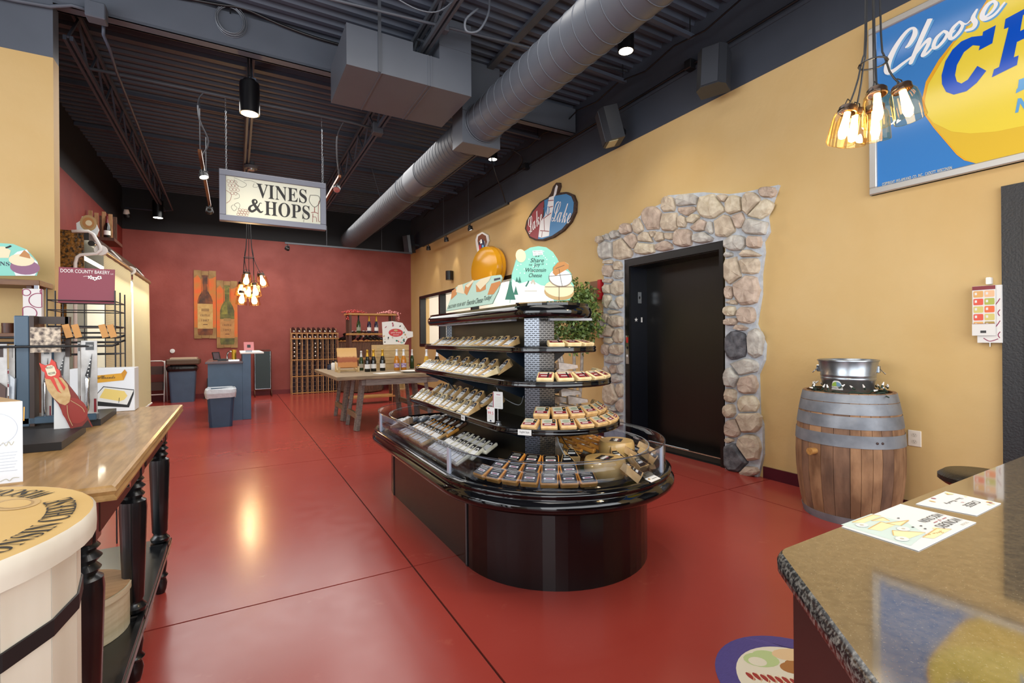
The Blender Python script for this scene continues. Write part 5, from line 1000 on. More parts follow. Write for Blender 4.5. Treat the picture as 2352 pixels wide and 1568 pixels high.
# ---------------------------------------------------------------- wine racks on the back wall
M('bottle_lie', '#120f10', .15, coat=.3); M('capsule_white', '#d8d6d2', .4); M('capsule_red', '#6a1a20', .4)
wrk = thing('wine_rack', 'tall open wooden wine rack against the red back wall, mostly empty', 'wine rack', (1.72, 12.95, 0)); rx0, rx1, ry0, ry1, rz1 = 1.18, 2.24, 12.78, 13.08, 1.54; nc = 9; cw = (rx1-rx0)/nc
for i in range(nc+1):
    x = rx0+cw*i
    for y in (ry0, ry1-.02): MB().bb(x-.009, x+.009, y, y+.02, 0, rz1-.06 if y == ry0 else rz1+.06, 'rack_wood').build('upright', wrk)
for z0 in (.02, .42, .82): MB().bb(rx0, rx1, ry0-.006, ry0+.012, z0, z0+.022, 'wood_mid').build('rail', wrk)
for z0, yo in ((1.33, -.02), (1.46, .06)): MB().bb(rx0-.02, rx1+.02, ry0+yo-.03, ry0+yo+.0, z0, z0+.025, 'wood_mid').build('rail', wrk)
b = MB()
for i in range(nc):
    for k in range(12): b.bb(rx0+cw*i, rx0+cw*(i+1), ry0+.03, ry0+.05, .08+.1*k, .092+.1*k, 'rack_brown')
b.build('cross_bars', wrk, kind='stuff')
MB().bb(rx0, rx1, ry1, ry1+.01, 0, rz1-.2, M('rack_shadow', '#2a1f2a', .7)).build('shade_sheet', wrk)  # dark sheet painted as the shade inside the open rack
def lying(lab, grp, cap):
    t = thing('wine_bottle', lab, 'bottle', (0, 0, 0), grp); R = Matrix.Rotation(rad(90), 4, 'X')
    MB().lathe([(0, 0), (.036, .004), (.038, .17), (.015, .24), (.014, .28), (0, .28)], (0, .15, 0), 'bottle_lie', 12, T=R).build('glass_body', t); MB().lathe([(.016, .22), (.0165, .285), (0, .287)], (0, .15, 0), cap, 10, T=R).build('capsule', t); return t
L0 = lying('proto', 'bottles lying in the rack', 'capsule_white'); first = True
def lay(x, y, z, lab, grp, tilt=0., rz=0.):
    global first
    Tm = Matrix.Translation((x, y, z)) @ Euler((tilt, 0, rz)).to_matrix().to_4x4()
    if first: L0.matrix_basis = Tm; L0['label'] = lab; L0['group'] = grp; first = False
    else: dup(L0, Tm, lab, grp)
for i in range(nc):
    lay(rx0+cw*(i+.5), ry0+.12, 1.415, 'lying bottle, %s from the left in the lower slanted row of the open rack' % ORD[i], 'bottles in the lower slanted row', rad(16)); lay(rx0+cw*(i+.5), ry0+.20, 1.555, 'lying bottle, %s from the left in the upper slanted row of the open rack' % ORD[i], 'bottles in the upper slanted row', rad(16))
for c, ks in ((0, (0, 1, 2, 3, 4)), (1, (0,)), (4, (0, 1, 2, 3, 4)), (5, (0, 1))):
    for k in ks: lay(rx0+cw*(c+.5), ry0+.14, 1.225-.10*k, 'lying bottle, %s down in column %s of the open rack' % (ORD[k], ['one', 'two', 'three', 'four', 'five', 'six'][c]), 'bottles in the rack columns')
cr_ = thing('corner_rack', 'dark brown curved corner wine rack with slanted display rows behind the display shelf', 'wine rack', (3.0, 12.4, 0))
pts = [(2.28, 12.85), (2.46, 12.4), (2.82, 12.15), (3.18, 12.4), (3.36, 12.85)]
for i in range(4):
    a, b2 = Vector(pts[i]), Vector(pts[i+1]); d_ = b2-a; n = max(3, round(d_.length/.085)); nrm = Vector((d_.y, -d_.x)).normalized()
    for k in range(n):
        p = a+d_*((k+.5)/n); MB().bar((p.x, p.y, .04), (p.x, p.y, 1.28), .02, d_.length/n*.72, 'rack_brown').build('slat', cr_)
    for z0, dz in ((.04, .04), (.45, .03), (.86, .03), (1.28, .03), (1.46, .03)):
        o_ = nrm*(.02 if z0 < 1.3 else -.16); MB().bar((a.x+o_.x, a.y+o_.y, z0), (b2.x+o_.x, b2.y+o_.y, z0), .04, dz, 'wood_mid' if z0 > 1.2 else 'rack_brown').build('rail', cr_)
MB().prism([Vector((x, y, .02)) for x, y in pts+[(3.36, 13.1), (2.28, 13.1)]], (0, 0, 1.22), 'rack_brown').build('carcass', cr_)
k = 0
for i in range(4):
    a, b2 = Vector(pts[i]), Vector(pts[i+1]); d_ = b2-a; rz_ = math.atan2(d_.y, d_.x)
    for j in range(3):
        p = a+d_*((j+.5)/3); nrm = Vector((-d_.y, d_.x)).normalized()
        for r in range(2): lay(p.x+nrm.x*(.08+.14*r), p.y+nrm.y*(.08+.14*r), 1.36+.12*r, 'lying bottle, %s along the %s display row of the corner rack' % (ORD[k], ['lower', 'upper'][r]), 'bottles on the corner rack', rad(-18), rz_+pi)
        k += 1
t = thing('wooden_crate', 'small upright wooden box on the floor at the right end of the corner rack', 'crate', (3.68, 12.6, 0)); 
for r in ((3.5, 3.87, 12.5, 12.75, 0, .03), (3.5, 3.87, 12.5, 12.75, .37, .40), (3.5, 3.53, 12.5, 12.75, .03, .37), (3.84, 3.87, 12.5, 12.75, .03, .37), (3.53, 3.84, 12.72, 12.74, .03, .37)): MB().bb(*r, 'crate_wood').build('board', t)

# ---------------------------------------------------------------- blue bar, bins, chalkboard, ladder, art
bar = thing('bar_counter', 'slate blue bar counter with a sink and a raised white ledge at the end', 'counter', (-.1, 9.9, 0)); M('blue_paint', '#4b6580', .45, var=.1, vscale=6); M('counter_grey', '#5a4a50', .25)
MB().bb(-.385, .10, 9.2, 10.9, 0, .93, 'blue_paint').build('cabinet', bar); MB().bb(-.42, .11, 9.17, 10.95, .93, .965, 'counter_grey', .004).build('worktop', bar)
MB().bb(.10, .225, 9.2, 10.9, 0, 1.085, 'blue_paint', .004).build('side_wall', bar); MB().bb(.07, .42, 9.19, 10.95, 1.085, 1.11, 'white', .004).build('ledge', bar)
MB().bb(-.10, .06, 9.5, 9.95, .955, .985, 'chrome').build('sink', bar); MB().tube(smoothpts([(-.12, 9.8, .965), (-.12, 9.8, 1.08), (-.08, 9.75, 1.12), (-.02, 9.7, 1.08)], 4), .012, 'chrome', 8).build('tap', bar)
t = thing('card_holder', 'small pink card in a stand on the white ledge of the blue bar', 'card', (.2, 9.35, 1.11)); b = MB(); b.box((.2, 9.35, 1.21), (.15, .01, .14), M('card_pink', '#d88a8e', .5), rot=(rad(-12), 0, rad(8))); b.build('card', t); MB().box((.2, 9.35, 1.125), (.10, .07, .03), 'acrylic_edge').build('base', t); MB().box((.2, 9.342, 1.21), (.05, .004, .05), 'ink_soft', rot=(rad(-12), 0, rad(8))).build('print', t)
t = thing('tablet_display', 'black framed tablet display leaning on the blue bar worktop', 'tablet', (-.28, 9.7, .965)); MB().box((-.28, 9.7, 1.045), (.12, .015, .14), 'black_metal', rot=(rad(-20), 0, rad(30))).build('frame', t); MB().box((-.28, 9.691, 1.045), (.09, .006, .11), 'counter_grey', rot=(rad(-20), 0, rad(30))).build('screen', t)
t = thing('bottle_carrier', 'dark wire basket with bottles on the blue bar beside the sink', 'basket', (-.2, 9.62, .965)); MB().bb(-.26, -.13, 9.55, 9.66, .965, 1.0, 'black_metal').build('basket', t); MB().cyl((-.02, 9.62, .985), (-.02, 9.62, 1.15), .035, 'foil_gold', n=10).build('canister', t)
# white-lined bin
wb_ = thing('waste_bin', 'blue-grey plastic waste bin with a white liner in front of the blue bar', 'bin', (-.19, 8.9, 0))
def bin_(t, cx, cy, w0, d0, w1, d1_, h, mat, lin_, lh, dz=.0):
    z = [0, h]; P = []
    for zz, w_, d_ in ((0, w0, d0), (h, w1, d1_)): P += [Vector((cx+x, cy+y, zz)) for x, y in rrect(-w_/2, -d_/2, w_/2, d_/2, .04, 3)]
    n = len(P)//2; b = MB(); b.add(P, [list(range(n))[::-1]]+[(k, (k+1) % n, n+(k+1) % n, n+k) for k in range(n)], mat, False); b.build('bin_body', t)
    b = MB(); Q = []; rb = random.Random(5)
    for zz, s_ in ((h-lh, 1.05), (h-lh*.4, 1.12), (h, 1.10), (h+.012, 1.02), (h-.03, .94), (h-.25, .85)): Q += [Vector((cx+x*s_+rb.uniform(-.006, .006), cy+y*s_+rb.uniform(-.006, .006), zz+rb.uniform(-.012, .012))) for x, y in rrect(-w1/2, -d1_/2, w1/2, d1_/2, .05, 3)]
    for r in range(5): b.add(Q[r*n:(r+2)*n], [(k, (k+1) % n, n+(k+1) % n, n+k) for k in range(n)], lin_, True)
    b.build('liner', t)
M('bin_blue', '#2c4a66', .35, var=.15, vscale=6); M('liner_white', '#cfd8e2', .35, var=.12, vscale=20, bump=.6, bscale=25); M('liner_black', '#1a1a1c', .25, bump=.6, bscale=25)
bin_(wb_, -.195, 8.72, .30, .28, .37, .34, .57, 'bin_blue', 'liner_white', .13)
bbn = thing('waste_bin', 'big blue waste bin with a black liner and brown lid against the red wall', 'bin', (-1.0, 12.7, 0)); bin_(bbn, -.99, 12.72, .42, .4, .50, .46, .76, 'blue_paint', 'liner_black', .1)
MB().bb(-1.27, -.67, 12.45, 13.0, .80, .92, M('lid_brown', '#5c4a3a', .5), .02).bb(-1.2, -.72, 12.5, 12.9, .92, .95, M('lid_pale', '#cbb9a0', .5)).build('lid', bbn)
MB().bb(-1.215, -.765, 12.505, 12.51, .56, .575, 'bin_blue').build('band', bbn)
cb = thing('chalkboard_stand', 'blank dark green chalkboard in a thin black rod stand beside the bar', 'chalkboard', (.56, 12.85, 0)); MB().bb(.40, .72, 12.88, 12.9, .17, 1.05, M('slate_green', '#2c3f44', .5)).build('board', cb)
b = MB(); b.tube([(.385, 12.88, .14), (.385, 12.88, 1.04), (.41, 12.88, 1.08), (.71, 12.88, 1.08), (.735, 12.88, 1.04), (.735, 12.88, .14), (.385, 12.88, .14)], .012, 'wood_dark', 6)
for x in (.385, .735): b.tube([(x, 12.70, 0), (x, 12.72, .12), (x, 12.88, .15), (x, 13.0, .12), (x, 13.05, 0)], .012, 'wood_dark', 6)
b.build('stand', cb); MB().bb(.395, .40, 12.87, 12.89, .17, 1.05, 'chrome').bb(.72, .725, 12.87, 12.89, .17, 1.05, 'chrome').bb(.395, .725, 12.87, 12.89, .165, .172, 'chrome').build('edge_trim', cb)
sl = thing('step_ladder', 'folded white step ladder with dark treads leaning by the red wall', 'ladder', (-1.45, 12.9, 0)); b = MB(); 
for x in (-1.72, -1.33): b.tube(smoothpts([(x, 12.75, 0), (x, 12.9, .8), (x-.02*(1 if x > -1.5 else -1), 12.92, .86), (x-.06*(1 if x > -1.5 else -1), 12.92, .88)], 3), .014, 'white', 6)
b.tube([(-1.66, 12.92, .88), (-1.39, 12.92, .88)], .014, 'white', 6).bar((-1.72, 12.78, .17), (-1.33, 12.78, .17), .02, .02, 'white'); b.tube([(-1.30, 13.0, 0), (-1.31, 12.95, .72)], .014, 'white', 6); b.build('frame', sl)
for z0 in (.26, .60): MB().bb(-1.70, -1.35, 12.72, 12.90, z0, z0+.17, M('tread_brown', '#4a3a36', .6)).build('tread', sl)
t = thing('floor_bracket', 'dark wooden wedge propped against the wall between the bin and the bar', 'bracket', (-.52, 12.9, 0)); MB().prism([Vector((-.64, 12.95, 0)), Vector((-.40, 12.95, 0)), Vector((-.42, 12.95, .45)), Vector((-.56, 12.95, .46)), Vector((-.56, 12.95, .18))], (0, .12, 0), M('wedge_dark', '#2e2420', .6)).build('wedge', t); MB().bar((-.58, 12.93, .02), (-.50, 12.93, .16), .02, .02, 'wood_mid').bar((-.50, 12.93, .16), (-.49, 12.93, .34), .02, .02, 'wood_mid').build('brace', t)
q = BK(396, 806); MB().lathe([(0, 0), (.05, 0), (.045, .02), (0, .025)], (q.x, BY-.001, q.z), 'button_white', 14, T=Matrix.Rotation(rad(90), 4, 'X')).build('wall_button', label='small round white button on the red back wall above the big bin', cat='button')
# painted plank pictures
M('art_orange', '#d9622a', .6, hex2='#b97a34', vscale=7, detail=8); M('art_brown', '#3e2418', .5, hex2='#6b3a1f', vscale=9); M('art_amber', '#8a4a1c', .5, hex2='#4a2414', vscale=7); M('art_green', '#6a6a2a', .5, hex2='#3f4020', vscale=8); M('art_olive', '#8c8a34', .5, hex2='#5a5a24', vscale=10); M('art_label', '#c9ab6c', .6, hex2='#b89558', vscale=12); M('art_label2', '#b98a52', .6, hex2='#a87a48', vscale=12); M('art_tan', '#a08150', .6, hex2='#8a6a3e', vscale=8)
def art(lab, x0, x1, z0, z1, c1, c2, lb2, neck, l1, l2):
    t = thing('plank_picture', lab, 'picture', ((x0+x1)/2, BY, z0), 'painted plank pictures'); A_ = Fr((0, BY-.03, 0), (1, 0, 0), (0, 0, 1)); w_ = (x1-x0)/3
    for k in range(3): MB().bb(x0+k*w_+.002, x0+(k+1)*w_-.002, BY-.03, BY-.002, z0+.01*(k == 1), z1-.012*(k % 2), 'art_tan').build('plank', t)
    b = MB(); H = z1-z0; cx = (x0+x1)/2
    for k in range(3):
        a, e = x0+k*w_+.004, x0+(k+1)*w_-.004; flat(b, A_, [(a, z0+H*.16), (e, z0+H*.16), (e, z0+H*(.86+.03*k)), ((a+e)/2, z0+H*(.93-.02*k)), (a, z0+H*.88)], 'art_orange', .001)
    R_ = (x1-x0)*.34; nk = (x1-x0)*.115; prof = [(-R_*.9, z0+H*.05), (R_*.9, z0+H*.05), (R_, z0+H*.09), (R_, z0+H*.55), (R_*.8, z0+H*.62), (nk, z0+H*.70), (nk, z0+H*.90), (nk*1.2, z0+H*.91), (nk*1.2, z0+H*.93), (-nk*1.2, z0+H*.93), (-nk*1.2, z0+H*.91), (-nk, z0+H*.90), (-nk, z0+H*.70), (-R_*.8, z0+H*.62), (-R_, z0+H*.55), (-R_, z0+H*.09)]
    flat(b, A_, [(cx+x, z) for x, z in prof], c1, .002); flat(b, A_, [(cx-R_*.85, z0+H*.5), (cx+R_*.1, z0+H*.5), (cx-nk*.2, z0+H*.68), (cx-nk*.6, z0+H*.68), (cx-R_*.75, z0+H*.58)], c2, .0025); flat(b, A_, rectp(cx-nk*1.05, z0+H*.80, cx+nk*1.05, z0+H*.925), neck, .003)
    flat(b, A_, rectp(cx-R_*1.0, z0+H*.145, cx+R_*1.0, z0+H*l1), lb2, .003); txt(b, A_, serif('CHATEAU'), cx, z0+H*.34, R_*1.3, .05, 'art_brown', .0036); txt(b, A_, serif(l2), cx, z0+H*.265, R_*1.0, .05, 'art_brown', .0036)
    flat(b, A_, rectp(cx-R_*.5, z0+H*.40, cx+R_*.5, z0+H*.44), 'art_tan', .0034); flat(b, A_, rectp(cx-R_*.3, z0+H*.2, cx+R_*.3, z0+H*.21), 'art_brown', .0034); b.build('painting', t)
art('left plank picture of a brown wine bottle on orange, hung higher on the red wall', -.805, -.372, 1.36, 2.91, 'art_amber', 'art_brown', 'art_label', 'art_brown', .51, '1887')
art('right plank picture of a green wine bottle on orange, hung lower on the red wall', -.368, .055, 1.14, 2.70, 'art_green', 'art_olive', 'art_label2', 'art_olive', .43, '1892')
# ---------------------------------------------------------------- left: long table with turned legs
woodmat('table_wood', '#b58d5a', '#94703f', .38, (10, 1.2, 10), 5, .05, coat=.15); M('leg_black', '#15171a', .3, hex2='#0e0f11', vscale=14, coat=.3); M('apron_brown', '#3c1d17', .4); M('table_edge_pale', '#b39d86', .5, hex2='#98826c', vscale=30)
lt = thing('long_table', 'long wood-topped table with black turned legs and a low black shelf', 'table', (-.62, 2.39, 0)); LX0, LX1, LY0, LY1, LZ = -1.05, -.253, 1.51, 3.27, .95
tp = MB(); pr = [(0, -.035), (.0, -.03), (-.006, -.022), (0, -.012), (-.004, -.004), (-.012, 0)]
def rectring(o, z): return [Vector((LX0-o, LY0-o, z)), Vector((LX1+o, LY0-o, z)), Vector((LX1+o, LY1+o, z)), Vector((LX0-o, LY1+o, z))]
R_ = [rectring(o, LZ+z) for o, z in pr]; vs = [v for r in R_ for v in r]; tp.add(vs, [(j*4+i, j*4+(i+1) % 4, (j+1)*4+(i+1) % 4, (j+1)*4+i) for j in range(5) for i in range(4)]+[(20, 21, 22, 23), (3, 2, 1, 0)], 'table_wood'); tp.build('tabletop', lt)
MB().bb(LX0+.06, LX1-.065, LY0+.08, LY1-.08, .79, .915, 'apron_brown').bb(LX1-.066, LX1-.058, LY0+.14, 2.25, .80, .90, 'apron_brown', .003).bb(LX1-.066, LX1-.058, 2.42, 3.02, .80, .90, 'apron_brown', .003).build('apron', lt)
for y in (1.95, 2.75): MB().cyl((LX1-.058, y, .85), (LX1-.04, y, .85), .012, 'chrome', n=10).build('drawer_knob', lt)
MB().bb(LX0+.05, LX1-.05, LY0+.06, LY1-.07, .215, .245, 'leg_black', .004).bb(LX1-.075, LX1-.055, LY0+.1, LY1-.1, .245, .262, 'leg_black').build('lower_shelf', lt)
prof = [(0, 0), (.020, 0), (.026, .02), (.030, .05), (.024, .075), (.034, .09), (.024, .105), (.030, .15), (.026, .195), (.02, .20), (.02, .262), (.038, .27), (.042, .285), (.030, .30), (.028, .31), (.034, .32), (.040, .50), (.045, .66), (.042, .69), (.028, .70), (.038, .715), (.026, .73), (.040, .745), (.026, .76), (.036, .772), (.026, .785), (.02, .80)]
fl_ = lambda a, z: (1-.05*(0.5+.5*cos(10*a))) if .33 < z < .67 else 1
for x in (-.345, LX0+.09):
    for y in (1.64, 2.35, 3.10):
        MB().lathe(prof, (x, y, 0), 'leg_black', 40, flute=fl_).bb(x-.04, x+.04, y-.04, y+.04, .20, .262, 'leg_black', .004).bb(x-.032, x+.032, y-.032, y+.032, .785, .915, 'leg_black', .004).build('leg', lt)
# wooden boxes on the low shelf
M('veneer', '#d9cdb0', .6, hex2='#c6b795', vscale=6, stretch=(1, 1, 8)); woodmat('veneer_top', '#b68f68', '#a27c56', .55, (1.5, 10, 10), 5)
t = thing('round_box', 'round pale veneer cheese box with a wooden lid on the low table shelf', 'box', (-.56, 2.42, .245)); bx, by = -.535, 2.30
MB().lathe([(0, 0), (.185, 0), (.185, .155), (0, .155)], (bx, by, .246), 'veneer', 40, smooth=False).build('box_body', t); MB().lathe([(0, .157), (.190, .157), (.190, .135), (.186, .135)], (bx, by, .246), 'veneer', 40).lathe([(0, .158), (.186, .158)], (bx, by, .2475), 'veneer_top', 40).build('lid', t)
t = thing('wooden_box', 'small reddish wooden box standing behind the near table leg', 'box', (-.42, 1.9, .245)); MB().bb(-.52, -.40, 1.80, 1.93, .246, .46, M('red_wood', '#8a4a2a', .5, hex2='#6f3a20', vscale=8, stretch=(10, 10, 1)), .004).build('box_body', t); MB().bb(-.525, -.395, 1.795, 1.935, .46, .475, 'red_wood', .003).build('lid', t)

# cheese-box drum at bottom left
dr = thing('wooden_drum', 'large pale stave drum with a lettered wooden lid in the bottom left corner', 'drum', (-.541, 1.115, 0)); dx_, dy_, DR = -.541, 1.115, .32
M('stave_pale', '#e3dccd', .55, hex2='#cfc4b0', vscale=3.5, stretch=(2, 2, .25)); M('drum_lid', '#dcb877', .5, hex2='#d0a864', vscale=3, spec=.3); M('drum_rim', '#ded6c8', .6, hex2='#c9bfae', vscale=6); M('print_black', '#1d1b1a', .6); M('print_tan', '#b08d5c', .6); M('print_tan2', '#c9a670', .6)
ns = 22
for k in range(ns):
    a0 = 2*pi*k/ns+.0035; a1 = 2*pi*(k+1)/ns-.0035; P = [(.298*cos(a0), .298*sin(a0)), (.298*cos(a1), .298*sin(a1)), (.275*cos(a1), .275*sin(a1)), (.275*cos(a0), .275*sin(a0))]
    MB().prism([Vector((dx_+x, dy_+y, 0)) for x, y in P], (0, 0, .957), 'stave_pale').build('stave', dr)
MB().lathe([(.272, 0), (.272, .95)], (dx_, dy_, 0), 'drum_rim', 32).build('inner_shell', dr)
MB().lathe([(.299, .835), (.3015, .836), (.3015, .862), (.299, .863)], (dx_, dy_, 0), M('band_print', '#1b1a1c', .5), ns, a0=0., smooth=False).build('hoop', dr)
MB().lathe([(.30, .957), (DR, .957), (DR+.001, .975), (DR, .996), (DR-.004, 1.0)], (dx_, dy_, 0), 'drum_rim', 48).build('lid_rim', dr); MB().lathe([(0, .9995), (DR-.0035, .9995)], (dx_, dy_, 0), 'drum_lid', 48).build('lid', dr)
D_ = Fr((dx_, dy_, 1.0), (1, 0, 0), (0, 1, 0)); b = MB()
[txt(b, D_, serif('WISCONSIN CHEESE'), 0, 0, .272*rad(79), .042, 'print_black', .0008, 0, (.272, rad(-13+90*k), -1)) for k in range(4)]; b.build('lettering', dr)
b = MB(); oc = lambda r: [(r*cos(rad(22.5+45*k)), r*.82*sin(rad(22.5+45*k))) for k in range(8)]
flat(b, D_, oc(.185), 'print_tan2', .0004); flat(b, D_, oc(.165), 'print_tan', .0007); flat(b, D_, oc(.150), 'drum_lid', .001); flat(b, D_, oc(.140), 'print_tan', .0013); flat(b, D_, oc(.134), 'print_tan2', .0016)
ca = rad(36); disc(b, D_, .225*cos(ca), .225*sin(ca), .05, .032, 'print_tan2', .0004, 16, ca-pi/2); disc(b, D_, .225*cos(ca), .225*sin(ca), .04, .024, 'print_tan', .0006, 16, ca-pi/2); disc(b, D_, .225*cos(ca), .225*sin(ca), .035, .02, 'drum_lid', .0007, 16, ca-pi/2); b.build('emblem', dr)

# goods on the long table
z = LZ
bx_ = thing('carton', 'white cheese tool carton with faint script nearest on the long table', 'box', (-.66, 1.75, z)); MB().prism([Vector((x, y, z+.004)) for x, y in [(-.86, 1.66), (-.462, 1.66), (-.575, 1.86), (-.86, 1.86)]], (0, 0, .2), M('carton_white', '#e4e6ea', .5)).build('carton_body', bx_); MB().prism([Vector((x, y, z+.2042)) for x, y in [(-.858, 1.662), (-.466, 1.662), (-.577, 1.858), (-.858, 1.858)]], (0, 0, .0015), M('kraft', '#b3936a', .7)).prism([Vector((x, y, z)) for x, y in [(-.86, 1.66), (-.462, 1.66), (-.575, 1.86), (-.86, 1.86)]], (0, 0, .004), 'kraft').build('flap', bx_)
C_ = Fr((0, 1.6597, 0), (1, 0, 0), (0, 0, 1)); b = MB(); M('print_faint', '#b9bdc6', .6)
lpx = lambda P: [C_.px(*p) for p in P]
c0 = C_.px(8, 985); stroke(b, C_, [(c0[0]-.02+.045*cos(a), c0[1]+.04*sin(a)) for a in [2*pi*i/14 for i in range(14)]], .0015, 'print_faint', .0004, 3, True)
stroke(b, C_, lpx([(0, 1024), (8, 1016), (14, 1024), (20, 1014), (26, 1022), (32, 1013)]), .0018, 'lab_grey', .0004)
for k in range(7): flat(b, C_, [C_.px(0, 1040+k*7), C_.px(40-3*(k % 3), 1036+k*7), C_.px(40-3*(k % 3), 1037.4+k*7), C_.px(0, 1041.4+k*7)], 'print_faint', .0004)
stroke(b, C_, lpx([(0, 1106), (14, 1100), (22, 1104), (30, 1097), (44, 1096)]), .0018, 'lab_grey', .0004); flat(b, C_, lpx([(54, 934), (57, 934), (56, 966), (53.5, 966)]), 'print_gold' if 'print_gold' in MATS else M('print_gold', '#d99a35', .5), .0005); b.build('print', bx_)
# knife stands
M('stand_black', '#1d1c1e', .45, hex2='#181719', vscale=5); M('frame_blue', '#3c5468', .4, var=.12, vscale=4); M('frame_brown', '#33221a', .5); M('blister', '#c3c2c0', .3, hex2='#a09c98', vscale=14); M('steel', '#c6c8cc', .15, 1.0); M('knife_black', '#1a1a1c', .3)
for i, (y0, y1, lab) in enumerate(((2.10, 2.46, 'black trapezoid board nearer on the long table, under the red leaning sign'), (2.63, 3.02, 'black trapezoid board farther on the long table, under the hanging knives'))):
    t = thing('display_stand', lab, 'stand', (-.75, (y0+y1)/2, z), 'knife stand bases'); o_ = [(-.98, y0), (-.492, y0), (-.505, y1), (-.98, y1)]; MB().prism([Vector((x, y, z+.001)) for x, y in o_], (0, 0, .026), 'stand_black').build('block', t)
    for x in (-.95, -.53): MB().cyl((x, (y0+y1)/2, z), (x, (y0+y1)/2, z+.003), .012, 'black_metal', n=8).build('pad', t)
kf = thing('knife_rack', 'blue-grey wooden frame rack with rods for packed cheese knives', 'rack', (-.70, 2.56, z)); zt = 1.405; yk = 2.60
for x in (-.725,): MB().bb(x-.022, x+.022, yk, yk+.05, z+.02, zt, 'frame_blue', .003).bb(x+.022, x+.036, yk, yk+.055, z+.02, zt, 'frame_brown').build('post', kf)
MB().bb(-.69, -.66, 2.80, 2.84, z+.02, 1.28, 'frame_blue', .003).bb(-.745, -.5, yk-.0, yk+.05, z+.028, z+.055, 'frame_blue', .003).bb(-.74, -.60, yk+.06, yk+.08, zt-.03, zt, 'frame_brown').bb(-.61, -.595, yk+.06, yk+.08, 1.24, zt, 'frame_brown').build('cross_piece', kf)
qz = BK(60, 775, yk).z; qz2 = BK(60, 796, yk-.04).z
xr = BK(272, 793, 2.62).x
for zz, yy, xe_ in ((qz, yk+.02, -.42), (qz2, yk-.04, xr), (qz2+.015, yk+.16, xr-.01)): MB().tube([(-1.25, yy, zz-.02*0), (-.7, yy, zz), (xe_-.02, yy+.06, zz), (xe_, yy+.07, zz+.008)], .005, 'black_metal', 6).build('rod', kf)
for px_ in (155, 176, 238, 257):
    q = BK(px_, 760, 2.62); MB().box((q.x, 2.62, q.z), (.022, .006, .055), M('tag_amber', '#b8803a', .5), rot=(0, rad(-14), 0)).build('price_tag', kf)
MB().bb(-.70, -.61, 2.60, 2.61, 1.26, 1.36, M('photo_print', '#cdbba4', .4, hex2='#3d281c', vscale=70)).build('picture_card', kf)
def knife_pack(lab, px0, px1, py0, py1, Y, knife=True):
    A_ = Fr((0, Y, 0), (1, 0, 0), (0, 0, 1)); a = A_.px(px0, py0); e = A_.px(px1, py1); w_ = e[0]-a[0]; h_ = a[1]-e[1]
    t = thing('knife_pack', lab, 'knife', (a[0]+w_/2, Y, e[1]), 'packed cheese knives'); MB().prism([A_.p(x, y, 0) for x, y in rectp(a[0], e[1], e[0], a[1])], (0, .004, 0), 'blister').build('card', t)
    b = MB(); cx = a[0]+w_*.42; flat(b, A_, rectp(a[0]+w_*.28, a[1]-h_*.13, a[0]+w_*.8, a[1]-h_*.02), 'knife_black', .001); txt(b, A_, 'B\u00d8SKA', a[0]+w_*.54, a[1]-h_*.07, w_*.38, h_*.025, 'white', .0016); flat(b, A_, rectp(e[0]-w_*.22, e[1]+.004, e[0]-w_*.06, e[1]+h_*.2), 'lab_burg', .001); b.build('print', t)
    if knife:
        b = MB(); P = [(cx-w_*.16, e[1]+h_*.52), (cx-w_*.04, e[1]+h_*.50), (cx+w_*.16, e[1]+h_*.49), (cx+w_*.28, e[1]+h_*.82), (cx+w_*.10, e[1]+h_*.68)]; b.prism([A_.p(x, y, .006) for x, y in P], (0, .003, 0), 'knife_black')
        for k in range(5): disc(b, A_, cx+w_*(.0+.045*k), e[1]+h_*(.535+.05*k), w_*.05, w_*.05, 'white', .0066, 10)
        b.build('blade', t); MB().lathe([(0, 0), (w_*.10, .01), (w_*.16, h_*.15), (w_*.13, h_*.33), (w_*.17, h_*.46), (w_*.04, h_*.5)], (cx, Y-.010, e[1]+h_*.02), 'steel', 14).build('handle', t)
knife_pack('packed cheese knife with holed black blade hanging rightmost on the knife rack', 186, 224, 782, 948, 2.60)
knife_pack('packed steel knife hanging at the left of the red leaning board', 94, 119, 790, 967, 2.64)
knife_pack('narrow packed knife turned edge-on beside the holed one', 178, 186, 786, 940, 2.66, False)
knife_pack('packed knife showing behind the top of the red leaning board', 124, 160, 790, 930, 2.68)
for i, (a, b0, c_, d0, lab) in enumerate(((0, 790, 17, 962, 'packed cheese knife with a brown wooden handle at the left edge'), (20, 792, 38, 940, 'second packed tool in clear plastic near the left edge'))):
    A_ = Fr((0, 2.57+.03*i, 0), (1, 0, 0), (0, 0, 1)); p = A_.px(a-(20 if i == 0 else 0), b0); e = A_.px(c_, d0); t = thing('tool_pack', lab, 'cheese tool', (p[0], 2.57+.03*i, e[1])); MB().prism([A_.p(x, y) for x, y in rectp(p[0], e[1], e[0], p[1])], (0, .004, 0), 'blister').build('card', t)
    MB().prism([A_.p(x, y, .015) for x, y in [(p[0]+.004, e[1]+.01), (e[0]-.003, e[1]+.02), (e[0], e[1]+.12), (e[0]-.02, e[1]+.14), (p[0]+.004, e[1]+.10)]], (0, .015, 0), M('tool_brown', '#4a2c20', .35) if i == 0 else 'wrap_film').build('tool', t); MB().prism([A_.p(x, y, .001) for x, y in rectp(p[0]+.01, p[1]-.05, e[0]-.01, p[1]-.01)], (0, .001, 0), 'frame_brown').build('print', t)
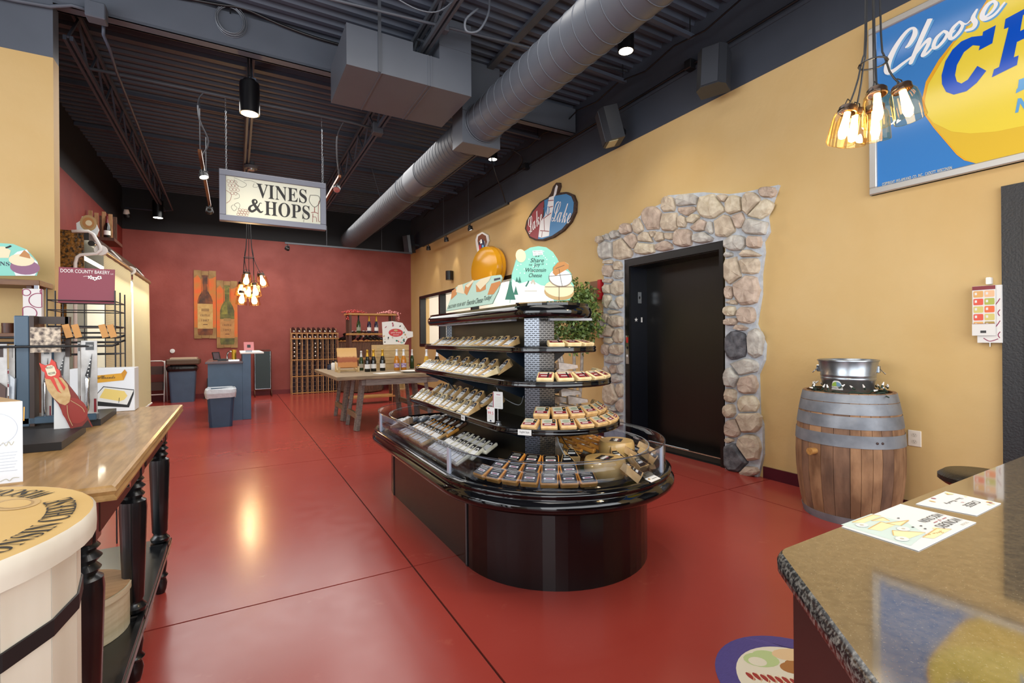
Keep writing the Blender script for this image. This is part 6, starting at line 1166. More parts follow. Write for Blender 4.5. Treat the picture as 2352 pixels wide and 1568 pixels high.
# red leaning board
G_ = Fr((0, 2.40, z+.028), (1, 0, 0), (0, .0, 1)); g_ = lambda P: [G_.px(p[0]/5.6, 780+p[1]/5.6)+tuple(p[2:]) for p in P]
rb_ = thing('leaning_board', 'red and cream paddle-shaped cardboard sign leaning on the nearer black base', 'sign board', (-.6, 2.42, z+.027))
o_ = g_([(905, 1168), (1190, 1130), (1090, 920), (1000, 730), (905, 610), (850, 540), (790, 480), (775, 400), (740, 370), (720, 290), (660, 245), (640, 310), (580, 330), (500, 295), (540, 400), (575, 410), (570, 480), (590, 590), (660, 720), (750, 830)]); MB().prism([G_.p(x, max(y, 0), 0) for x, y in o_], (0, .006, 0), M('board_maroon', '#7c2a22', .45)).build('board', rb_)
b = MB(); flat(b, G_, g_([(575, 490), (650, 480), (700, 470), (800, 490), (870, 580), (910, 720), (895, 800), (840, 842), (770, 820), (680, 740), (610, 640)]), M('cork', '#c8a878', .6, hex2='#b8935f', vscale=60), .001)
flat(b, G_, g_([(505, 300), (585, 330), (640, 310), (660, 250), (715, 290), (735, 370), (770, 395), (775, 450), (760, 490), (845, 610), (825, 655), (740, 500), (690, 480), (760, 650), (795, 690), (740, 660), (650, 510), (590, 500), (575, 420), (540, 400)]), M('board_scarlet', '#c83a2c', .5), .0016)
flat(b, G_, g_([(585, 370), (610, 335), (670, 325), (700, 345), (728, 420), (715, 455), (660, 470), (620, 460)]), M('badge_cream', '#d8cdb0', .5), .0024); a_ = g_([(595, 378), (688, 360)]); txt(b, G_, 'PROUDLY', (a_[0][0]+a_[1][0])/2, a_[0][1]+.006, a_[1][0]-a_[0][0], .008, 'print_black', .003, 0, None, rad(12)); a_ = g_([(622, 440), (712, 420)]); txt(b, G_, 'WISCONSIN', (a_[0][0]+a_[1][0])/2, (a_[0][1]+a_[1][1])/2, a_[1][0]-a_[0][0], .008, 'print_black', .003, 0, None, rad(12))
disc(b, G_, *g_([(960, 910)])[0], .042, .05, 'print_red', .001, 20) if False else disc(b, G_, *g_([(960, 910)])[0], .036, .05, M('board_brick', '#8f2f26', .45), .0004, 20, rad(20)); stroke(b, G_, g_([(865, 840), (880, 980), (935, 1105)]), .002, 'kraft', .002); stroke(b, G_, g_([(910, 780), (1050, 865), (1090, 930)]), .002, 'kraft', .002)
flat(b, G_, g_([(895, 1150), (1180, 1125), (1130, 1030), (1060, 1110), (960, 1130)]), 'frame_brown', .0012); b.build('artwork', rb_)
MB().prism([Vector((x, y, zz)) for x, y, zz in [(G_.p(*g_([(680, 1180)])[0]).x, 2.412, z+.028), (G_.p(*g_([(900, 1165)])[0]).x, 2.412, z+.028), (G_.p(*g_([(745, 830)])[0]).x, 2.412, G_.p(*g_([(745, 830)])[0]).z), (G_.p(*g_([(680, 760)])[0]).x, 2.412, G_.p(*g_([(680, 760)])[0]).z)]], (0, .004, 0), 'paper').build('easel_back', rb_)
# slicer carton
K_ = Fr((0, 3.10, 0), (1, 0, 0), (0, 0, 1)); k_ = lambda P: [K_.px(p[0]/5.6, 780+p[1]/5.6) for p in P]; a = k_([(870, 390)])[0]; e = k_([(1735, 885)])[0]
t = thing('carton', 'white carton printed with a cheese slicing tray at the far end of the long table', 'box', ((a[0]+e[0])/2, 3.15, z)); MB().bb(a[0], e[0], 3.10, 3.22, z+.001, k_([(1730, 358)])[0][1], 'carton_white', .002).build('carton_body', t)
b = MB(); cl1 = lambda P: [(min(x, e[0]-.002), max(y, z+.003)) for x, y in P]
flat(b, K_, cl1(k_([(1245, 460), (1560, 430), (1605, 380), (1635, 420), (1590, 520), (1245, 555)])), M('print_amber', '#dba02c', .4), .001); flat(b, K_, cl1(k_([(1560, 432), (1605, 380), (1635, 420), (1590, 515)])), M('print_amber2', '#c98a20', .4), .0014)
txt(b, K_, 'per\u00ae', *k_([(1282, 490)])[0], .028, .022, 'print_black', .002); txt(b, K_, script('Grande'), *k_([(1400, 480)])[0], .05, .016, 'ink_soft', .002)
flat(b, K_, cl1(k_([(1240, 700), (1330, 598), (1725, 640), (1720, 700), (1660, 870), (1240, 850)])), 'stand_black', .001); flat(b, K_, cl1(k_([(1250, 790), (1250, 700), (1335, 608), (1720, 650), (1635, 835)])), 'paper', .0016); flat(b, K_, cl1(k_([(1280, 745), (1350, 625), (1600, 660), (1640, 720), (1600, 770), (1540, 790)])), M('print_cheese', '#e3c873', .5), .002); stroke(b, K_, k_([(1535, 745), (1528, 810)]), .002, 'print_black', .0024, 1)
b.build('print', t)

# ---------------------------------------------------------------- wire bakery rack, shelf unit behind, chilled case
wk = thing('wire_rack', 'black wire rack topped by a maroon bakery sign', 'rack', (-.82, 4.15, 0)); y0, y1, xa, xb = 4.0, 4.32, -1.0, -.672
b = MB()
for x in (xa, xb):
    for y in (y0, (y0+y1)/2, y1): b.cyl((x, y, 0), (x, y, 1.63), .0045, 'black_metal', n=5)
for x in (xa+.11, xa+.22): b.cyl((x, y1, .2), (x, y1, 1.63), .003, 'black_metal', n=5)
b.build('wire_posts', wk)
for k, zz in enumerate((1.56, 1.50, 1.40, 1.36, 1.22, 1.08, .95, .8, .6, .35)):
    MB().tube([(xa, y0, zz), (xb, y0, zz), (xb, y1, zz), (xa, y1, zz)], .004, 'black_metal', 5, True).build('wire_hoop', wk)
MB().bb(xa, xb-.01, y0+.01, y1, 1.392, 1.402, 'black_metal').bb(xa, xb, y0+.01, y1, .94, .95, 'black_metal').bb(xa, xb, y0+.01, y1, .3, .31, 'black_metal').build('wire_shelf', wk)
A_ = Fr((0, 4.03, 0), (1, 0, 0), (0, 0, 1)); P = [A_.px(*p) for p in [(133, 705), (263, 694), (264, 619), (135, 615)]]
P = [(P[0][0], P[1][1]-.01), (P[1][0], P[1][1]-.01), (P[2][0], P[2][1]), (P[3][0], P[2][1])]; MB().prism([A_.p(x, y) for x, y in P], (0, .006, 0), M('maroon_sign', '#7a1d33', .4)).build('sign_panel', wk, label='maroon sign panel with white lettering')
b = MB(); a = A_.px(139, 622); e = A_.px(252, 628); txt(b, A_, 'DOOR COUNTY BAKERY', (a[0]+e[0])/2, P[2][1]-.022, e[0]-a[0], .022, 'white', .001); txt(b, A_, 'LLC', e[0]+.012, P[2][1]-.03, .014, .007, 'white', .001)
c = A_.px(217, 637)
for k in range(3):
    for m_ in range(5): disc(b, A_, c[0]-.02+.022*k+.009*cos(m_*1.257+k), c[1]-.008*(k % 2)+.008*sin(m_*1.257+k), .0055, .004, 'white', .001, 8, m_*1.257)
stroke(b, A_, [(c[0]-.055, c[1]+.002), (c[0]-.04, c[1]+.006), (c[0]-.02, c[1])], .002, 'white', .001); b.build('lettering', wk)
su = thing('shelf_unit', 'wooden shelf unit with a thick top board against the yellow front wall', 'shelf', (-2.1, 5.35, 0)); woodmat('shelf_brown', '#7d5a3c', '#664630', .5, (1.2, 12, 12), 5)
[MB().bb(-3.0, x_, y_, 5.5, z_, z_+h_, 'shelf_brown', .003).build('shelf_board', su) for x_, y_, z_, h_ in ((-1.335, 5.17, 1.745, .045), (-1.42, 5.2, 1.34, .035), (-1.42, 5.2, .85, .035))]; MB().bb(-1.42, -1.39, 5.2, 5.5, 0, 1.745, 'wood_dark').build('side_panel', su); MB().bb(-3.0, -2.97, 5.2, 5.5, 0, 1.745, 'wood_dark').build('side_panel', su)
A_ = Fr((0, 5.28, 1.79), (1, 0, 0), (0, 0, 1)); s5 = lambda P: [(lambda q: (q[0], max(q[1], .0)))(A_.px(*p)) for p in P]
t = thing('display_board', 'teal cheese map sign with navy lettering on the thick top shelf board', 'sign board', (-1.7, 5.28, 1.79)); MB().prism([A_.p(x, y) for x, y in s5([(-60, 633), (-60, 570), (0, 558), (30, 560), (60, 572), (68, 580), (85, 600), (90, 615), (84, 633)])], (0, .008, 0), 'board_teal').build('board', t)
b = MB(); flat(b, A_, s5([(-30, 600), (-20, 566), (10, 566), (25, 575), (20, 592), (0, 592)]), 'board_cheese', .001); txt(b, A_, serif('WISCONSIN'), s5([(-10, 605)])[0][0], s5([(0, 605)])[0][1], .26, .032, 'lab_navy', .0016)
stroke(b, A_, s5([(14, 569), (20, 567), (24, 565)]), .012, 'print_black', .002)
flat(b, A_, s5([(25, 590), (40, 578), (62, 573), (72, 590), (86, 602), (90, 615), (80, 633), (36, 633), (28, 612)]), 'board_snow', .0016); disc(b, A_, *s5([(58, 614)])[0], .088, .058, M('board_plum', '#8d5f7c', .5), .0022, 20); disc(b, A_, *s5([(50, 597)])[0], .075, .048, 'board_cheese', .0028, 20); flat(b, A_, s5([(44, 588), (56, 574), (68, 584), (70, 594)]), 'board_halfwheel', .0034); b.build('artwork', t)
A_ = Fr((0, 5.12, 0), (1, 0, 0), (0, 0, 1)); a = A_.px(52, 662); e = A_.px(108, 725)
t = thing('gift_bag', 'white gift bag with burgundy rings clipped below the top shelf board', 'bag', ((a[0]+e[0])/2, 5.12, e[1])); MB().bb(a[0], e[0]-.03, 5.12, 5.17, e[1]-.06, a[1], 'paper', .003).build('bag', t); MB().bb((a[0]+e[0])/2-.01, (a[0]+e[0])/2+.015, 5.14, 5.16, a[1], 1.745, 'acrylic_edge').build('hanging_clip', t)
b = MB(); M('wine_ring', '#8a2450', .5)
for cx_, cy_, r in ((a[0]+.09, a[1]-.09, .055), (a[0]+.03, a[1]-.19, .05), (a[0]+.13, a[1]-.02, .03), (a[0]+.02, a[1]-.03, .025)): stroke(b, A_, [(max(a[0], min(e[0]-.03, cx_+r*cos(q))), min(a[1], cy_+r*sin(q))) for q in [2*pi*i/16 for i in range(16)]], .006, 'wine_ring', .001, 2, True)
b.build('print', t)
for i, (px_, py_, w_, h_, mt, lab) in enumerate(((18, 755, .07, .075, 'wood_dark', 'small dark round box on the middle shelf of the shelf unit'), (-30, 755, .1, .09, 'kraft', 'kraft box at the left on the middle shelf of the shelf unit'))):
    q = BK(px_, py_, 5.3); t = thing('small_box', lab, 'box', (q.x, 5.3, 1.375)); MB().lathe([(0, 0), (w_*.5, 0), (w_*.5, h_), (0, h_)], (q.x, 5.3, 1.3755), mt, 16).build('box_body', t); MB().lathe([(w_*.52, h_*.7), (w_*.52, h_*1.05), (0, h_*1.05)], (q.x, 5.3, 1.3755), mt, 16).build('lid', t)
for i, zz in enumerate((.886, .99)):
    t = thing('pastry_tray', ['red and white pastry box on the low shelf of the shelf unit', 'second red and white pastry box stacked on the low shelf of the shelf unit'][i], 'box', (-1.6, 5.3, zz), 'pastry boxes'); MB().bb(-1.78, -1.46, 5.21, 5.45, zz, zz+.10, 'paper', .003).build('box_body', t); MB().bb(-1.781, -1.459, 5.208, 5.21, zz+.07, zz+.095, 'lab_burg').build('band', t)
# chilled case with night blinds
cc = thing('chilled_case', 'tall chilled cabinet with cream pull-down blinds and a white end trim', 'cabinet', (-1.64, 8.2, 0)); cy0, cy1, xf = 6.6, 9.9, -1.2
MB().bb(-2.07, -1.25, cy0+.02, cy1, .0, .26, 'white', .004).bb(-2.07, -2.0, cy0, cy1, .26, 2.4, 'black_satin').bb(-2.07, -1.32, cy0, cy1, 2.36, 2.45, 'black_metal').bb(-2.0, -1.26, cy1-.04, cy1, .26, 2.3, 'white').build('carcass', cc)
M('glitter', '#9a6a28', .3, hex2='#140d08', vscale=42, detail=10, bump=.5, bscale=50); MB().bb(-2.07, -1.36, cy0-.005, cy0+.012, 2.05, 2.45, 'glitter').bb(-2.07, -1.5, cy0-.004, cy0+.012, .26, 2.05, 'glitter').build('end_panel', cc)
MB().tube([tuple(BK(*p, cy0-.01)) for p in [(165, 531), (203, 531), (214, 538), (230, 566), (231, 574), (222, 582), (185, 585), (177, 590), (173, 604), (173, 1000)]], .017, 'plate_bright' if 'plate_bright' in MATS else M('plate_bright', '#f4f4f2', .35), 8).build('end_trim', cc)
MB().cyl((xf-.03, cy0+.05, 2.27), (xf-.03, cy1+.03, 2.27), .032, M('roller_steel', '#9a8c78', .3, .7), n=14).cyl((xf-.10, cy0, 2.33), (xf-.10, cy1, 2.33), .03, 'black_satin', n=12).build('roller', cc)
for y in (cy0+.04, 8.35): MB().cyl((xf-.03, y-.02, 2.27), (xf-.03, y+.02, 2.27), .055, 'white', n=16).build('roller_bracket', cc)
m = bpy.data.materials.new('blind_cloth'); m.use_nodes = True; MATS['blind_cloth'] = m; nt = m.node_tree; N = nt.nodes; L = nt.links; pb = N['Principled BSDF']; pb.inputs['Roughness'].default_value = .7; tc = N.new('ShaderNodeTexCoord'); wv = N.new('ShaderNodeTexWave'); wv.bands_direction = 'Z'; wv.inputs['Scale'].default_value = 16; L.new(tc.outputs['Object'], wv.inputs[0]); rr = ramp(wv.outputs['Fac'], .25, lin('#c9bb94'), .6, lin('#e2d8b8')); L.new(rr.outputs[0], pb.inputs['Base Color'])
tr = N.new('ShaderNodeBsdfTranslucent'); tr.inputs[0].default_value = lin('#e8dcb4'); mx = N.new('ShaderNodeMixShader'); mx.inputs[0].default_value = .4; L.new(pb.outputs[0], mx.inputs[1]); L.new(tr.outputs[0], mx.inputs[2]); L.new(mx.outputs[0], N['Material Output'].inputs[0])
for ya, yb_ in ((cy0+.1, 8.28), (8.42, cy1)):
    b = MB(); n = 16; vs = []
    for k in range(n+1): yy = ya+(yb_-ya)*k/n; vs += [Vector((xf-.0+.006*sin(k*1.9), yy, .30)), Vector((xf-.02+.003*sin(k*1.9), yy, 2.25))]
    b.add(vs, [(2*k, 2*k+2, 2*k+3, 2*k+1) for k in range(n)], 'blind_cloth', True); b.build('blind', cc); MB().bb(xf-.02, xf+.01, ya, yb_, .28, .305, 'white', .004).build('bottom_bar', cc)
MB().bb(xf-.06, xf-.03, 8.32, 8.38, .26, 2.24, 'galv').bb(xf-.05, xf-.02, 8.30, 8.40, 1.98, 2.12, 'lamp_white2' if 'lamp_white2' in MATS else M('lamp_white2', '#fff4d8', emit=6.)).build('middle_post', cc)
MB().cyl((xf-.2, cy0+.1, 2.2), (xf-.2, cy1-.1, 2.2), .02, 'lamp_white2', n=8).build('case_lamp', cc)
area('case_lamp_glow', (xf-.22, (cy0+cy1)/2, 2.16), (0, rad(20), 0), .1, 3.0, 40, (1, .93, .75))
MB().bb(xf-.12, xf-.02, cy1, cy1+.12, .02, .05, 'white').build('foot', cc)
A_ = Fr((0, 6.75, 0), (1, 0, 0), (0, 0, 1)); t = thing('cheese_sign', 'white cut-out sign of a round cheese perched on top of the chilled cabinet end', 'sign board', (-1.33, 6.75, 2.45)); MB().prism([A_.p(*A_.px(*p)) for p in [(176, 527), (175, 512), (186, 506), (188, 497), (204, 494), (216, 502), (222, 516), (228, 528), (222, 541), (212, 532)]], (0, .01, 0), 'board_snow').build('board', t)
b = MB(); disc(b, A_, *A_.px(203, 512), .07, .085, 'board_rind', .001, 20); disc(b, A_, *A_.px(203, 512), .05, .06, 'board_halfwheel', .0016, 20); disc(b, A_, *A_.px(204, 512), .028, .03, 'board_cheese', .002, 12); b.build('artwork', t)
for y, lab in ((7.6, 'white clip-on card holder near the middle of the blind roller'), (9.3, 'white clip-on card holder near the far end of the blind roller')): MB().box((xf-.06, y, 2.36), (.008, .12, .14), 'white', rot=(0, rad(-40), 0)).build('card_holder', label=lab, cat='card holder')
# slatted wall box with bottle, left red wall
q0 = BK(195, 552, 10.3); t = thing('wall_box', 'slatted wooden wall box with a bottle high on the left red wall', 'shelf', (-2.05, 10.4, q0.z)); zb = BK(225, 548, 10.3).z; zt = BK(225, 486, 10.3).z
MB().bb(LX, -1.70, 10.1, 10.75, zb-.05, zb, 'wood_dark').build('base_board', t)
for x in (-2.03, -1.955, -1.86, -1.775): MB().bb(x-.025, x+.025, 10.25, 10.27, zb, zt-.03*(int(x*100) % 2), 'rack_wood').build('slat', t); MB().bb(x-.025, x+.025, 10.6, 10.62, zb, zt, 'rack_brown').build('slat', t)
BW = mk_bottle('bottle_dark', 'capsule_red', 'lab_white', 'single dark bottle standing in the slatted box on the left red wall', .36, .045); at(BW, -1.81, 10.2, zb)

# ---------------------------------------------------------------- right: granite counter and things on it
gc = thing('granite_counter', 'polished brown granite counter with a dark base in the lower right corner', 'counter', (1.6, 0, 0)); gz = .94
G0 = [(.795, .498), (2.75, .527), (2.75, -.9), (-.05, -.9), (-.05, -.436)]
def inset(P, dd):
    out = []; n = len(P)
    for i in range(n):
        a, b_, c = Vector(P[i-1]), Vector(P[i]), Vector(P[(i+1) % n]); e1 = (b_-a).normalized(); e2 = (c-b_).normalized(); n1 = Vector((e1.y, -e1.x)); n2 = Vector((e2.y, -e2.x)); k = (n1+n2); k = k/(1+n1.dot(n2)); out.append(tuple(b_+k*dd))
    return out
def roundcorner(P, i, r=.02, n=5):
    a, b_, c = Vector(P[i-1]), Vector(P[i]), Vector(P[(i+1) % len(P)]); p = b_+(a-b_).normalized()*r; q = b_+(c-b_).normalized()*r
    return P[:i]+[tuple(p*(1-t)**2+b_*2*t*(1-t)+q*t*t) for t in [k/n for k in range(n+1)]]+P[i+1:]
Gr = roundcorner(G0, 0)
rings_ = [[Vector((x, y, gz+zz)) for x, y in inset(Gr, dd)] for dd, zz in ((.004, 0), (.0, -.004), (-.004, -.012), (-.003, -.03), (.004, -.04))]; n = len(Gr)
b = MB(); b.add(rings_[0], [list(range(n))], 'granite'); vs = [v for r in rings_ for v in r]; b.add(vs, [(j*n+i, j*n+(i+1) % n, (j+1)*n+(i+1) % n, (j+1)*n+i) for j in range(4) for i in range(n)], 'granite_edge', True); b.add(rings_[-1], [list(range(n))[::-1]], 'granite_edge'); b.build('worktop', gc)
Bp = [(.800, .474), (2.7, .495), (2.7, -.85), (.0, -.85), (.0, -.41)]; b = MB(); b.prism([Vector((x, y, .0)) for x, y in Bp], (0, 0, .9), M('base_maroon', '#3a1d1b', .45, var=.1, vscale=5)); b.build('base', gc)
def flyer(lab, P, draw):
    t = thing('flyer', lab, 'flyer', ((P[0][0]+P[2][0])/2, (P[0][1]+P[2][1])/2, gz+.0004), 'flyers on the counter'); MB().prism([Vector((x, y, gz+.0016)) for x, y in P], (0, 0, -.0012), 'paper').build('sheet', t); b = MB(); draw(b, Fr((0, 0, gz+.0016), (1, 0, 0), (0, 1, 0))); b.build('print', t)
def dA(b, f):
    M('flyer_green', '#c3d3cc', .7); M('flyer_cheese', '#ead9a8', .7); M('flyer_gold', '#cfa865', .7)
    flat(b, f, [(1.0, .50), (1.115, .50), (1.118, .44), (1.085, .40), (1.0, .39)], 'flyer_green', .0002)
    for P in ([(1.03, .495), (1.11, .495), (1.115, .483), (1.045, .482)], [(1.02, .463), (1.08, .468), (1.085, .447), (1.03, .446)], [(1.07, .48), (1.11, .478), (1.10, .462)], [(1.08, .46), (1.135, .445), (1.09, .44)], [(1.025, .425), (1.05, .437), (1.09, .402), (1.035, .405)], [(1.06, .395), (1.13, .40), (1.15, .385), (1.07, .383)]): flat(b, f, P, 'flyer_cheese', .0005); stroke(b, f, P[:3], .0016, 'flyer_gold', .0009, 1)
    for x, y in ((1.03, .478), (1.02, .41), (1.075, .43)): disc(b, f, x, y, .014, .009, 'paper', .0011, 12); disc(b, f, x, y, .004, .003, 'lab_grey', .0014, 8)
    for x, y in ((1.10, .425), (1.12, .42), (1.11, .41), (1.13, .46)): disc(b, f, x, y, .004, .002, 'ink_soft', .0011, 6)
    txt(b, f, 'WONDERS', 1.185, .401, .085, .016, 'ink_soft', .0006, 0, None, pi); txt(b, f, 'of', 1.187, .415, .012, .007, 'lab_rose', .0006, 0, None, pi); txt(b, f, 'WISCONSIN', 1.188, .429, .082, .014, 'ink_soft', .0006, 0, None, pi); stroke(b, f, [(1.215, .415), (1.198, .415)], .002, 'lab_rose', .0006, 1); stroke(b, f, [(1.176, .415), (1.16, .415)], .002, 'lab_rose', .0006, 1)
    txt(b, f, script('Join us'), 1.10, .392, .05, .01, 'lab_gold', .0006, 0, None, rad(170)); txt(b, f, 'DOOR', 1.205, .384, .03, .005, 'lab_grey', .0006, 0, None, pi); disc(b, f, 1.13, .40, .008, .006, 'flyer_cheese', .0004, 10)
flyer('larger white flyer with pale cheese drawings lying on the granite counter', [(.993, .495), (1.233, .498), (1.234, .376), (.99, .375)], dA)
def dB(b, f):
    txt(b, f, 'CHEESE', 1.36, .421, .06, .014, 'ink_soft', .0006, 0, None, pi); txt(b, f, 'in', 1.355, .434, .008, .006, 'lab_rose', .0006, 0, None, pi); txt(b, f, script('Door County'), 1.352, .449, .075, .012, 'ink_soft', .0006, 0, None, pi)
    rf = random.Random(4)
    for k in range(16):
        x, y = rf.choice([rf.uniform(1.30, 1.335), rf.uniform(1.395, 1.41), rf.uniform(1.30, 1.40)]), rf.choice([rf.uniform(.398, .408), rf.uniform(.47, .478), rf.uniform(.40, .47)])
        if 1.31 < x < 1.395 and .41 < y < .46: continue
        disc(b, f, x, y, rf.uniform(.003, .007), rf.uniform(.002, .0045), rf.choice(['flyer_gold', 'flyer_cheese', 'lab_rose']), .0006+.00003*k, 8, rf.uniform(0, 3))
flyer('smaller white flyer with orange leaf specks behind the larger flyer', [(1.262, .482), (1.42, .486), (1.419, .392), (1.283, .39)], dB)
fd = thing('floor_decal', 'round purple-rimmed floor sticker with food drawings beside the granite counter', 'floor sticker', (1.833, 1.056, .0005)); dc = Fr((1.833, 1.056, .0012), (FW.y, -FW.x, 0), (FW.x, FW.y, 0)); R = .30
b = MB(); M('decal_purple', '#4f4690', .4, hex2='#463d84', vscale=40, stretch=(1, 8, 1)); M('decal_cream', '#e2dccb', .45); M('decal_green', '#b9cd93', .45); M('decal_meat', '#9e2e2c', .45); M('decal_nut', '#a9713f', .45); M('decal_teal', '#7fa892', .45); M('decal_peach', '#e2c39a', .45); M('decal_lilac', '#675ca6', .4)
disc(b, dc, 0, 0, R, R, 'decal_purple', 0, 48); 
for k in range(24): u = -.28+.024*k; h_ = math.sqrt(max(0, R*R-u*u))*.98; h2 = math.sqrt(max(0, (R*.74)**2-u*u)); stroke(b, dc, [(u*.8-.1, h_*.97), (u, max(h2, .0)*1.0+.001)], .0022, 'decal_lilac', .0003, 1) if h_ > h2+.03 and (u*.8-.1)**2+(h_*.97)**2 < R*R else None
disc(b, dc, 0, 0, R*.745, R*.745, 'decal_cream', .0006, 44); 
for x, y, rx_, ry_, mm in ((-.08, .14, .07, .045, 'decal_green'), (-.05, .17, .05, .03, 'decal_green'), (-.10, .13, .035, .028, 'decal_cream'), (.06, .17, .08, .04, 'decal_peach'), (.02, .09, .05, .035, 'decal_nut'), (.04, .11, .04, .03, 'decal_nut'), (.12, .13, .05, .03, 'frame_brown'), (.14, .18, .04, .03, 'decal_meat'), (-.16, -.03, .05, .035, 'decal_peach'), (-.12, -.04, .05, .03, 'decal_peach')): disc(b, dc, x, y, rx_, ry_, mm, .0008+abs(x)*.001, 16)
for k in range(9): disc(b, dc, -.17+.025*k, .045-.006*k+.004*(k % 2), .010, .024, 'decal_meat', .0011, 10, .3); stroke(b, dc, [(-.165+.025*k, .07-.006*k), (-.16+.025*k, .04-.006*k), (-.17+.025*k, .02-.006*k)], .003, 'decal_peach', .0014, 2)
flat(b, dc, [(-.03, -.02), (.0, .03), (.06, .035), (.12, .05), (.2, .06), (.2, -.08), (-.06, -.14), (-.05, -.08)], 'decal_teal', .0014); disc(b, dc, .12, -.05, .09, .065, 'badge_cream', .0018, 24); disc(b, dc, .12, -.05, .08, .056, 'decal_cream', .002, 24); txt(b, dc, 'WISCONSIN', .12, -.05, 0.12, .02, 'print_black', .0023); flat(b, dc, [(.01, .0), (.05, .03), (.06, .0), (.03, -.02)], 'lab_navy', .0018)
b.build('sticker_print', fd)
st_l = thing('stool', 'round black stool seat peeking over the far edge of the granite counter', 'stool', (3.1, .92, 0)); MB().lathe([(0, .58), (.14, .58), (.165, .60), (.165, .62), (.14, .64), (0, .635)], (3.1, .92, 0), M('stool_black', '#1c1a19', .3, bump=.3, bscale=120), 28).build('seat', st_l)
for k in range(4): a = pi/4+k*pi/2; MB().cyl((3.1+.19*cos(a), 0.92+.19*sin(a), 0), (3.1+.11*cos(a), 0.92+.11*sin(a), .59), .014, 'black_metal', n=8).build('leg', st_l)
MB().tube([(3.1+.155*cos(a), 0.92+.155*sin(a), .22) for a in [2*pi*i/20 for i in range(20)]], .008, 'black_metal', 5, True).build('foot_ring', st_l)

# ---------------------------------------------------------------- barrel with tub and fairy lights
br_ = thing('wine_barrel', 'old oak wine barrel with grey steel hoops standing against the yellow wall', 'barrel', (3.905, 1.898, 0)); bx_, by_ = 3.905, 1.898; H_, RB, RH = .905, .335, .282
rad_ = lambda z: RH+(RB-RH)*(1-((z-H_/2)/(H_/2))**2)
M('oak', '#a67f5c', .7, hex2='#735238', vscale=4.5, stretch=(2.5, 2.5, .9), bump=.3, bscale=12, detail=9); M('oak_light', '#b8936a', .7, hex2='#866548', vscale=5, stretch=(2.5, 2.5, 1), bump=.3, bscale=12, detail=9); M('oak_dark', '#8c6a52', .7, hex2='#5f4636', vscale=4, stretch=(2.5, 2.5, .8), bump=.3, bscale=12, detail=9); M('hoop_steel', '#8d9299', .5, .35, hex2='#70757d', vscale=7, bump=.15, bscale=20)
angs = [0]; ra = random.Random(9)
while angs[-1] < 2*pi-.2: angs.append(angs[-1]+ra.uniform(.16, .34))
angs[-1] = 2*pi
for k in range(len(angs)-1):
    a0, a1 = angs[k]+.004, angs[k+1]-.004; vs = []; n = 3; zs = [H_*i/8 for i in range(9)]
    for z_ in zs:
        for rr_ in (0, -.022):
            for i in range(n+1): a = a0+(a1-a0)*i/n; vs.append(Vector((bx_+(rad_(z_)+rr_)*cos(a), by_+(rad_(z_)+rr_)*sin(a), z_)))
    w_ = 2*(n+1); fs = []
    for j in range(8):
        for i in range(n): fs.append((j*w_+i, j*w_+i+1, (j+1)*w_+i+1, (j+1)*w_+i)); fs.append((j*w_+n+1+i+1, j*w_+n+1+i, (j+1)*w_+n+1+i, (j+1)*w_+n+2+i))
        fs += [(j*w_+n, j*w_+w_-1, (j+1)*w_+w_-1, (j+1)*w_+n), (j*w_+n+1, j*w_, (j+1)*w_, (j+1)*w_+n+1)]
    fs += [list(range(8*w_, 8*w_+n+1))+list(range(9*w_-1, 8*w_+n, -1))]
    MB().add(vs, fs, ra.choice(['oak', 'oak', 'oak_light', 'oak_dark']), False).build('stave', br_)
MB().lathe([(0, H_-.03), (RH-.02, H_-.03)], (bx_, by_, 0), 'oak_light', 24).build('barrel_head', br_)
for z0, z1 in ((.0, .055), (.545, .628), (.668, .752), (.764, .838), (.843, .9)):
    MB().lathe([(rad_(z0)+.001, z0), (rad_(z0)+.004, z0), (rad_(z1)+.004, z1), (rad_(z1)+.001, z1)], (bx_, by_, 0), 'hoop_steel', 44).build('hoop', br_)
q = Vector((-bx_, -by_, 0)).normalized(); tv = Vector((-q.y, q.x, 0))
bg = q*cos(.62)+tv*sin(-.62); bp_ = Vector((bx_, by_, .49))+bg*rad_(.49); MB().cyl(bp_-bg*.01, bp_+bg*.055, .021, 'wood_mid', .025, 14).build('bung', br_)
rv_ = q*cos(.5)+tv*sin(.5)
for k in (0, 1): a = math.atan2(rv_.y, rv_.x)+.10*k; p = Vector((bx_+(rad_(.59)+.004)*cos(a), by_+(rad_(.59)+.004)*sin(a), .585)); MB().lathe([(.009, -.002), (.008, .003), (0, .005)], p, M('rivet', '#4a3a38', .5, .4), 10, T=Vector((cos(a), sin(a), 0)).to_track_quat('Z', 'Y').to_matrix().to_4x4()).build('rivet', br_)
tb_ = thing('metal_tub', 'galvanized steel tub with wire handles on top of the oak barrel', 'tub', (bx_, by_, .895)); z0 = .893; Rt = .185
MB().lathe([(0, 0), (.150, 0), (.153, .006), (.166, .09), (.170, .094), (.171, .108), (.168, .112), (.172, .12), (.173, .132), (.170, .138), (Rt, .225), (Rt+.006, .228), (Rt+.006, .236), (Rt, .238), (Rt-.004, .232), (.150, .02), (0, .02)], (bx_, by_, z0), 'galv', 44).build('tub_body', tb_)
for s_ in (-1, 1):
    c = Vector((bx_, by_, z0+.17))+tv*s_*(.172); MB().box(c+tv*s_*.004, (.03, .03, .05), 'galv', bev=.004).tube([c+tv*s_*.01+Vector((0, 0, .01)), c+tv*s_*.045+q*.05+Vector((0, 0, -.03)), c+tv*s_*.045-q*.05+Vector((0, 0, -.03))], .0035, 'chrome', 5, True).build('handle', tb_)
a_ = math.atan2(q.y, q.x)-.42; lf_ = MB(); ln = 10
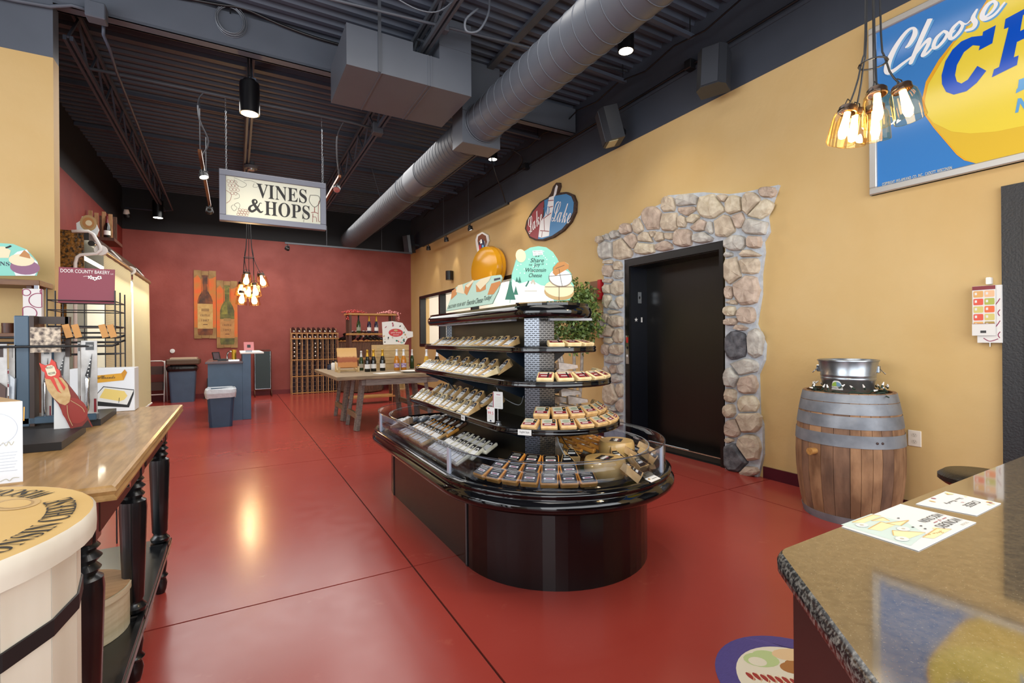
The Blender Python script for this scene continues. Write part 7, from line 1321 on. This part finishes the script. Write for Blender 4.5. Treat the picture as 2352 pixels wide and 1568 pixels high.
def onT(da, zz, e=.002): r = .152+(Rt-.152)*(zz/.225)+e+.004*0; return Vector((bx_+r*cos(a_+da), by_+r*sin(a_+da), z0+zz))
for k in range(ln):
    d0, d1_ = -.24+.48*k/ln, -.24+.48*(k+1)/ln; h0, h1 = .03+.06*(1-(d0/.24)**4), .03+.06*(1-(d1_/.24)**4); lf_.poly([onT(d0, .025), onT(d1_, .025), onT(d1_, h1), onT(d0, h0)], 'paper'); g0, g1 = .05+.032*math.sqrt(max(0, 1-(d0/.2)**2)), .05+.032*math.sqrt(max(0, 1-(d1_/.2)**2))
    if abs(d0) < .2 and abs(d1_) <= .2: lf_.poly([onT(d0, .05, .004), onT(d1_, .05, .004), onT(d1_, g1, .004), onT(d0, g0, .004)], M('tub_green', '#8fae4a', .5) if k < 5 else M('tub_blue', '#6d94ad', .5))
lc = onT(0, .042, .006); nv = Vector((cos(a_), sin(a_), 0)); txt(lf_, Fr(lc, (-nv.y, nv.x, 0), (0, 0, 1)), script('Artisan Cheese'), 0, 0, .075, .016, 'print_black', .001); lf_.build('label', tb_)
gl = thing('light_string', 'dark green fairy light string with white bulbs coiled round the tub on the barrel', 'string lights', (bx_, by_, .9)); rg = random.Random(12); pts = []
for k in range(64): a = 2*pi*k/64*2.0; r = .215+.035*sin(k*1.7)+rg.uniform(-.02, .02); pts.append((bx_+r*cos(a), by_+r*sin(a), .895+rg.uniform(0, .022)))
q2 = q*cos(.75)+tv*sin(.75); pts.append(tuple(Vector((bx_, by_, .89))+q2*.33)); M('cord_green', '#1f3226', .6); MB().tube(pts, .0045, 'cord_green', 5).build('cord', gl)
for k in range(22):
    a = 2*pi*k/22+rg.uniform(-.1, .1); r = .22+rg.uniform(-.02, .06); p = Vector((bx_+r*cos(a), by_+r*sin(a), .912+rg.uniform(0, .03))); dv = Vector((rg.uniform(-1, 1), rg.uniform(-1, 1), rg.uniform(.1, 1))).normalized()
    MB().cyl(p, p+dv*.022, .006, 'cord_green', n=6).cyl(p+dv*.022, p+dv*.045, .0075, 'white', .003, 8).build('bulb', gl)
# outlet and hanging notepad
q0 = WR(2086, 986); q1 = WR(2117, 1027); oc_ = thing('wall_outlet', 'white double socket plate on the wall right of the oak barrel', 'outlet', (WX, (q0.y+q1.y)/2, q1.z)); MB().bb(WX-.008, WX, q1.y, q0.y, q1.z, q0.z, M('plate_white', '#e6ddd0', .4), .003).build('plate', oc_)
W2 = Fr((WX-.0085, (q0.y+q1.y)/2, (q0.z+q1.z)/2), (0, -1, 0), (0, 0, 1)); b = MB()
for s_ in (-1, 1):
    disc(b, W2, 0, s_*.024, .018, .016, M('socket_white', '#d8cec0', .4), .0008, 16)
    for x, y, w_, h_ in ((-.006, .005, .002, .008), (.006, .005, .002, .006), (0, -.006, .004, .004)): flat(b, W2, rectp(x-w_/2, s_*.024+y-h_/2, x+w_/2, s_*.024+y+h_/2), 'ink_soft', .0014)
b.build('sockets', oc_)
np_ = thing('hanging_pad', 'white bag with a coloured sticker sheet hanging from a clip beside the black door', 'bag', (WX, 1.24, 1.25)); W3 = Fr((WX-.06, 0, 0), (0, -1, 0), (0, 0, 1)); w3 = lambda P: [W3.px(*p) for p in P]
a = w3([(2233, 658)])[0]; e = w3([(2293, 770)])[0]; f_ = w3([(2297, 787)])[0]
MB().prism([W3.p(x, y, -.012) for x, y in rectp(a[0]+.02, f_[1], f_[0]+.005, a[1])], W3.n*-.04, 'paper').build('bag', np_); MB().prism([W3.p(x, y) for x, y in rectp(a[0], e[1], e[0]-.012, a[1])], W3.n*-.004, 'paper').build('sheet', np_)
b = MB(); uw = (e[0]-.012-a[0]); vh = a[1]-e[1]; cols = [['sticker_amber', 'sticker_peach'], ['sticker_red', 'sticker_green'], ['sticker_lime', 'sticker_orange'], ['sticker_red', 'sticker_lime'], ['sticker_amber', 'sticker_olive']]
for nme, h_ in (('sticker_amber', '#d8a460'), ('sticker_peach', '#e8b58a'), ('sticker_red', '#d8553f'), ('sticker_green', '#a9b04e'), ('sticker_lime', '#cdbf70'), ('sticker_orange', '#de6a38'), ('sticker_olive', '#a88f4a')): M(nme, h_, .5)
flat(b, W3, rectp(a[0], a[1]-vh*.08, a[0]+uw, a[1]-.001), 'lab_burg', .0006)
for r in range(5):
    for c in range(2):
        x0 = a[0]+uw*(.05+.48*c); y1_ = a[1]-vh*(.10+.155*r); flat(b, W3, rrect(x0, y1_-vh*(.13 if r < 4 else .06), x0+uw*.43, y1_, .006, 3), cols[r][c], .0006); flat(b, W3, rectp(x0+uw*.06, y1_-vh*.08, x0+uw*.16, y1_-vh*.03), 'paper', .001)
flat(b, W3, rectp(a[0]-.002, e[1], a[0]+uw*.98, e[1]+vh*.235), 'paper', .0014); flat(b, W3, rectp(a[0]+uw*.35, e[1]+vh*.05, a[0]+uw*.6, e[1]+vh*.10), 'ink_soft', .002); flat(b, W3, rectp(a[0], e[1]+vh*.232, a[0]+uw*.98, e[1]+vh*.24), 'lab_burg', .0018)
for k in range(4): stroke(b, W3, [(f_[0]-.004-.02*(k % 2), f_[1]+.03+.07*k), (f_[0]-.012, f_[1]+.05+.07*k), (f_[0]-.002, f_[1]+.07+.07*k)], .005, 'wine_ring', -.0115)
stroke(b, W3, [(a[0]+.05, f_[1]+.03), (a[0]+.08, f_[1]+.01), (a[0]+.12, f_[1]+.025)], .005, 'wine_ring', -.0115); b.build('print', np_)
h0 = w3([(2267, 645)])[0]; MB().prism([W3.p(x, y, -.02) for x, y in rrect(h0[0]-.012, h0[1]-.02, h0[0]+.012, h0[1]+.025, .006)], W3.n*-.04, 'white').cyl(W3.p(h0[0], f_[1]-.0, -.04), W3.p(h0[0], f_[1]-.025, -.04), .004, 'chrome', n=6).build('hook', np_)

# ---------------------------------------------------------------- jar chandeliers
def chandelier(lab, c, jars, s, ztop, glow, ringz):
    t = thing('jar_chandelier', lab, 'chandelier', (c[0], c[1], c[2]), 'glass jar chandeliers'); c = Vector(c)
    MB().tube([c+Vector((.05*s*cos(a), .05*s*sin(a), ringz)) for a in [2*pi*i/16 for i in range(16)]], .004*s, 'black_metal', 5, True).build('cord_ring', t)
    for i, (ang, r, dz, tl) in enumerate(jars):
        dv = Vector((cos(ang), sin(ang), 0)); top = c+dv*r+Vector((0, 0, dz)); T_ = Matrix.Rotation(tl, 4, Vector((-sin(ang), cos(ang), 0))*-1)
        bs_ = 1. if s < 1.2 else 1.55; J = MB().lathe([(.030*s, 0), (.033*s, -.012*s), (.047*s, -.032*s), (.050*s, -.05*s), (.056*s, -.145*s), (.054*s, -.148*s), (.052*s, -.145*s)], top, 'jar_glass', 22, T=T_).build('jar', t)
        MB().lathe([(0, .006*s), (.030*s, .006*s), (.035*s, 0), (.035*s, -.022*s), (.031*s, -.024*s)], top, M('lid_bronze', '#3a2a20', .35, .6), 20, T=T_).tube([top+T_ @ Vector((.036*s*cos(a), .036*s*sin(a), -.012*s)) for a in [pi*k/6 for k in range(7)]]+[top+T_ @ Vector((-.036*s, 0, -.012*s)), top+T_ @ Vector((-.02*s, 0, .03*s)), top+T_ @ Vector((.02*s, 0, .03*s)), top+T_ @ Vector((.036*s, 0, -.012*s))], .0025*s, 'black_metal', 5).build('lid', J)
        MB().lathe([(0, -.135*s), (.013*s*bs_, -.128*s), (.019*s*bs_, -.105*s), (.016*s*bs_, -.075*s), (.013*s, -.045*s), (.012*s, -.02*s)], top, 'lamp_warm' if s < 1.2 else 'lamp_warm2', 14, T=T_).build('bulb', J)
        rp = c+dv*.045*s+Vector((0, 0, ringz)); MB().tube(smoothpts([tuple(top+T_ @ Vector((0, 0, .005*s))), tuple(rp), tuple(rp+Vector((-.1*dv.x*s*.2, -.1*dv.y*s*.2, .3))), (c.x+dv.x*.02, c.y+dv.y*.02, ztop)], 4), .0035*max(1, s*.9), 'black_metal', 5).build('cord', t)
    point('jar_chandelier_glow', c+Vector((0, 0, -.19*s)), glow, (1, .78, .48), .05*s)
fc = ray(2006, 240)*1.85+CAM
chandelier('glass jar chandelier close by, hanging in front of the big blue sign', (fc.x, fc.y, fc.z+.03), [(rad(215), .055, .0, rad(8)), (rad(140), .085, -.035, rad(12)), (rad(-55), .085, .02, rad(12)), (rad(20), .07, -.01, rad(12)), (rad(75), .07, -.02, rad(10))], .90, 4.55, 22, .125)
bc = ray(572, 628)*9.3+CAM
chandelier('glass jar chandelier far back over the blue bar counter', (bc.x, bc.y, bc.z), [(rad(200), .04, .02, rad(4)), (rad(-15), .20, .0, rad(14)), (rad(150), .13, -.17, rad(10)), (rad(-30), .10, -.19, rad(8)), (rad(170), .11, -.34, rad(6)), (rad(-10), .07, -.35, rad(6)), (rad(90), .1, -.2, rad(8))], 1.75, 4.1, 45, .30)

# ---------------------------------------------------------------- potted ficus
pf = thing('potted_ficus', 'leafy artificial ficus tree with white trunks behind the cheese island', 'plant', (3.83, 5.12, 0)); M('leaf_a', '#5d7334', .5); M('leaf_b', '#3f5526', .5); M('leaf_c', '#8a9a4c', .5); M('leaf_d', '#7d9a5c', .5); M('birch', '#cfc7bb', .7, hex2='#8d8478', vscale=14)
MB().lathe([(0, 0), (.13, 0), (.17, .26), (.18, .28), (.16, .28), (.15, .24), (0, .24)], (3.83, 5.12, 0), M('pot_brown', '#4a2e22', .5), 20).build('pot', pf)
for P in ([(3.84, 5.12, .2), (3.82, 5.10, .8), (3.83, 5.13, 1.4), (3.80, 5.15, 1.9)], [(3.80, 5.15, .2), (3.74, 5.2, .8), (3.70, 5.3, 1.35), (3.72, 5.38, 1.8)], [(3.87, 5.1, .2), (3.90, 5.05, .9), (3.88, 5.0, 1.5), (3.92, 4.95, 1.8)], [(3.74, 5.2, .8), (3.62, 5.3, 1.25), (3.55, 5.35, 1.55)]): MB().tube(smoothpts(P, 4), .022, 'birch', 7).build('trunk', pf)
b = MB(); rl = random.Random(21)
cl_ = [(3.80, 5.20, 1.75, .30), (3.70, 5.35, 1.45, .30), (3.85, 5.05, 1.55, .28), (3.82, 5.02, 1.30, .22), (3.80, 5.25, 1.95, .20), (3.92, 5.02, 1.85, .18), (3.55, 5.35, 1.40, .24), (3.86, 4.95, 1.65, .24), (3.95, 4.98, 1.45, .22)]
for k in range(4200):
    cx_, cy_, cz_, r = rl.choice(cl_); v = Vector((rl.gauss(0, 1), rl.gauss(0, 1), rl.gauss(0, 1))); v = v.normalized()*r*rl.uniform(.25, 1.05); p = Vector((cx_, cy_, cz_))+v
    if p.x > 4.2: continue
    ax_ = Vector((rl.uniform(-1, 1), rl.uniform(-1, 1), rl.uniform(-1.2, .4))).normalized(); sd = ax_.cross(Vector((rl.uniform(-1, 1), rl.uniform(-1, 1), rl.uniform(-1, 1)))).normalized(); L_ = rl.uniform(.04, .075); w_ = L_*.27
    b.add([p, p+ax_*L_*.45+sd*w_, p+ax_*L_, p+ax_*L_*.45-sd*w_], [(0, 1, 2, 3)], rl.choice(['leaf_a', 'leaf_a', 'leaf_b', 'leaf_c', 'leaf_d']))
b.build('foliage', pf, kind='stuff')
bpy.context.view_layer.update()
